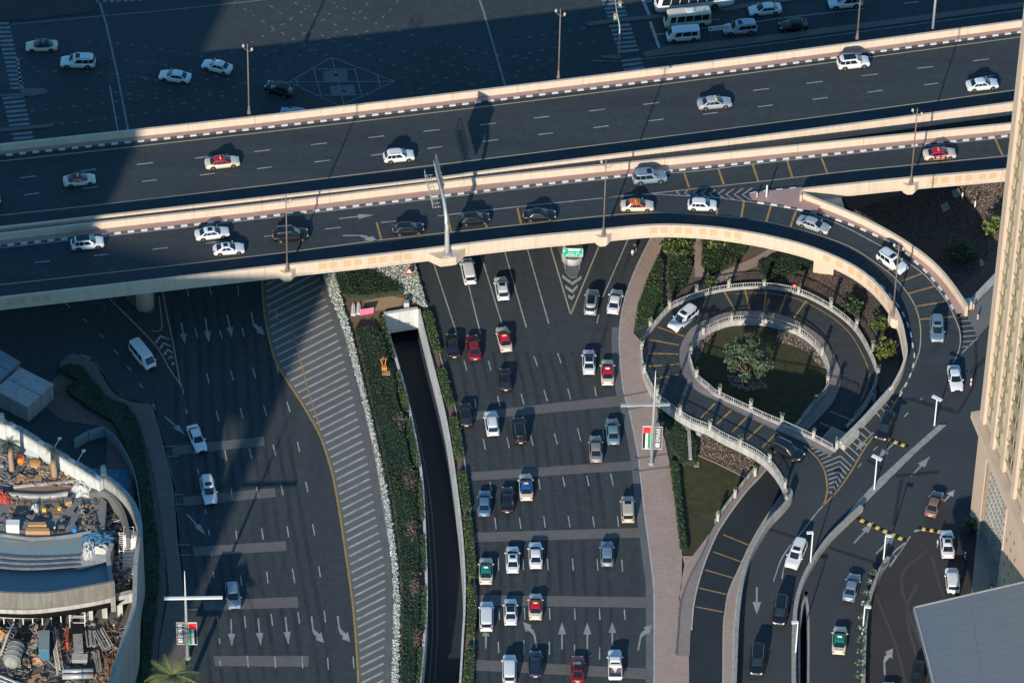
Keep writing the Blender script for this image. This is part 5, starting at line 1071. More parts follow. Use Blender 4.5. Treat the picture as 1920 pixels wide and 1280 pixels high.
NAMES = dict(sedan='saloon_car', taxi='taxi', coupe='coupe_car', suv='off_road_car', big_suv='off_road_car', crossover='crossover_car', hatch='hatchback_car', wagon='estate_car', van='van', minibus='minibus', coach='coach', jeep='jeep', pickup='pickup_truck')
SHARED = {}
def ext(key, b, m):
    if key not in SHARED: SHARED[key] = b().mesh(key.split('|')[0], m)
    return SHARED[key]
def slotmat(o, m):
    o.material_slots[0].link = 'OBJECT'; o.material_slots[0].material = m
GRP = {'j': 'vehicles on the shaded upper road', 'u': 'vehicles on the upper flyover', 'l': 'vehicles on the lower flyover', 'r': 'vehicles on the ramps', 'n': 'vehicles queuing on the right carriageway', 's': 'vehicles on the left carriageway', 'p': 'vehicles on the right plaza roads'}
def car(st, px, py, hx, hy, z, paint_, label, grp, accent=None, sun=None, black_roof=False, sign=None, doors=None, cat=None, sz=.72):
    S_ = STYLE[st]; cb = S_['cab']; p = P(px, py, z+sz); q = P(px+hx*4, py+hy*4, z+sz); h = math.atan2(q.y-p.y, q.x-p.x)
    root = thing(NAMES[st], (p.x, p.y, z+.012), label, cat or {'taxi': 'taxi', 'van': 'van', 'minibus': 'minibus', 'coach': 'coach', 'pickup': 'pickup truck', 'jeep': 'jeep'}.get(st, 'car'), GRP[grp], h)
    pm = paintmat(paint_, PC[paint_], .25 if paint_ in ('silver', 'grey', 'taupe', 'steel', 'blue', 'bluegrey') else 0); am = paintmat(accent, PC[accent]) if accent else pm; last = None
    for nm, me, key, loc in S_['parts']:
        par = last if nm[0] == '>' else root
        o = bpy.data.objects.new(nm.lstrip('>'), me); COL.objects.link(o); o.parent = par
        if loc: o.location = loc
        if key: slotmat(o, am if key == 'accent' else pm)
        if nm[0] != '>': last = o
    root.scale = (1+.05*(rng.random()-.5)*2, 1+.02*(rng.random()-.5)*2, 1+.035*(rng.random()-.5)*2); z1 = cb.zr
    def add(nm, me): o = bpy.data.objects.new(nm, me); COL.objects.link(o); o.parent = root
    if sun: add('sunroof', ext('sunroof|%s|%s' % (st, sun), lambda: cb.roof(*( (cb.xr1-.85, cb.xr1-.2, cb.wr*.62) if sun == 1 else (cb.xr0+.5, cb.xr1-.15, cb.wr*.72))), GLASS))
    if black_roof: add('roof_panel', ext('roof_panel|'+st, lambda: cb.roof(cb.xr0+.12, cb.xr1-.02, cb.wr*.86, .028), GLASS))
    if sign: add('roof_sign', ext('roof_sign|'+st+sign, lambda: MB().box(((cb.xr0+cb.xr1)/2+(.12 if sign != 'bar' else .5), 0, z1+.13), (.16, .62 if sign != 'bar' else 1.0, .17), 0, .75), YSIGN if sign != 'w' else PLATE))
    if doors:
        W = S_['W']
        for s_ in (-1, 1):
            d_ = bpy.data.objects.new('door', ext('door|%d' % s_, lambda: MB().box((-.02, s_*(W/2+.004), .66), (1.95, .02, .46)), WHITE)); COL.objects.link(d_); d_.parent = root; slotmat(d_, am)
            b_ = MB()
            for x_, w_ in ((-.62, .30), (-.26, .24), (.22, .12), (.48, .26)): b_.box((x_, s_*(W/2+.016), .66), (w_, .012, .17))
            o_ = b_.build('door_lettering', PLATE, d_)
    if st == 'taxi' and accent == 'green':
        b_ = MB()
        for k_ in range(5): b_.box((-cb.L/2+.42 if 0 else -1.98, -.42+k_*.21, 1.025), (.10, .13, .012))
        o_ = b_.build('number_lettering', BLACK, root, world=False)
    return root
J, U, Lw, Nn, Ss, Pp = ('j', 0.0), ('u', ZF), ('l', ZF), ('n', 0.0), ('s', 0.0), ('p', PZ)
def C(st, g, px, py, hx, hy, paint_, label, **k): return car(st, px, py, hx, hy, k.pop('z', g[1]), paint_, label, g[0], **k)
# shaded upper road (heading left)
C('taxi', J, 78, 85, -60, 1, 'cream', 'cream taxi with dark blue roof in the shade beside the left crosswalk', accent='navy', sign='y')
C('big_suv', J, 146, 116, -60, -1, 'white', 'white off-road car with sunroof second from the left crosswalk', sun=1)
C('sedan', J, 328, 142, -62, -9, 'white', 'white saloon in the shade nearest the left brown lamp post, lower of the two', )
C('sedan', J, 407, 124, -57, -14, 'white', 'white saloon in the shade directly left of the brown lamp post, upper of the two')
C('crossover', J, 523, 166, -52, -17, 'black', 'black car hidden in the shade left of the painted diamond')
C('hatch', J, 553, 213, -56, -10, 'bluegrey', 'pale blue car mostly hidden behind the flyover parapet under the painted diamond')
C('coach', J, 1302, -4, -100, 10, 'white', 'large white coach cut by the top edge of the picture', sz=1.7)
C('minibus', J, 1289, 33, -90, 8, 'cream', 'cream minibus with a row of windows beside the white coach', sz=1.35)
C('van', J, 1281, 63, -62, 5, 'white', 'white van waiting at the stop line below the cream minibus', sz=1.0)
C('big_suv', J, 1387, 53, -62, 5, 'silver', 'silver off-road car with sunroof behind the white road sign', sun=1)
C('sedan', J, 1434, 17, -62, 6, 'white', 'white saloon near the top edge right of the cream minibus')
C('big_suv', J, 1585, 4, -62, 6, 'white', 'white off-road car with black roof at the top edge beside the lamp post', black_roof=True)
C('hatch', J, 1487, 47, -62, 6, 'black', 'dark hatchback in the shade on the lane nearest the flyover parapet')
# upper flyover
F = (62, -7)
C('taxi', U, 149, 336, *F, 'cream', 'cream taxi with red roof in the shaded left end of the upper flyover', accent='maroon', sign='w')
C('taxi', U, 417, 303, 62, -7, 'cream', 'cream taxi with bright red roof just inside the sunlit part of the upper flyover', accent='crimson', sign='y')
C('crossover', U, 748, 292, 60, -6, 'white', 'white crossover on the upper flyover just left of the overhead sign', )
C('taxi', U, 1340, 192, 62, -6, 'silver', 'silver taxi with yellow roof sign on the upper flyover', sign='bar')
C('suv', U, 1600, 117, 62, -7, 'white', 'white off-road car with black panoramic roof by the far kerb of the upper flyover', sun=2)
C('sedan', U, 1842, 157, 62, -7, 'white', 'white saloon at the right end of the upper flyover near the tower')
C('hatch', U, -26, 376, 62, -7, 'grey', 'dark car cut by the left edge of the picture on the upper flyover')
# lower flyover
C('crossover', Lw, 164, 455, 62, -6, 'white', 'white car with black roof in the shaded left end of the lower flyover', black_roof=True)
C('sedan', Lw, 398, 436, 62, -8, 'white', 'white saloon with sunroof beside the kerb, upper of the close pair', sun=1)
C('coupe', Lw, 429, 465, 62, -5, 'white', 'white sporty saloon with sunroof, lower of the close pair on the lower flyover', sun=1)
C('suv', Lw, 545, 440, 64, -5, 'black', 'black off-road car crossing behind the left lamp post of the lower flyover')
C('hatch', Lw, 766, 428, 60, -4, 'black', 'black hatchback left of the big sign pole on the lower flyover')
C('hatch', Lw, 890, 409, 60, -5, 'black', 'black hatchback just right of the big sign pole')
C('sedan', Lw, 1012, 402, 60, -2, 'black', 'black saloon on the lower flyover above the green road sign')
C('suv', Lw, 1218, 332, 62, -6, 'bluegrey', 'silver blue off-road car by the kerb above the orange roofed taxi', sun=1)
C('taxi', Lw, 1195, 384, 62, -1, 'cream', 'cream taxi with orange roof on the lower flyover', accent='orange', sign='y')
C('hatch', Lw, 1317, 383, 60, 2, 'white', 'white hatchback where the ramp leaves the lower flyover beside the chevrons')
C('taxi', Lw, 1762, 287, 62, -5, 'cream', 'cream taxi with red roof and red doors on the lower flyover near the tower', accent='crimson', sign='y', doors=True)
C('sedan', ('r', zr(1526, 420)), 1526, 420, 55, 19, 'silver', 'silver saloon on the curved ramp just past the pink nose pavement')
C('big_suv', ('r', zr(1673, 490)), 1673, 491, 48, 33, 'white', 'white off-road car with sunroof on the curved ramp beside the lamp post', sun=1)
C('suv', ('r', zr(1757, 618)), 1757, 617, 2, 50, 'steel', 'dark blue grey off-road car at the foot of the curved ramp', sun=1)
C('sedan', ('r', PZ), 1791, 708, 9, 50, 'white', 'white saloon at the foot of the ramp beside the hatched triangle')
C('big_suv', Pp, 1660, 801, -17, 40, 'black', 'black off-road car waiting beside the short yellow and black hump')
C('suv', ('r', PZ), 1476, 844, 50, 24, 'black', 'black off-road car coming off the spiral ramp bridge')
C('big_suv', ('r', 2.6), 1281, 598, -48, 40, 'white', 'white off-road car with sunroof driving round the spiral ramp', sun=1, z=.85)
# right carriageway (heading away)
C('wagon', Nn, 878, 508, -10, -50, 'white', 'white estate car just below the flyover in the left lane')
C('crossover', Nn, 941, 540, -9, -50, 'white', 'white crossover with sunroof in the second lane below the flyover', sun=1)
C('sedan', Nn, 849, 647, -7, -50, 'black', 'black saloon left of the dark red saloon by the median')
C('sedan', Nn, 888, 650, -7, -50, 'maroon', 'dark red saloon between the black saloon and the red taxi')
C('taxi', Nn, 945, 634, -12, -50, 'cream', 'cream taxi with red roof and tail beside the dark red saloon', accent='crimson', sign='y')
C('hatch', Nn, 947, 711, -4, -50, 'black', 'black hatchback below the red tailed taxi')
C('hatch', Nn, 873, 777, -4, -50, 'black', 'black hatchback by the median beside the white crossover on the paver band')
C('crossover', Nn, 922, 793, -7, -50, 'white', 'white crossover with roof rails between two black cars on the upper paver band')
C('suv', Nn, 974, 807, -5, -50, 'black', 'black off-road car right of the white crossover on the upper paver band')
C('taxi', Nn, 986, 911, -3, -50, 'cream', 'cream taxi with blue roof', accent='royal', sign='y')
C('sedan', Nn, 908, 942, 1, -50, 'blue', 'dark blue grey saloon by the median, left of the black saloon')
C('sedan', Nn, 951, 935, 0, -50, 'black', 'black saloon beside the blue roofed taxi')
C('suv', Nn, 1109, 566, 6, -50, 'silver', 'silver off-road car with long black glass roof beside the white saloon', sun=2)
C('sedan', Nn, 1153, 564, 10, -50, 'white', 'white saloon nearest the pink pavement below the flyover')
C('sedan', Nn, 1104, 677, -1, -50, 'white', 'white saloon with black glass roof beside the red roofed taxi', black_roof=True)
C('taxi', Nn, 1139, 696, -1, -50, 'cream', 'cream taxi with red roof nearest the pink pavement', accent='crimson', sign='w')
C('sedan', Nn, 1149, 807, -4, -50, 'teal', 'teal blue saloon nearest the pavement by the banner pole')
C('sedan', Nn, 1117, 840, -2, -50, 'taupe', 'grey brown saloon left of the teal saloon')
C('wagon', Nn, 1177, 954, -2, -50, 'beige', 'beige estate car with small sunroof hugging the pavement kerb', sun=1)
C('taxi', Nn, 911, 1068, 0, -50, 'cream', 'cream taxi with green roof by the median', accent='green', sign='w')
C('sedan', Nn, 961, 1047, -1, -50, 'white', 'white saloon with sunroof right of the green roofed taxi by the median', sun=1)
C('sedan', Nn, 1004, 1039, -2, -50, 'white', 'white saloon below the third paver band, right of the one with a sunroof')
C('hatch', Nn, 1138, 1037, -1, -50, 'steel', 'steel blue hatchback alone below the third paver band')
C('wagon', Nn, 912, 1154, 0, -50, 'white', 'white estate car on the fourth paver band by the median')
C('sedan', Nn, 957, 1145, -1, -50, 'white', 'white saloon with black roof between the white estate and the red roofed taxi', black_roof=True)
C('taxi', Nn, 1004, 1135, 0, -50, 'cream', 'cream taxi with red roof on the fourth paver band', accent='crimson', sign='y')
C('wagon', Nn, 955, 1254, 0, -50, 'white', 'white estate car at the bottom edge left of the navy saloon')
C('sedan', Nn, 1004, 1243, 0, -50, 'navy', 'navy blue saloon at the bottom edge below the left turn arrow')
C('coupe', Nn, 1083, 1252, 0, -50, 'maroon', 'dark red coupe with black roof at the bottom edge', black_roof=True)
C('pickup', Nn, 1153, 1245, -1, -50, 'white', 'white pickup truck with an open bed at the bottom edge')
# left carriageway (heading towards the camera)
C('van', Ss, 267, 664, 28, 34, 'white', 'white van in the shade on the left slip road', sz=1.0)
C('sedan', Ss, 369, 821, 17, 40, 'white', 'white saloon in the shade on the upper left paver band')
C('suv', Ss, 391, 919, 9, 44, 'white', 'white off-road car with sunroof in the shade on the left carriageway', sun=1)
C('crossover', Ss, 437, 1116, 6, 44, 'bluegrey', 'grey car beside the arm of the left lamp pole')
# right plaza
C('big_suv', Pp, 1493, 1039, -22, 50, 'white', 'white off-road car with sunroof beside the curved barrier', sun=1)
C('big_suv', Pp, 1463, 1146, -7, 50, 'black', 'large black off-road car in the long shadow beside the barrier')
C('big_suv', Pp, 1420, 1238, -4, 50, 'black', 'black off-road car below the down arrow near the wall')
C('sedan', Pp, 1597, 1099, 13, -50, 'steel', 'steel blue saloon heading up between barrier and planter')
C('taxi', Pp, 1574, 1198, 3, -50, 'cream', 'cream taxi with green roof between barrier and planter', accent='green', sign='w')
C('sedan', Pp, 1752, 943, 18, -50, 'brown', 'brown saloon driving up towards the tower')
C('sedan', Pp, 1776, 1018, -4, -50, 'white', 'white saloon with sunroof stopped on the dark paving by the tower', sun=1)
C('jeep', Pp, 1786, 1086, -5, -50, 'white', 'white boxy jeep with a round spare wheel cover on its back', sz=.95)
C('hatch', Pp, 1722, 1262, -8, 50, 'black', 'black car half hidden under the grey canopy roof')
C('sedan', Pp, 1668, 1302, -2, -50, 'white', 'white car roof just showing at the bottom edge below the turn arrow')
# motorcycle with rider
def motorbike(px, py, hx, hy, label):
    p = P(px, py, .4); q = P(px+hx, py+hy, .4); t = thing('motorcycle', (p.x, p.y, .01), label, 'motorcycle', None, math.atan2(q.y-p.y, q.x-p.x))
    tw, rm = wheel_meshes(.31, .13)
    for x in (-.68, .7):
        o = bpy.data.objects.new('wheel', tw); COL.objects.link(o); o.parent = t; o.location = (x, 0, .31); r = bpy.data.objects.new('rim', rm); COL.objects.link(r); r.parent = o
    b = MB(); b.smooth = True; b.tube([(-.75, 0, .78), (-.4, 0, .80), (0, 0, .82), (.3, 0, .86), (.55, 0, .80)], [.06, .15, .17, .17, .07], 10); b.build('fuel_tank', BLACK, t)
    b = MB(); b.tube([(.70, 0, .31), (.52, 0, .98)], .05, 8); b.tube([(.46, -.36, 1.04), (.54, 0, 1.0), (.46, .36, 1.04)], .022, 6); b.build('handlebar', STEEL, t)
    MB().box((0, 0, .48), (.6, .28, .34)).build('engine', GREY_P, t); MB().box((-.92, 0, .72), (.1, .16, .1)).build('taillight', TAILL, t); MB().box((-.80, 0, .98), (.36, .34, .34), 0, .9).build('luggage_box', PLATE, t); MB().box((.62, 0, .95), (.12, .2, .2)).build('headlight', HEADL, t)
    MB().box((-.97, 0, .55), (.03, .22, .14)).build('number_plate', PLATE, t)
    return t
mt = motorbike(1189, 470, 9, -20, 'black motorcycle with a white luggage box in the shade below the flyover')

def skinned(name, joints, edges, m, loc, rz=0.0, lvl=1):
    """one continuous figure grown over a skeleton: joints = {name: (x, y, z, r)}"""
    keys = list(joints); bm = bmesh.new(); vs = [bm.verts.new(joints[k][:3]) for k in keys]
    for a, b in edges: bm.edges.new((vs[keys.index(a)], vs[keys.index(b)]))
    me = bpy.data.meshes.new(name); bm.to_mesh(me); bm.free(); o = bpy.data.objects.new(name, me); COL.objects.link(o)
    md = o.modifiers.new('skin', 'SKIN')
    for i, k in enumerate(keys):
        r = joints[k][3]; me.skin_vertices[0].data[i].radius = (r, r); me.skin_vertices[0].data[i].use_root = (k == 'pelvis')
    o.modifiers.new('sub', 'SUBSURF').levels = lvl
    dg = bpy.context.evaluated_depsgraph_get(); me2 = bpy.data.meshes.new_from_object(o.evaluated_get(dg)); o.modifiers.clear(); o.data = me2
    for p_ in me2.polygons: p_.use_smooth = True
    me2.materials.clear()
    return o
def person(x, y, z, rz, label, shirt, trousers, hat=None, pose='stand', hair=True):
    """standing, walking, bending or riding figure with clothes as bands of the one body mesh"""
    A = .22 if pose == 'walk' else .0; bend = pose == 'bend'; ride = pose == 'ride'; fx = .32 if bend else (.14 if ride else 0); zt = -.14 if bend else 0
    hz = .92 if not ride else .86
    j = dict(pelvis=(0, 0, hz, .145), waist=(fx*.35, 0, hz+.20, .135), chest=(fx*.8, 0, hz+.42+zt*.5, .165), neck=(fx*1.15, 0, hz+.60+zt, .062), head=(fx*1.3+.015, 0, hz+.74+zt, .105), crown=(fx*1.35+.01, 0, hz+.84+zt, .085))
    e = [('pelvis', 'waist'), ('waist', 'chest'), ('chest', 'neck'), ('neck', 'head'), ('head', 'crown')]
    for s, n in ((1, 'a'), (-1, 'b')):
        k = A*s
        if ride: L = [(.30, .16*s, hz-.04, .085), (.42, .20*s, .50, .065), (.22, .19*s, .18, .05), (.36, .19*s, .14, .045)]
        else: L = [(0, .10*s, hz-.12, .088), (k*.9+.03, .10*s, .50, .066), (k*1.4-.03, .10*s, .10, .048), (k*1.4+.12, .11*s, .045, .042)]
        sh = (fx*.8, .19*s, hz+.50+zt, .062)
        if ride or bend: Ar = [sh, (fx+.20, .25*s, hz+.28+zt, .05), (fx+.42, .26*s, hz+.20+zt*1.6, .038), (fx+.52, .26*s, hz+.17+zt*1.6, .036)]
        else: Ar = [sh, (-k*.4, .25*s, hz+.22, .049), (-k*.8+.08, .26*s, hz-.02, .038), (-k*.8+.10, .26*s, hz-.11, .036)]
        for nm, pts, root in (('l', L, 'pelvis'), ('r', Ar, 'chest')):
            pr = root
            for i, q in enumerate(pts): kk = nm+n+str(i); j[kk] = q; e.append((pr, kk)); pr = kk
    o = skinned('person', j, e, None, (x, y, z))
    me = o.data
    for m in (shirt, trousers, SKIN, BLACK): me.materials.append(m)
    for p_ in me.polygons:
        c = p_.center; zz = c.z
        if zz > hz+.56+zt: p_.material_index = 2
        elif zz < .10: p_.material_index = 3
        elif zz < hz+.06 and abs(c.y) < .22 and not ((ride or bend) and c.x > fx+.15 and zz > hz-.1): p_.material_index = 1
        elif abs(c.y) > .215 and (zz < hz+.05): p_.material_index = 2
        else: p_.material_index = 0
    o.location = (x, y, z); o.rotation_euler = (0, 0, rz); props(o, label, 'person')
    hx_, hzz = j['crown'][0], j['crown'][2]
    b = MB(); b.smooth = True
    if hat is not None: b.lathe([(.155, -.03), (.125, 0), (.12, .06), (.07, .115), (.001, .13)], 14, (hx_, 0, hzz-.0)); b.build('hat', hat, o, world=False)
    elif hair: b.lathe([(.10, -.08), (.108, .0), (.085, .07), (.001, .095)], 12, (hx_-.012, 0, hzz)); b.build('hair', BLACK, o, world=False)
    for s in (-1, 1):
        MB().box((j['head'][0]+.098, .035*s, j['head'][2]+.015), (.015, .022, .012)).build('eye', BLACK, o)
    return o
person(mt.location.x, mt.location.y, .02, mt.rotation_euler.z, 'motorcyclist in dark clothes and a dark helmet riding below the flyover', BLACK, GREY_P, BLACK, 'ride')
# ================================================================ BEIGE TOWER
STONE = mat('beige_stone', (.56, .395, .29), .8, (.60, .44, .325), .35, 3.0, streak=.08); STONE_L = mat('pale_stone', (.55, .42, .32), .8, (.59, .46, .355), .5, 3.0, streak=.08)
FRAME_Y = mat('window_surround', (.40, .34, .23), .7)
B0 = P(1838, 768, 26); FT = Vector((.245, -.97, 0)).normalized(); FN = Vector((FT.y, -FT.x, 0))
TW_ = thing('tower', (B0.x+8, B0.y-20, PZ), 'tall beige tower with rows of recessed windows and a big lattice window at its foot', 'tower')
def fp(s, z, o=0.0): return Vector((B0.x, B0.y, 0))+FT*s+FN*o+Vector((0, 0, z))
def fbox(b, s0, s1, z0, z1, o0, o1):
    q = [fp(s0, 0, o0), fp(s1, 0, o0), fp(s1, 0, o1), fp(s0, 0, o1)]; return b.prism(q, z0, z1)
S1 = 46
MAINM = MB(); fbox(MAINM, 0, S1, 25.0, 118, -.45, -26); MAINM.build('wall', STONE, TW_)
cols = [(3.4, .62), (7.4, .80), (12.2, 1.35), (17.0, .8), (21.2, .8), (26, 1.35), (31, .8), (36, .8)]
edges = [0]+[(cols[i][0]+cols[i+1][0])/2 for i in range(len(cols)-1)]+[38.5]
for i, e in enumerate(edges):
    fbox(MB(), e+(.0 if i == 0 else -.55), e+(1.5 if i == 0 else .55), 24.6-.35*(i % 2), 118, .0, -.5).build('pilaster', STONE_L, TW_)
zs = [28.6+3.72*i for i in range(23)]
def mesh_at(o, me, parent, name):
    w = bpy.data.objects.new(name, me); COL.objects.link(w); w.parent = parent; w.matrix_parent_inverse = Matrix.Translation(-parent.location); w.location = o; return w
wms = {}
for s, hw in cols:
    if hw not in wms:
        f_ = MB(); 
        def lb(b, s0, s1, z0, z1, o0, o1):
            q = [FT*s0+FN*o0, FT*s1+FN*o0, FT*s1+FN*o1, FT*s0+FN*o1]; return b.prism(q, z0, z1)
        H = 1.12
        lb(f_, -hw-.14, -hw, -H, H, -.43, -.12); lb(f_, hw, hw+.14, -H, H, -.43, -.12); lb(f_, -hw-.14, hw+.14, H, H+.14, -.43, -.1); lb(f_, -hw-.2, hw+.2, -H-.14, -H, -.43, -.02)
        lb(f_, -.035, .035, -H, H, -.43, -.32)
        g_ = MB(); lb(g_, -hw, hw, -H, H, -.445, -.40)
        wms[hw] = (f_.mesh('window_frame', FRAME_Y), g_.mesh('pane', WGLASS))
    for z in zs:
        # keep to the windows the photograph can show: its right edge cuts the facade
        if PX(fp(s-hw, z))[0] > 1935: continue
        w = mesh_at(fp(s, z), wms[hw][0], TW_, 'window'); g = bpy.data.objects.new('pane', wms[hw][1]); COL.objects.link(g); g.parent = w
for z in [30.46+3.72*i for i in range(23)]:
    for i in range(3): fbox(MB(), edges[i]+.57+(1.0 if i == 0 else 0), edges[i+1]-.57, z-.12, z+.12, -.28, -.46).build('string_course', STONE, TW_)
cb_ = MB(); fbox(cb_, -1.3, S1, 23.4, 24.5, .75, -.6); fbox(cb_, -1.0, S1, 22.9, 23.4, .45, -.6); cb_.build('cornice', STONE_L, TW_)
bb_ = MB(); fbox(bb_, .4, 4.5, PZ-.1, 23, .0, -26); fbox(bb_, 13.4, S1, PZ-.1, 23, 0, -26); fbox(bb_, 4.4, 13.5, 20.8, 23.0, 0, -26); fbox(bb_, 4.4, 13.5, PZ-.1, 20.9, -.9, -26); bb_.build('base_wall', STONE, TW_)
lw = MB(); fbox(lw, 4.5, 13.4, PZ, 20.8, -.82, -.9); gl = lw.build('lattice_window', WGLASS, TW_)
for i in range(13):
    s = 4.6+i*.72; fbox(MB(), s-.07, s+.07, PZ, 20.8, -.55, -.8).build('mullion', CONC, gl)
for k in range(10):
    z = PZ+.3+k*1.55; fbox(MB(), 4.5, 13.4, z-.06, z+.06, -.5, -.8).build('transom', CONC, gl)
fbox(MB(), 4.2, 4.5, PZ, 21.1, .12, -.85).build('window_surround', STONE_L, TW_); fbox(MB(), 13.4, 13.7, PZ, 21.1, .12, -.85).build('window_surround', STONE_L, TW_)
for i in range(5):
    for k in range(5):
        if (i+k) % 2: fbox(MB(), 14.6+i*.9, 14.9+i*.9, 9+k*2.3, 9.7+k*2.3, .03, -.1).build('vent', POLE_D, TW_)
# canopy at the lower right
cpx = [(1712, 1138), (1815, 1114), (1920, 1090), (2030, 1065), (2030, 1345), (1764, 1345), (1738, 1235)]
cp = thing('canopy', P(1850, 1230, 12), 'large flat grey canopy roof of long metal sheets at the lower right corner', 'canopy')
zc = 17.0; cps = P3(cpx, zc); cb2 = MB(); cb2.prism(cps, zc-.9, zc); cb2.build('roof_slab', GREYROOF, cp)
def lineclip(y0):
    return None
e0, e1, f0, f1 = cps[0], cps[3], cps[5], cps[4]
for i in range(17):
    a0, a1 = e0.lerp(f0, i/17), e1.lerp(f1, i/17); b0, b1 = e0.lerp(f0, (i+1)/17), e1.lerp(f1, (i+1)/17); j = .012
    q = [a0.lerp(b0, j), a1.lerp(b1, j), a1.lerp(b1, 1-j), a0.lerp(b0, 1-j)]
    for k in range(3):
        u0, u1 = k/3+.004, (k+1)/3-.004; r = [q[0].lerp(q[1], u0), q[0].lerp(q[1], u1), q[3].lerp(q[2], u1), q[3].lerp(q[2], u0)]
        MB().prism(r, zc-.02, zc+.03+.004*((i*7+k*3) % 3)).build('roof_panel', GREYROOF, cp)
MB().wall(cps[:4], -.18, -.5, .12).build('gutter', STEEL, cp); MB().wall([cps[5], cps[6], cps[0]], -.18, -.5, .12).build('gutter', STEEL, cp)
for x, y in ((1760, 1175), (1800, 1330), (1900, 1200)):
    p = P(x, y, zc-1); MB().box((p.x, p.y, (PZ+zc-.9)/2), (.5, .5, zc-.9-PZ)).build('column', CONC, cp)

# ================================================================ UNSEEN TOWERS assumed from the left shadows, shaped to cast them
AU = Vector((SUNL.x, SUNL.y, 0)).normalized(); AV = Vector((AU.y, -AU.x, 0)); TAN = 1/math.hypot(SUNL.x, SUNL.y); A0 = -175.0
def cv(p): return p.dot(AV)
def zt(p): return p.z+(p.dot(AU)-A0)*TAN
cB = (cv(P(265, 320, ZF))+cv(P(244, 372, ZF)))/2; cA = (cv(P(480, 860))+cv(P(560, 632))+cv(P(442, 965)))/3
FAC = mat('unseen_tower_wall', (.30, .27, .24), .6, (.36, .33, .29), .3, 3.0)
def offbox(nm, c0, c1, z0, z1, label, dep=16):
    q = [AU*A0+AV*c0, AU*A0+AV*c1, AU*(A0-dep)+AV*c1, AU*(A0-dep)+AV*c0]
    b = MB(); b.prism(q, z0, z1); b.prism([v*1.0 for v in q], z0-.01, z0) ; return b
ot = thing('unseen_shade_tower', AU*A0+AV*(cB-20), 'assumed unseen tower with raised blocks added to shade the left side', 'tower')
cD = cv(P(254, 1280)); ztop = zt(P(420, 500, ZF)); cL = cv(P(-60, 490))
offbox('a', cL-110, cL, 0, 330, '').build('wall', FAC, ot)
lows = [(-60, 490), (30, 525), (120, 570), (220, 628), (306, 680), (342, 688), (382, 735), (389, 772)]
prev = cL
for (xa, ya), (xb, yb) in zip(lows, lows[1:]):
    for k in range(3):
        f0, f1 = k/3, (k+1)/3; c1 = min(cD, cv(P(xa+(xb-xa)*f1, ya+(yb-ya)*f1)))
        if c1 > prev+.05: offbox('b', prev, c1, zt(P(xa+(xb-xa)*f0, ya+(yb-ya)*f0))+16*TAN+.3, 330 if c1 <= cB else ztop, '').build('added_shade_block', FAC, ot); prev = c1  # added raised blocks: shade the ground beyond, leave the building site lit
if cD > prev: offbox('b', prev, cD, zt(P(389, 772))+16*TAN-.4, ztop, '').build('added_shade_block', FAC, ot)  # last added raised block, shaped for its shadow
offbox('c', cD, cA, 0, ztop, '').build('wall', FAC, ot)

# ================================================================ STREET FURNITURE
def lamp_twin(px, py, z, h, where, lean=0.0):
    p = P(px, py, z) if not isinstance(px, Vector) else px; t = thing('street_lamp', p, 'slim brown lamp post '+where, 'street lamp', 'brown twin globe lamp posts')
    b = MB(); b.smooth = True; b.tube([(p.x, p.y, p.z-.4), (p.x, p.y, p.z+h*.5), (p.x, p.y, p.z+h)], .13, 10, .075); b.build('post', POLE_D, t)
    b = MB(); b.smooth = True; b.lathe([(.28, -.1), (.28, .4), (.18, .9), (.14, 1.6), (.12, 1.7)], 10, (p.x, p.y, p.z)); b.build('base', POLE_D, t)
    for s in (-1, 1):
        b = MB(); b.tube([(p.x, p.y, p.z+h-.9), (p.x+s*.45, p.y-.25*s, p.z+h-.75), (p.x+s*.62, p.y-.35*s, p.z+h-.45)], .045, 6); b.build('arm', POLE_D, t)
        b = MB(); b.smooth = True; b.lathe([(.05, -.30), (.15, -.24), (.21, -.05), (.18, .12), (.10, .24), (.02, .30)], 12, (p.x+s*.62, p.y-.35*s, p.z+h-.25)); b.build('lamp_globe', LAMP, t)
    b = MB(); b.lathe([(.08, 0), (.1, .15), (.02, .5)], 8, (p.x, p.y, p.z+h)); b.build('finial', POLE_D, t)
lamp_twin(BAY[0], 0, 12.9, 14.0, 'on the near parapet left of the big sign')
lamp_twin(BAY[1], 0, 12.9, 14.0, 'on the near parapet above the green road sign')
lamp_twin(BAY[2], 0, 8.7, 13.4, 'on the inside of the curved ramp')
lamp_twin(BAY[3], 0, 12.6, 14.0, 'on the right parapet beside the red taxi')
lamp_twin(467, 214, ZF+1, 13.0, 'behind the upper flyover near the two white saloons'); lamp_twin(1047, 148, ZF+1, 13.0, 'behind the upper flyover in the picture centre'); lamp_twin(1607, 74, ZF+1, 13.0, 'behind the upper flyover at the top right')
p = P(1749, 54, ZF+1); t = thing('lamp_mast', p, 'pale grey mast rising behind the upper flyover near the top right', 'mast'); b = MB(); b.smooth = True; b.tube([p, p+Vector((0, 0, 12))], .2, 10, .14); b.build('post', CONC, t); MB().box((p.x, p.y, p.z+6), (.5, .5, .5)).build('bracket', CONC, t)
def white_lamp(px, py, h, kind, where):
    p = P(px, py, PZ); t = thing('road_lamp', p, 'thin white lamp post '+where, 'road lamp', 'thin white lamp posts on the plaza')
    b = MB(); b.tube([(p.x, p.y, PZ), (p.x, p.y, PZ+h)], .10, 8, .08); b.build('post', POLE_W, t)
    if kind == 'T': MB().box((p.x, p.y, PZ+h+.05), (1.5, .5, .12), -.6).build('lamp_head', POLE_W, t)
    else: s = -1 if kind == 'L' else 1; MB().box((p.x+s*.38, p.y, PZ+h), (.9, .42, .12), -.15*s).build('lamp_head', POLE_W, t)
    MB().box((p.x, p.y, PZ+.03), (.4, .4, .06)).build('base_plate', GREY_P, t)
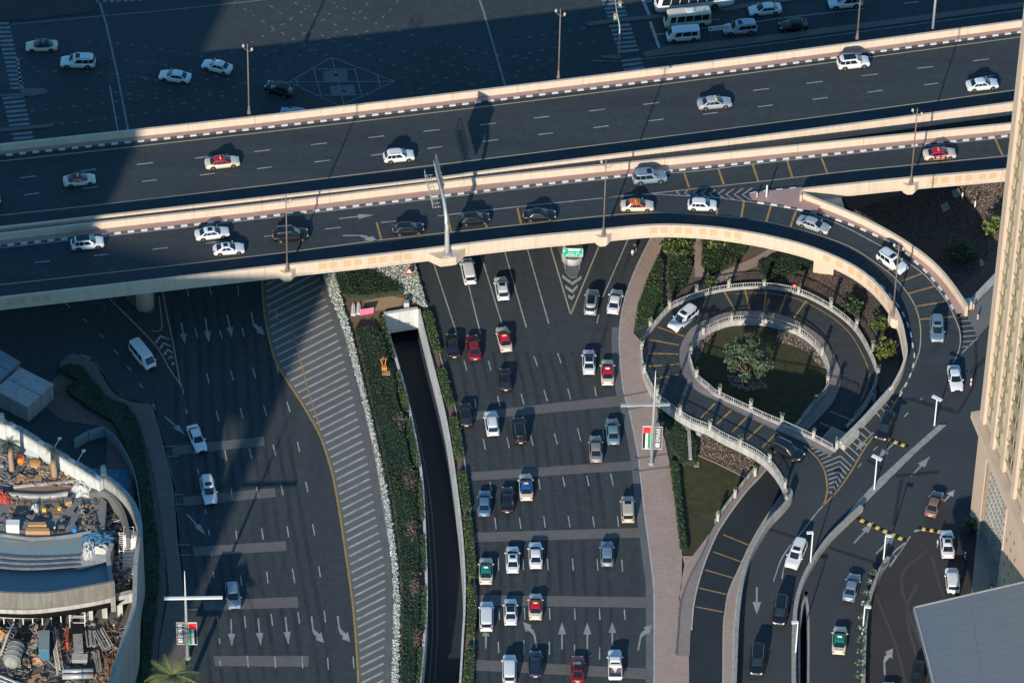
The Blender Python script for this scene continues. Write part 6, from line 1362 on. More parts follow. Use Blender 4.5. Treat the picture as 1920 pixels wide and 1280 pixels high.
white_lamp(1752, 797, 5.2, 'T', 'with a T head on the top end of the median'); white_lamp(1639, 918, 6.2, 'T', 'with a T head by the hatched gore'); white_lamp(1519, 1062, 6.6, 'L', 'on the curved barrier beside the white off-road car'); white_lamp(1656, 1056, 5.4, 'R', 'at the pointed end of the planter wall'); white_lamp(1491, 1231, 6.7, 'L', 'low on the curved barrier beside the large black car'); white_lamp(1617, 1188, 5.3, 'R', 'among the planter shrubs')
# tall poles with banners
def text(name, s, size, loc, rot, m, parent):
    c = bpy.data.curves.new(name, 'FONT'); c.body = s; c.size = size; c.align_x = 'CENTER'; c.align_y = 'CENTER'; c.extrude = .004
    c.materials.append(m); t_ = bpy.data.objects.new(name, c); COL.objects.link(t_); me = bpy.data.meshes.new_from_object(t_.evaluated_get(bpy.context.evaluated_depsgraph_get())); bpy.data.objects.remove(t_)
    o = bpy.data.objects.new(name, me); COL.objects.link(o); o.parent = parent; o.location = loc; o.rotation_euler = rot; return o
def banner_pole(px, py, topy, army, ax0, ax1, by0, by1, flag_left, label, lab2):
    p = P(px, py, .12); k = 9.46; h = (py-topy)/k; t = thing('banner_pole', p, label, 'lamp pole')
    b = MB(); b.smooth = True; b.tube([(p.x, p.y, .1), (p.x, p.y, h*.62), (p.x, p.y, h)], [.26, .17, .045], 12); b.build('pole', STEEL, t)
    MB().lathe([(.42, 0), (.42, .12), (.28, .2)], 12, (p.x, p.y, .12)).build('base', STEEL, t)
    za = (py-army)/k; x0, x1 = (ax0-px)/13.9, (ax1-px)/13.9
    b = MB(); n_ = 7
    b.prism([(p.x+x0, p.y-.26-.10), (p.x+x1, p.y+.15-.1), (p.x+x1, p.y+.15+.25), (p.x+x0, p.y-.26+.25)], za-.12, za+.14); b.build('lamp_arm', STEEL if flag_left else WHITE, t)
    z0, z1 = (py-by1)/k, (py-by0)/k; wv = 1.12
    for s, isflag in ((-1, flag_left), (1, not flag_left)):
        cx = p.x+s*(.24+wv/2); y = p.y-.05
        fr = MB(); fr.box((cx, y, (z0+z1)/2), (wv, .07, z1-z0)); bo = fr.build('flag_panel' if isflag else 'banner_panel', WHITE if isflag else BANNER, t)
        yy = y-.045; hgt = z1-z0
        def pl(nm, u0, u1, v0, v1, m): return MB().box((cx+(u0+u1)/2*wv, yy, z0+(v0+v1)/2*hgt), ((u1-u0)*wv, .02, (v1-v0)*hgt)).build(nm, m, bo)
        if isflag:
            pl('flag_band', -.46, .46, .70, .975, RED_S)
            cs = (BLACK, None, FLAG_G) if flag_left else (FLAG_G, None, BLACK)
            for i, m in enumerate(cs):
                if m: pl('flag_band', -.46+i*.307, -.46+(i+1)*.307, .03, .695, m)
        else:
            for u in (-.47, .47): pl('banner_edge', u-.02, u+.02, 0, 1, CONC_L)
            for v in (.985, .015): pl('banner_edge', -.47, .47, v-.015, v+.015, CONC_L)
            pl('emblem', -.30, .16, .10, .27, WHITE); e = MB(); e.box((cx-.07*wv, yy-.012, z0+.185*hgt), (.16, .01, .22)); e.build('emblem_mark', BANNER, bo)
            text('lettering', 'EMAAR', .82, (cx-.02, yy-.012, z0+.63*hgt), (math.pi/2, -math.pi/2, 0), WHITE, bo)
        for v in (.06, .94): MB().tube([(p.x, p.y, z0+v*hgt), (p.x+s*.3, y, z0+v*hgt)], .035, 6).build('bracket', STEEL, t)
banner_pole(1221, 869, 697, 760, 1158, 1251, 798, 840, True, 'tall grey lamp pole with lettered banner and flag on the pink pavement', '')
banner_pole(352, 1233, 1072, 1121, 313, 419, 1165, 1206, False, 'tall lamp pole with dark lettered banner and flag in the shade, lower left', '')
# sign gantry
p = BAY[4]+Vector((0, 0, .05)); gt = thing('sign_gantry', p, 'curved steel cantilever pole carrying a large road sign edge on over the lower flyover', 'sign gantry')
def gp(x, y, z): return P(x, y, z)
g0 = p; path = [p, p+Vector((-.05, .1, 3.0)), p+Vector((-.15, .6, 5.4)), p+Vector((-.4, 1.8, 7.0)), p+Vector((-.8, 3.8, 7.8)), p+Vector((-1.5, 6.8, 8.1)), p+Vector((-2.2, 10.2, 8.2))]
b = MB(); b.smooth = True; b.tube(smooth(path, 4), [.36-.010*i for i in range(25)], 12); b.build('pole', STEEL, gt)
b = MB(); b.box((p.x, p.y, p.z), (1.2, 1.2, .15)); 
for a in range(8): b.lathe([(.05, 0), (.05, .28)], 6, (p.x+.48*math.cos(a*.785), p.y+.48*math.sin(a*.785), p.z+.05))
b.build('base_plate', STEEL, gt)
q0, q1 = p+Vector((-1.05, 3.3, 0)), p+Vector((-2.35, 9.8, 0)); d = (q1-q0).normalized(); nn = Vector((d.y, -d.x, 0))
sp = MB(); 
def vbox(b, a, c, th, z0, z1, off=0): 
    s_ = nn*th; o = nn*off; return b.prism([a+o, c+o, c+o+s_, a+o+s_], z0, z1)
zb = 5.4; q0 = q0+Vector((0, 1.0, 0)); q1 = q1+Vector((0, 1.0, 0)); zA = p.z+zb
vbox(sp, q0, q1, .08, zA, zA+3.4, .3); sp.build('sign_panel', CONC_D, gt, label='large sign panel seen edge on')
MB_ = MB(); vbox(MB_, q0, q1, .06, zA, zA+3.4, .43); MB_.build('panel_back', STEEL, gt)
for k in range(6):
    a = q0.lerp(q1, (k+.5)/6); b = MB(); b.tube([a+nn*.55+Vector((0, 0, zb)), a+nn*.55+Vector((0, 0, zb+3.4))], .06, 6); b.build('panel_rib', REDP if k % 2 else STEEL, gt)
for k in range(5):
    z = zb-.6-.28*k if 0 else zb-.5; 
for k in range(9):
    a = q0.lerp(q1, k/8); b = MB(); b.tube([a+Vector((0, 0, zb-.5)), a-nn*1.1+Vector((0, 0, zb-.5)), a-nn*1.15+Vector((0, 0, zb+.6))], .04, 6); b.build('catwalk_bracket', STEEL, gt)
for o, z in ((-.3, -.5), (-.7, -.5), (-1.1, -.5), (-1.15, .0), (-1.15, .6)):
    b = MB(); b.tube([q0+nn*o+Vector((0, 0, zb+z)), q1+nn*o+Vector((0, 0, zb+z))], .035, 6); b.build('catwalk_rail', STEEL, gt)
for k in range(3):
    a = q0.lerp(q1, .15+k*.35)-nn*1.1; MB().box((a.x, a.y, zb-.2), (.6, .35, .3), .3).build('floodlight', STEEL, gt)
# green direction sign on the gore
gs = thing('direction_sign', P(1073, 507, 0), 'small green direction sign with white lines standing before the pier in the gore', 'road sign')
p = P(1073, 507, 0); w, h, zb = 2.85, 1.6, 2.75
sgn = MB().box((p.x, p.y, zb+h/2), (w, .08, h), 0).build('sign_board', GREEN_S, gs)
def stroke(par, cx, cz, sw, sh, m=WHITE, y=None): MB().box((p.x+cx, (p.y if y is None else y)-.05, zb+cz), (sw, .02, sh)).build('sign_line', m, par)
stroke(sgn, 0, h-.03, w, .06); stroke(sgn, 0, .03, w, .06); stroke(sgn, -w/2+.03, h/2, .06, h); stroke(sgn, w/2-.03, h/2, .06, h); stroke(sgn, .14, h-.28, 1.6, .36); stroke(sgn, -1.18, h-.5, .2, .26)
for i, (a, s_) in enumerate(((-.5, .3), (-.18, .22), (.1, .16), (.55, .26), (.8, .2))): stroke(sgn, a, .72, s_, .13)
for i, (a, s_) in enumerate(((-.75, .4), (-.3, .3), (.1, .35), (.5, .2), (1.1, .35))): stroke(sgn, a, .34, s_, .13)
for s in (-1, 1): MB().tube([(p.x+s*1.0, p.y+.1, 0), (p.x+s*1.0, p.y+.1, zb+h*.8)], .06, 8).build('post', GREY_P, gs)
# white board by the upper road
ws = thing('white_sign', P(1347, 72, 0), 'long white road sign with a green square in front of the silver off-road car', 'road sign'); p = P(1347, 72, 0); zb = 1.6
wb = MB().box((p.x, p.y, zb+.42), (3.1, .07, .84), .16).build('sign_board', WHITE, ws); ca, sa = math.cos(.16), math.sin(.16)
def ws_(cx, cz, sw, sh, m): MB().box((p.x+cx*ca, p.y+cx*sa-.045, zb+cz), (sw, .02, sh), .16).build('sign_line', m, wb)
ws_(-1.22, .42, .42, .46, GREEN_S)
for a, s_ in ((-.7, .3), (-.3, .35), (.1, .2), (.45, .35), (.85, .3), (1.2, .22)): ws_(a, .58, s_, .09, GREY_P)
for a, s_ in ((-.75, .22), (-.45, .25), (-.05, .35), (.4, .2), (.75, .3), (1.15, .3)): ws_(a, .28, s_, .09, GREY_P)
for s in (-1, 1): MB().tube([(p.x+s*1.1, p.y+.08+s*.17, 0), (p.x+s*1.1, p.y+.08+s*.17, zb+.6)], .05, 8).build('post', GREY_P, ws)
# traffic signals
def signal(px, py, label, arm):
    p = P(px, py, .14); t = thing('traffic_signal', p, label, 'traffic signal'); b = MB(); b.smooth = True
    pts = [p, p+Vector((.0, 0, 4.8)), p+Vector((-.1, .4, 6.0)), p+Vector((-.5, 2.2, 6.9)), p+Vector((-.9, arm, 7.1))]; b.tube(smooth(pts, 4), .12, 10, .07); b.build('pole', CONC_L, t)
    for k, f in enumerate((.2, .55, .95)):
        a = pts[2].lerp(pts[4], f)+Vector((-.45 if k != 1 else .5, 0, .1)); h = MB().box(a, (.45, .35, 1.15)).build('signal_head', LEAF_P, t)
        for z in (-.36, 0, .36): MB().lathe([(.001, -.02), (.13, -.02), (.13, .06), (.001, .06)], 10, (a.x, a.y-.2, a.z+z), 'y').build('signal_lens', (RED_S if z > .2 else YSIGN if z == 0 else GREEN_S), h)
signal(1160, 106, 'traffic signal on a bent white pole at the right crosswalk', 7.0)
p = P(151, 6, .14); t = thing('direction_sign', p, 'small green road sign at the top edge left of the crosswalk', 'road sign'); MB().box((p.x, p.y, 2.2), (1.5, .07, .6), .1).build('sign_board', GREEN_S, t); MB().tube([(p.x, p.y+.06, .1), (p.x, p.y+.06, 2.4)], .05, 8).build('post', GREY_P, t)
# small posts, warning triangle, chevron sign
p = P(767, 518, .1); t = thing('warning_sign', p, 'red bordered triangular warning sign among the white flowers', 'road sign')
b = MB(); b.add([(p.x-.6, p.y, .7), (p.x+.6, p.y, .7), (p.x, p.y, 1.75), (p.x-.6, p.y+.05, .7), (p.x+.6, p.y+.05, .7), (p.x, p.y+.05, 1.75)], [(0, 1, 2), (5, 4, 3), (0, 3, 4, 1), (1, 4, 5, 2), (2, 5, 3, 0)]); tp = b.build('triangle', RED_S, t)
b = MB(); b.add([(p.x-.36, p.y-.01, .82), (p.x+.36, p.y-.01, .82), (p.x, p.y-.01, 1.46)], [(0, 1, 2)]); b.build('triangle_face', WHITE, tp); MB().tube([(p.x, p.y+.05, 0), (p.x, p.y+.05, .9)], .04, 8).build('post', GREY_P, t)
zc_ = nearest_z(1489, 546, rO); p = P(1489, 541, zc_); t = thing('chevron_sign', p, 'small red and white chevron sign beside a flower pot at the top of the loop', 'road sign'); bd_ = MB().box((p.x, p.y, p.z+.55), (.62, .06, .5)).build('sign_board', RED_S, t); MB().box((p.x+.03, p.y-.04, p.z+.66), (.24, .02, .09), 0).build('sign_mark', WHITE, bd_); MB().box((p.x+.03, p.y-.04, p.z+.44), (.24, .02, .09)).build('sign_mark', WHITE, bd_); MB().tube([(p.x, p.y+.05, p.z-1.2), (p.x, p.y+.05, p.z+.4)], .04, 8).build('post', GREY_P, t)
def bollard(px, py, z, h, label, red=True):
    p = P(px, py, z); t = thing('marker_post', p, label, 'marker post', 'marker posts')
    for i in range(4): MB().lathe([(.11, 0), (.11, h/4)], 10, (p.x, p.y, p.z+i*h/4)).build('post_band', (RED_S if (i % 2 == 0 and red) else POLE_W), t)
bollard(1820, 724, PZ, 1.5, 'red and white marker post beside the white saloon at the ramp foot'); bollard(1668, 742, PZ, 1.5, 'red and white marker post beside the grey tunnel parapet'); bollard(1809, 1046, PZ, 1.2, 'orange and white marker post by the pavement next to the jeep')
bollard(1437, 369, ZF+.2, 2.2, 'tall white marker post on the pink nose pavement', False); bollard(1419, 371, ZF+.2, .9, 'short marker post at the tip of the pink nose pavement'); bollard(1825, 580, PZ+.14, .9, 'short marker post left on the grey paved triangle'); bollard(1833, 599, PZ+.14, .9, 'short marker post right on the grey paved triangle'); bollard(1804, 373, .1, 1.2, 'white marker post left on the gravel by the tower', False); bollard(1828, 388, .1, 1.2, 'white marker post right on the gravel by the tower', False)
for x, y, s in ((1793, 366, 'upper'), (1772, 392, 'lower')):
    q = P3([(x-9, y-4), (x+4, y-9), (x+9, y+2), (x-4, y+8)]); b = MB(); b.prism(q, .05, .45); b.build('utility_box', CONC, None, label='flat concrete utility cover in the shade by the gravel, %s one' % s, cat='utility cover')
# ================================================================ TREES AND SHRUBS
def bush(px, py, r, h, mats, label, nm='shrub', n=520, z=.05, size=.34, cat='shrub', trunk=True, zc=None, flat=.7):
    p = P(px, py, z); t = thing(nm, p, label, cat); zc = zc or h*.62
    m = n; q = rng.normal(size=(m, 3)); q /= np.linalg.norm(q, axis=1)[:, None]; lob = 1+.22*np.sin(q[:, 0]*4.1+q[:, 1]*3)+.16*np.sin(q[:, 2]*6+q[:, 0]*5)
    q *= (rng.random(m)[:, None]**.35)*lob[:, None]; q = q*np.array([r, r, h*.48])+np.array([p.x, p.y, z+zc])
    b = MB(); leafcloud(b, q, size, flat, mi=tuple(range(len(mats)))); b.build('crown', list(mats), t)
    if trunk:
        b = MB(); b.tube([(p.x, p.y, z), (p.x+.05, p.y, z+zc*.5), (p.x, p.y, z+zc)], r*.09+.03, 8, r*.03+.02)
        for k in range(4): a = k*1.6; b.tube([(p.x, p.y, z+zc*.45), (p.x+math.cos(a)*r*.5, p.y+math.sin(a)*r*.5, z+zc)], r*.04+.01, 5, .01)
        b.build('trunk', TRUNK, t)
    return t
def tree(px, py, r, h, zc, mats, label):
    p = P(px, py, .06); t = thing('olive_tree', p, label, 'tree'); b = MB(); cl = []
    for k in range(34):
        a = rng.random()*6.28; rr = r*math.sqrt(rng.random())*.86; zz = zc+(rng.random()-.42)*h*.62*math.sqrt(max(0, 1-(rr/r)**2))*1.6; cl.append((p.x+rr*math.cos(a), p.y+rr*math.sin(a), zz, .62+.5*rng.random()))
    pts = []
    for c in cl:
        m = 150; q = rng.normal(size=(m, 3)); q /= np.linalg.norm(q, axis=1)[:, None]; q *= (rng.random(m)**.4)[:, None]*c[3]*np.array([1, 1, .8]); pts.append(q+np.array(c[:3]))
    leafcloud(b, np.vstack(pts), .30, .6, mi=tuple(range(len(mats)))); b.build('crown', list(mats), t)
    b = MB(); b.smooth = True; b.tube([(p.x, p.y, 0), (p.x+.1, p.y+.05, zc*.35), (p.x, p.y, zc*.7)], .26, 10, .16); b.build('trunk', TRUNK, t)
    for c in cl[::3]: b = MB(); b.tube([(p.x, p.y, zc*.5), ((p.x+c[0])/2, (p.y+c[1])/2, zc*.72), c[:3]], .11, 6, .02); b.build('limb', TRUNK, t)
tree(1398, 722, 3.4, 5.2, 5.1, (LEAF_O, LEAF_O, LEAF_M), 'grey green olive tree in the middle of the looping ramp')
b = MB(); q = inpoly(P3([(1362, 705), (1430, 712), (1440, 728), (1400, 735), (1368, 722)]), 300); leafcloud(b, np.column_stack([q, np.full(300, .12)]), .3, 2.0, mi=(0, 1)); b.build('fallen_leaves', [SOIL, PINK], None, kind='stuff', label='reddish fallen leaves below the olive tree')
bush(1649, 620, 1.25, 2.3, (LEAF_Y, LEAF_M, LEAF_M), 'round bright green bush between the loop and the ramp, upper of two'); bush(1661, 668, 1.5, 2.6, (LEAF_Y, LEAF_M, LEAF_Y), 'round bright green bush between the loop and the ramp, lower of two', n=620)
bush(1600, 580, 1.5, 1.5, (LEAF_M, LEAF_D), 'dark leafy bush in shade beside the upper right of the loop'); bush(1864, 436, 1.5, 2.4, (LEAF_Y, LEAF_M, LEAF_Y), 'round yellow green bush beside the tower edge', n=620); bush(1800, 485, 2.2, 2.2, (LEAF_D, LEAF_M), 'large dark bush in the flyover shade by the tower', n=700); bush(1822, 474, .7, 1.4, (LEAF_Y, LEAF_M), 'small sunlit shrub right of the large dark bush', n=200)
bush(1272, 478, 2.2, 2.8, (LEAF_M, LEAF_Y, LEAF_D), 'broad leafy tree just below the flyover beside the narrow gravel strip', n=1300, zc=2.2); bush(1345, 458, 1.9, 2.3, (LEAF_M, LEAF_Y, LEAF_D), 'leafy tree just below the flyover right of the brown path', n=900, zc=1.6); bush(1331, 536, 1.0, 1.4, (LEAF_M, LEAF_Y), 'low spiky shrub above the top left of the balustrade', n=160); bush(1787, 345, .9, 1.1, (LEAF_Y, LEAF_M), 'small yellow green shrub under the right flyover by the gravel', n=180)
bush(1840, 1015, .75, 1.6, (LEAF_M, LEAF_Y), 'small palm like shrub on the pavement by the tower', n=140); bush(1816, 996, 1.0, 2.2, (LEAF_D, LEAF_M), 'tall dark narrow shrub beside the tower entrance', n=420, z=PZ)
bx_ = [(1637, 1077, 'at the upper end of the planter wall'), (1630, 1094, 'second from the upper end of the planter wall'), (1623, 1115, 'third from the upper end of the planter wall'), (1620, 1134, 'just above the lamp on the planter wall'), (1617, 1160, 'behind the lamp on the planter wall'), (1614, 1180, 'below the lamp on the planter wall'), (1613, 1203, 'beside the green roofed taxi on the planter wall'), (1612, 1226, 'below the green roofed taxi on the planter wall'), (1611, 1246, 'second from the bottom edge on the planter wall'), (1610, 1270, 'last at the bottom edge on the planter wall')]
for x, y, s in bx_:
    tt = bush(x, y, .48, .8, (LEAF_M, LEAF_P, LEAF_D), 'small grey green shrub '+s, n=70, z=PZ+1.1, size=.26, trunk=True); tt['group'] = 'small shrubs along the planter wall'
def palm(px, py, z, h, n, L, mats, label, r=.22, droop=1.0):
    p = P(px, py, z); t = thing('palm_tree', p, label, 'palm tree'); b = MB(); b.smooth = True
    pth = [p+Vector((.04*math.sin(k), 0, h*k/9)) for k in range(10)]; b.tube(pth, [r*(1.25-.04*k)*(1+.09*(k % 2)) for k in range(10)], 10); b.build('trunk', PALMT, t)
    top = pth[-1]
    for k in range(n):
        a = k*2.4+rng.random()*.5; el = .15+.75*rng.random(); fb = MB(); l = L*(.8+.4*rng.random()); d = Vector((math.cos(a), math.sin(a), 0)); sd = Vector((-d.y, d.x, 0)); prev = None; pts = []
        for i in range(8):
            u = i/7; pts.append(top+d*(l*u*math.cos(el*.6))+Vector((0, 0, l*(math.sin(el)*u-droop*.75*u*u))))
        for i in range(7):
            w = .34*l/2.4*math.sin(math.pi*(.12+.86*i/7)); w2 = .34*l/2.4*math.sin(math.pi*(.12+.86*(i+1)/7))
            for s in (-1, 1):
                for j in range(3):
                    u0 = j/3; a0 = pts[i].lerp(pts[i+1], u0); a1 = pts[i].lerp(pts[i+1], u0+.2); tip = a0+sd*s*(w+(w2-w)*u0)*1.5+(pts[i+1]-pts[i])*.9-Vector((0, 0, .12*l/2.4)); fb.add([a0, a1, tip], [(0, 1, 2) if s > 0 else (2, 1, 0)])
        fb.tube(pts, .03, 4, .01); fb.build('frond', mats[k % len(mats)], t)
palm(326, 1352, .1, 8.9, 36, 3.4, (FROND, FROND, LEAF_Y), 'large green palm at the bottom edge beside the left pavement', .3, .7)
# ================================================================ CONSTRUCTION SITE, KIOSKS AND LOOSE OBJECTS
DZ = 10.0
DECKM = mat('site_slab', (.15, .155, .16), .85, (.24, .235, .23), .5, 4.0)
YARDM = mat('yard_slab', (.085, .085, .085), .9, (.17, .16, .145), .35, 3.0)
CS = thing('unfinished_building', P(120, 1050, 0), 'unfinished round podium building with curved white walls, terraces and a cluttered yard', 'building')
wl1 = smooth(P3([(-260, 640), (-90, 742), (0, 792), (20, 800), (60, 824), (100, 849), (150, 878), (186, 902)], 13), 4); wl1 = [Vector((p.x, p.y, DZ)) for p in wl1]
wl2 = smooth(P3([(197, 888), (222, 905), (248, 932), (262, 962), (267, 990), (261, 1030), (258, 1060), (257, 1100), (255, 1135), (243, 1175), (230, 1215), (212, 1275), (190, 1345)], 13), 4); wl2 = [Vector((p.x, p.y, 0)) for p in wl2]
for i in range(0, len(wl1)-1, 3): MB().wall(wl1[i:i+4], .75, -10, 3.0).build('parapet_wall', WALLW, CS)
for i in range(0, len(wl1)-2, 1):
    if i % 5 != 2: a, c = wl1[i], wl1[i+1]; MB().wall([a.lerp(c, .06), a.lerp(c, .94)], .75, 3.0, 3.25).build('coping_stone', CONC, CS)
MB().wall(wl2, -.55, 0, 13).build('outer_wall', CONC, CS)
MB().wall(side(wl2, -.55), -.05, 0, 12.9).build('wall_cladding', CONC, CS)
def fl(px, z, m, nm, h=.3, par=None): return MB().prism(P3(px, z), z-h, z).build(nm, m, par or CS)
fl([(-260, 680), (-90, 772), (0, 818), (60, 850), (100, 876), (150, 905), (188, 930), (200, 940), (196, 990), (170, 998), (120, 1006), (60, 1010), (0, 1002), (-260, 985)], DZ, DECKM, 'deck', 3.0)
fl([(190, 935), (214, 926), (232, 950), (240, 990), (236, 1040), (232, 1100), (196, 1100), (176, 1010)], 4.0, CONC_D, 'void_floor')
inner = smooth(P3([(168, 925), (194, 922), (214, 938), (228, 962), (235, 990), (236, 1008)], 11), 4); MB().wall([Vector((p.x, p.y, 4)) for p in inner], .5, 0, 7.0).build('curved_wall', CONC_D, CS)
fl([(178, 935), (196, 934), (212, 950), (224, 975), (230, 1000), (205, 1010), (178, 990)], 8.4, WOOD_B, 'platform', 1.5)
def stripz(a, b, za, zb, m, nm): 
    A = resample(smooth(P3(a, za), 5), 30); B = resample(smooth(P3(b, zb), 5), 30); return MB().strip(A, B).build(nm, m, CS)
stripz([(-80, 985), (0, 1000), (60, 1007), (120, 1003), (170, 994)], [(-80, 990), (0, 1005), (60, 1012), (120, 1008), (172, 999)], DZ+.3, DZ+.3, CONC_L, 'kerb')
stripz([(-80, 992), (0, 1007), (60, 1014), (120, 1010), (172, 1000)], [(-80, 1025), (0, 1036), (60, 1040), (140, 1038), (178, 1030)], 9.6, 9.6, TEAL, 'membrane_roof')
for k in range(6):
    f0, f1 = k/6, (k+.86)/6
    lo = [(-80, 1026), (0, 1037), (60, 1041), (140, 1038), (150, 1037)]; hi = [(-80, 1056), (0, 1066), (60, 1069), (140, 1064), (150, 1063)]
    mix = lambda f: [(a[0], a[1]+(b[1]-a[1])*f) for a, b in zip(lo, hi)]
    stripz(mix(f0), mix(f1), 9.75+.12*(k % 2), 9.85+.12*((k+1) % 2), (CONC_L, CONC)[k % 2], 'roof_rib')
stripz([(140, 1040), (170, 1034), (205, 1026)], [(142, 1068), (170, 1062), (206, 1050)], 9.7, 9.7, CONC_L, 'ledge')
stripz([(-80, 1055), (0, 1064), (60, 1067), (140, 1063), (208, 1048)], [(-80, 1130), (0, 1137), (60, 1139), (110, 1136), (216, 1117)], 9.2, 9.2, TEAL, 'membrane_roof')
BEIGEW = mat('grey_render', (.19, .178, .155), .85, (.25, .235, .205), .5, 4.0, streak=.3)
bw = resample(smooth(P3([(-80, 1130), (0, 1137), (60, 1139), (110, 1136), (216, 1117)], 9.2), 5), 30); MB().wall(bw, .3, -.1, 2.75).build('curved_wall', BEIGEW, CS)
cw = resample(smooth(P3([(-80, 1152), (0, 1158), (60, 1159), (110, 1154), (175, 1144), (250, 1128)], 6.0), 5), 30); MB().wall(cw, .7, 0, 1.65).build('curved_fascia', CONC_L, CS)
MB().strip(up(side(cw, .7), .7), up(resample(bw, 30), -2.0)).build('gap_dark_strip', DARK, CS); MB().strip(cw, up(side(cw, 9), 0)).build('soffit', CONC_D, CS)  # near-black strip in place of the dark interior
MB().wall([P(214, 1027, 9.2), P(207, 1050, 9.2), P(216, 1117, 9.2)], -.6, -3, .9).build('end_wall', CONC, CS)
fl([(-90, 1120), (70, 1128), (180, 1118), (262, 1100), (262, 1120), (245, 1180), (225, 1250), (200, 1360), (-90, 1360)], 2.0, YARDM, 'yard_floor')
for x in (8, 27, 44, 62, 80, 97, 115): p = P(x, 1172, 2); MB().tube([(p.x, p.y, 2), (p.x, p.y, 6.1)], .08, 8).build('prop', WHITE, CS)
for x in (170, 197, 226): p = P(x, 1158+(170-x)*.12, 2); MB().box((p.x, p.y, 4), (.7, .7, 4.2)).build('pillar', CONC_L, CS)
stripz([(25, 912), (80, 906), (130, 902)], [(25, 925), (80, 926), (143, 926)], DZ+.16, DZ+.16, WOOD_B, 'paved_strip')
MB().wall(resample(smooth(P3([(26, 917), (60, 913), (110, 910), (150, 905)], DZ), 5), 16), .35, 0, .45).build('kerb', CONC_L, CS); MB().wall(resample(smooth(P3([(-10, 927), (40, 933), (90, 934), (128, 929)], DZ), 5), 16), .35, 0, .5).build('kerb', CONC_L, CS)
fl([(82, 905), (104, 903), (148, 896), (135, 885), (118, 878), (112, 892), (90, 894)], DZ+.12, SAND, 'sand_bed', .1)
# loose things on the deck and in the yard
def loose(nm, label, cat, px, py, z): return thing(nm, P(px, py, z), label, cat), P(px, py, z)
def boards(px, z, n, m, label, nm='board_stack', along=True, h=.12, levels=1):
    q = P3(px, z); c = (q[0]+q[2])/2; t = thing(nm, c, label, 'board stack')
    for l in range(levels):
        for i in range(n):
            f0, f1 = i/n+.01, (i+.9)/n; a, b = (q[0].lerp(q[3], f0), q[1].lerp(q[2], f0)), (q[0].lerp(q[3], f1), q[1].lerp(q[2], f1))
            MB().prism([a[0], a[1], b[1], b[0]], z+l*(h+.04), z+l*(h+.04)+h+.02*((i*3+l) % 2)).build('plank', m, t)
boards([(21, 939), (59, 941), (53, 967), (13, 966)], DZ, 8, WOOD_B, 'wide stack of weathered brown boards on the left of the deck'); boards([(78, 942), (121, 941), (112, 969), (77, 969)], DZ, 8, WOOD_B, 'wide stack of weathered boards with yellow boxes on it'); boards([(49, 996), (92, 996), (94, 1003), (48, 1003)], DZ, 3, WOOD, 'long pile of fresh orange timber near the curved kerb', levels=3, h=.22); boards([(55, 988), (86, 988), (88, 994), (53, 994)], DZ+.0, 3, WOOD, 'shorter pile of fresh timber behind the long orange one', levels=4, h=.22)
boards([(31, 889), (78, 893), (78, 908), (28, 905)], DZ+.2, 6, WOOD, 'orange timber formwork frame below the left palm'); boards([(56, 1268), (75, 1262), (80, 1280), (50, 1285)], 2.0, 3, WOOD, 'short timber boards at the bottom edge of the yard'); boards([(64, 1180), (76, 1180), (66, 1228), (50, 1225)], 2.0, 3, CONC_L, 'pale strip of boards between the tank and the blue box', nm='board_strip')
def boxthing(nm, px, py, z, sx, sy, h, m, label, cat, rz=0.0, lid=None, taper=1.0):
    t, p = loose(nm, label, cat, px, py, z); MB().box((p.x, p.y, z+h/2), (sx, sy, h), rz, taper).build('body', m, t)
    MB().box((p.x, p.y, z+h+.03), (sx*taper*1.04, sy*taper*1.04, .07), rz).build('lid', lid or m, t); return t
boxthing('site_cabinet', 25, 994, DZ, 1.7, 1.0, 1.5, WHITE, 'white cabinet at the left end of the deck kerb', 'cabinet', 0, PLATE); boxthing('tool_box', 83, 957, DZ+.15, .5, .35, .35, YSIGN, 'small yellow box left on the board stack', 'tool box'); boxthing('tool_box', 112, 955, DZ+.15, .5, .35, .35, YSIGN, 'small yellow box right on the board stack', 'tool box')
boxthing('bin', 140, 997, DZ, .5, .5, .8, BLUEB, 'small blue bin by the curved kerb', 'bin'); boxthing('machine', 116, 994, DZ, .8, .5, .7, BLACK, 'black machine beside the blue bin', 'machine', 0, GREY_P); boxthing('crate_stack', 63, 856, DZ, 2.0, 1.3, .9, TEAL, 'silver blue stack of panels behind the orange drum', 'crate stack', -.3, PLATE); boxthing('gas_crate', 128, 945, DZ, .9, .7, .8, WOOD, 'small timber crate at the right of the boards', 'crate', .3, WOOD_B)
def drum(nm, px, py, z, r, h, m, label, cat, m2=None):
    t, p = loose(nm, label, cat, px, py, z); b = MB(); b.smooth = True; b.lathe([(r*.96, 0), (r, .06), (r, h*.3), (r*1.03, h*.33), (r, h*.36), (r, h*.95), (r*.94, h)], 18, (p.x, p.y, z)); b.build('shell', m, t); b = MB(); b.lathe([(r*.5, h), (r*.45, h+.08)], 12, (p.x, p.y, z)); b.build('cap', m2 or m, t)
drum('round_tank', 38, 866, DZ, .62, .95, ORNG, 'red orange round tank between the two palms', 'tank', RED_S); drum('barrel', 103, 996, DZ, .32, .75, BLACK, 'black barrel by the curved kerb', 'barrel', PLATE); drum('bundle', 66, 873, DZ, .75, .7, WOOD, 'orange brown drum beside the right palm', 'drum', ORNG); drum('water_bucket', 195, 975, 8.4, .5, .9, BLUEB, 'blue and white round bucket behind the curved inner wall', 'bucket', PLATE)
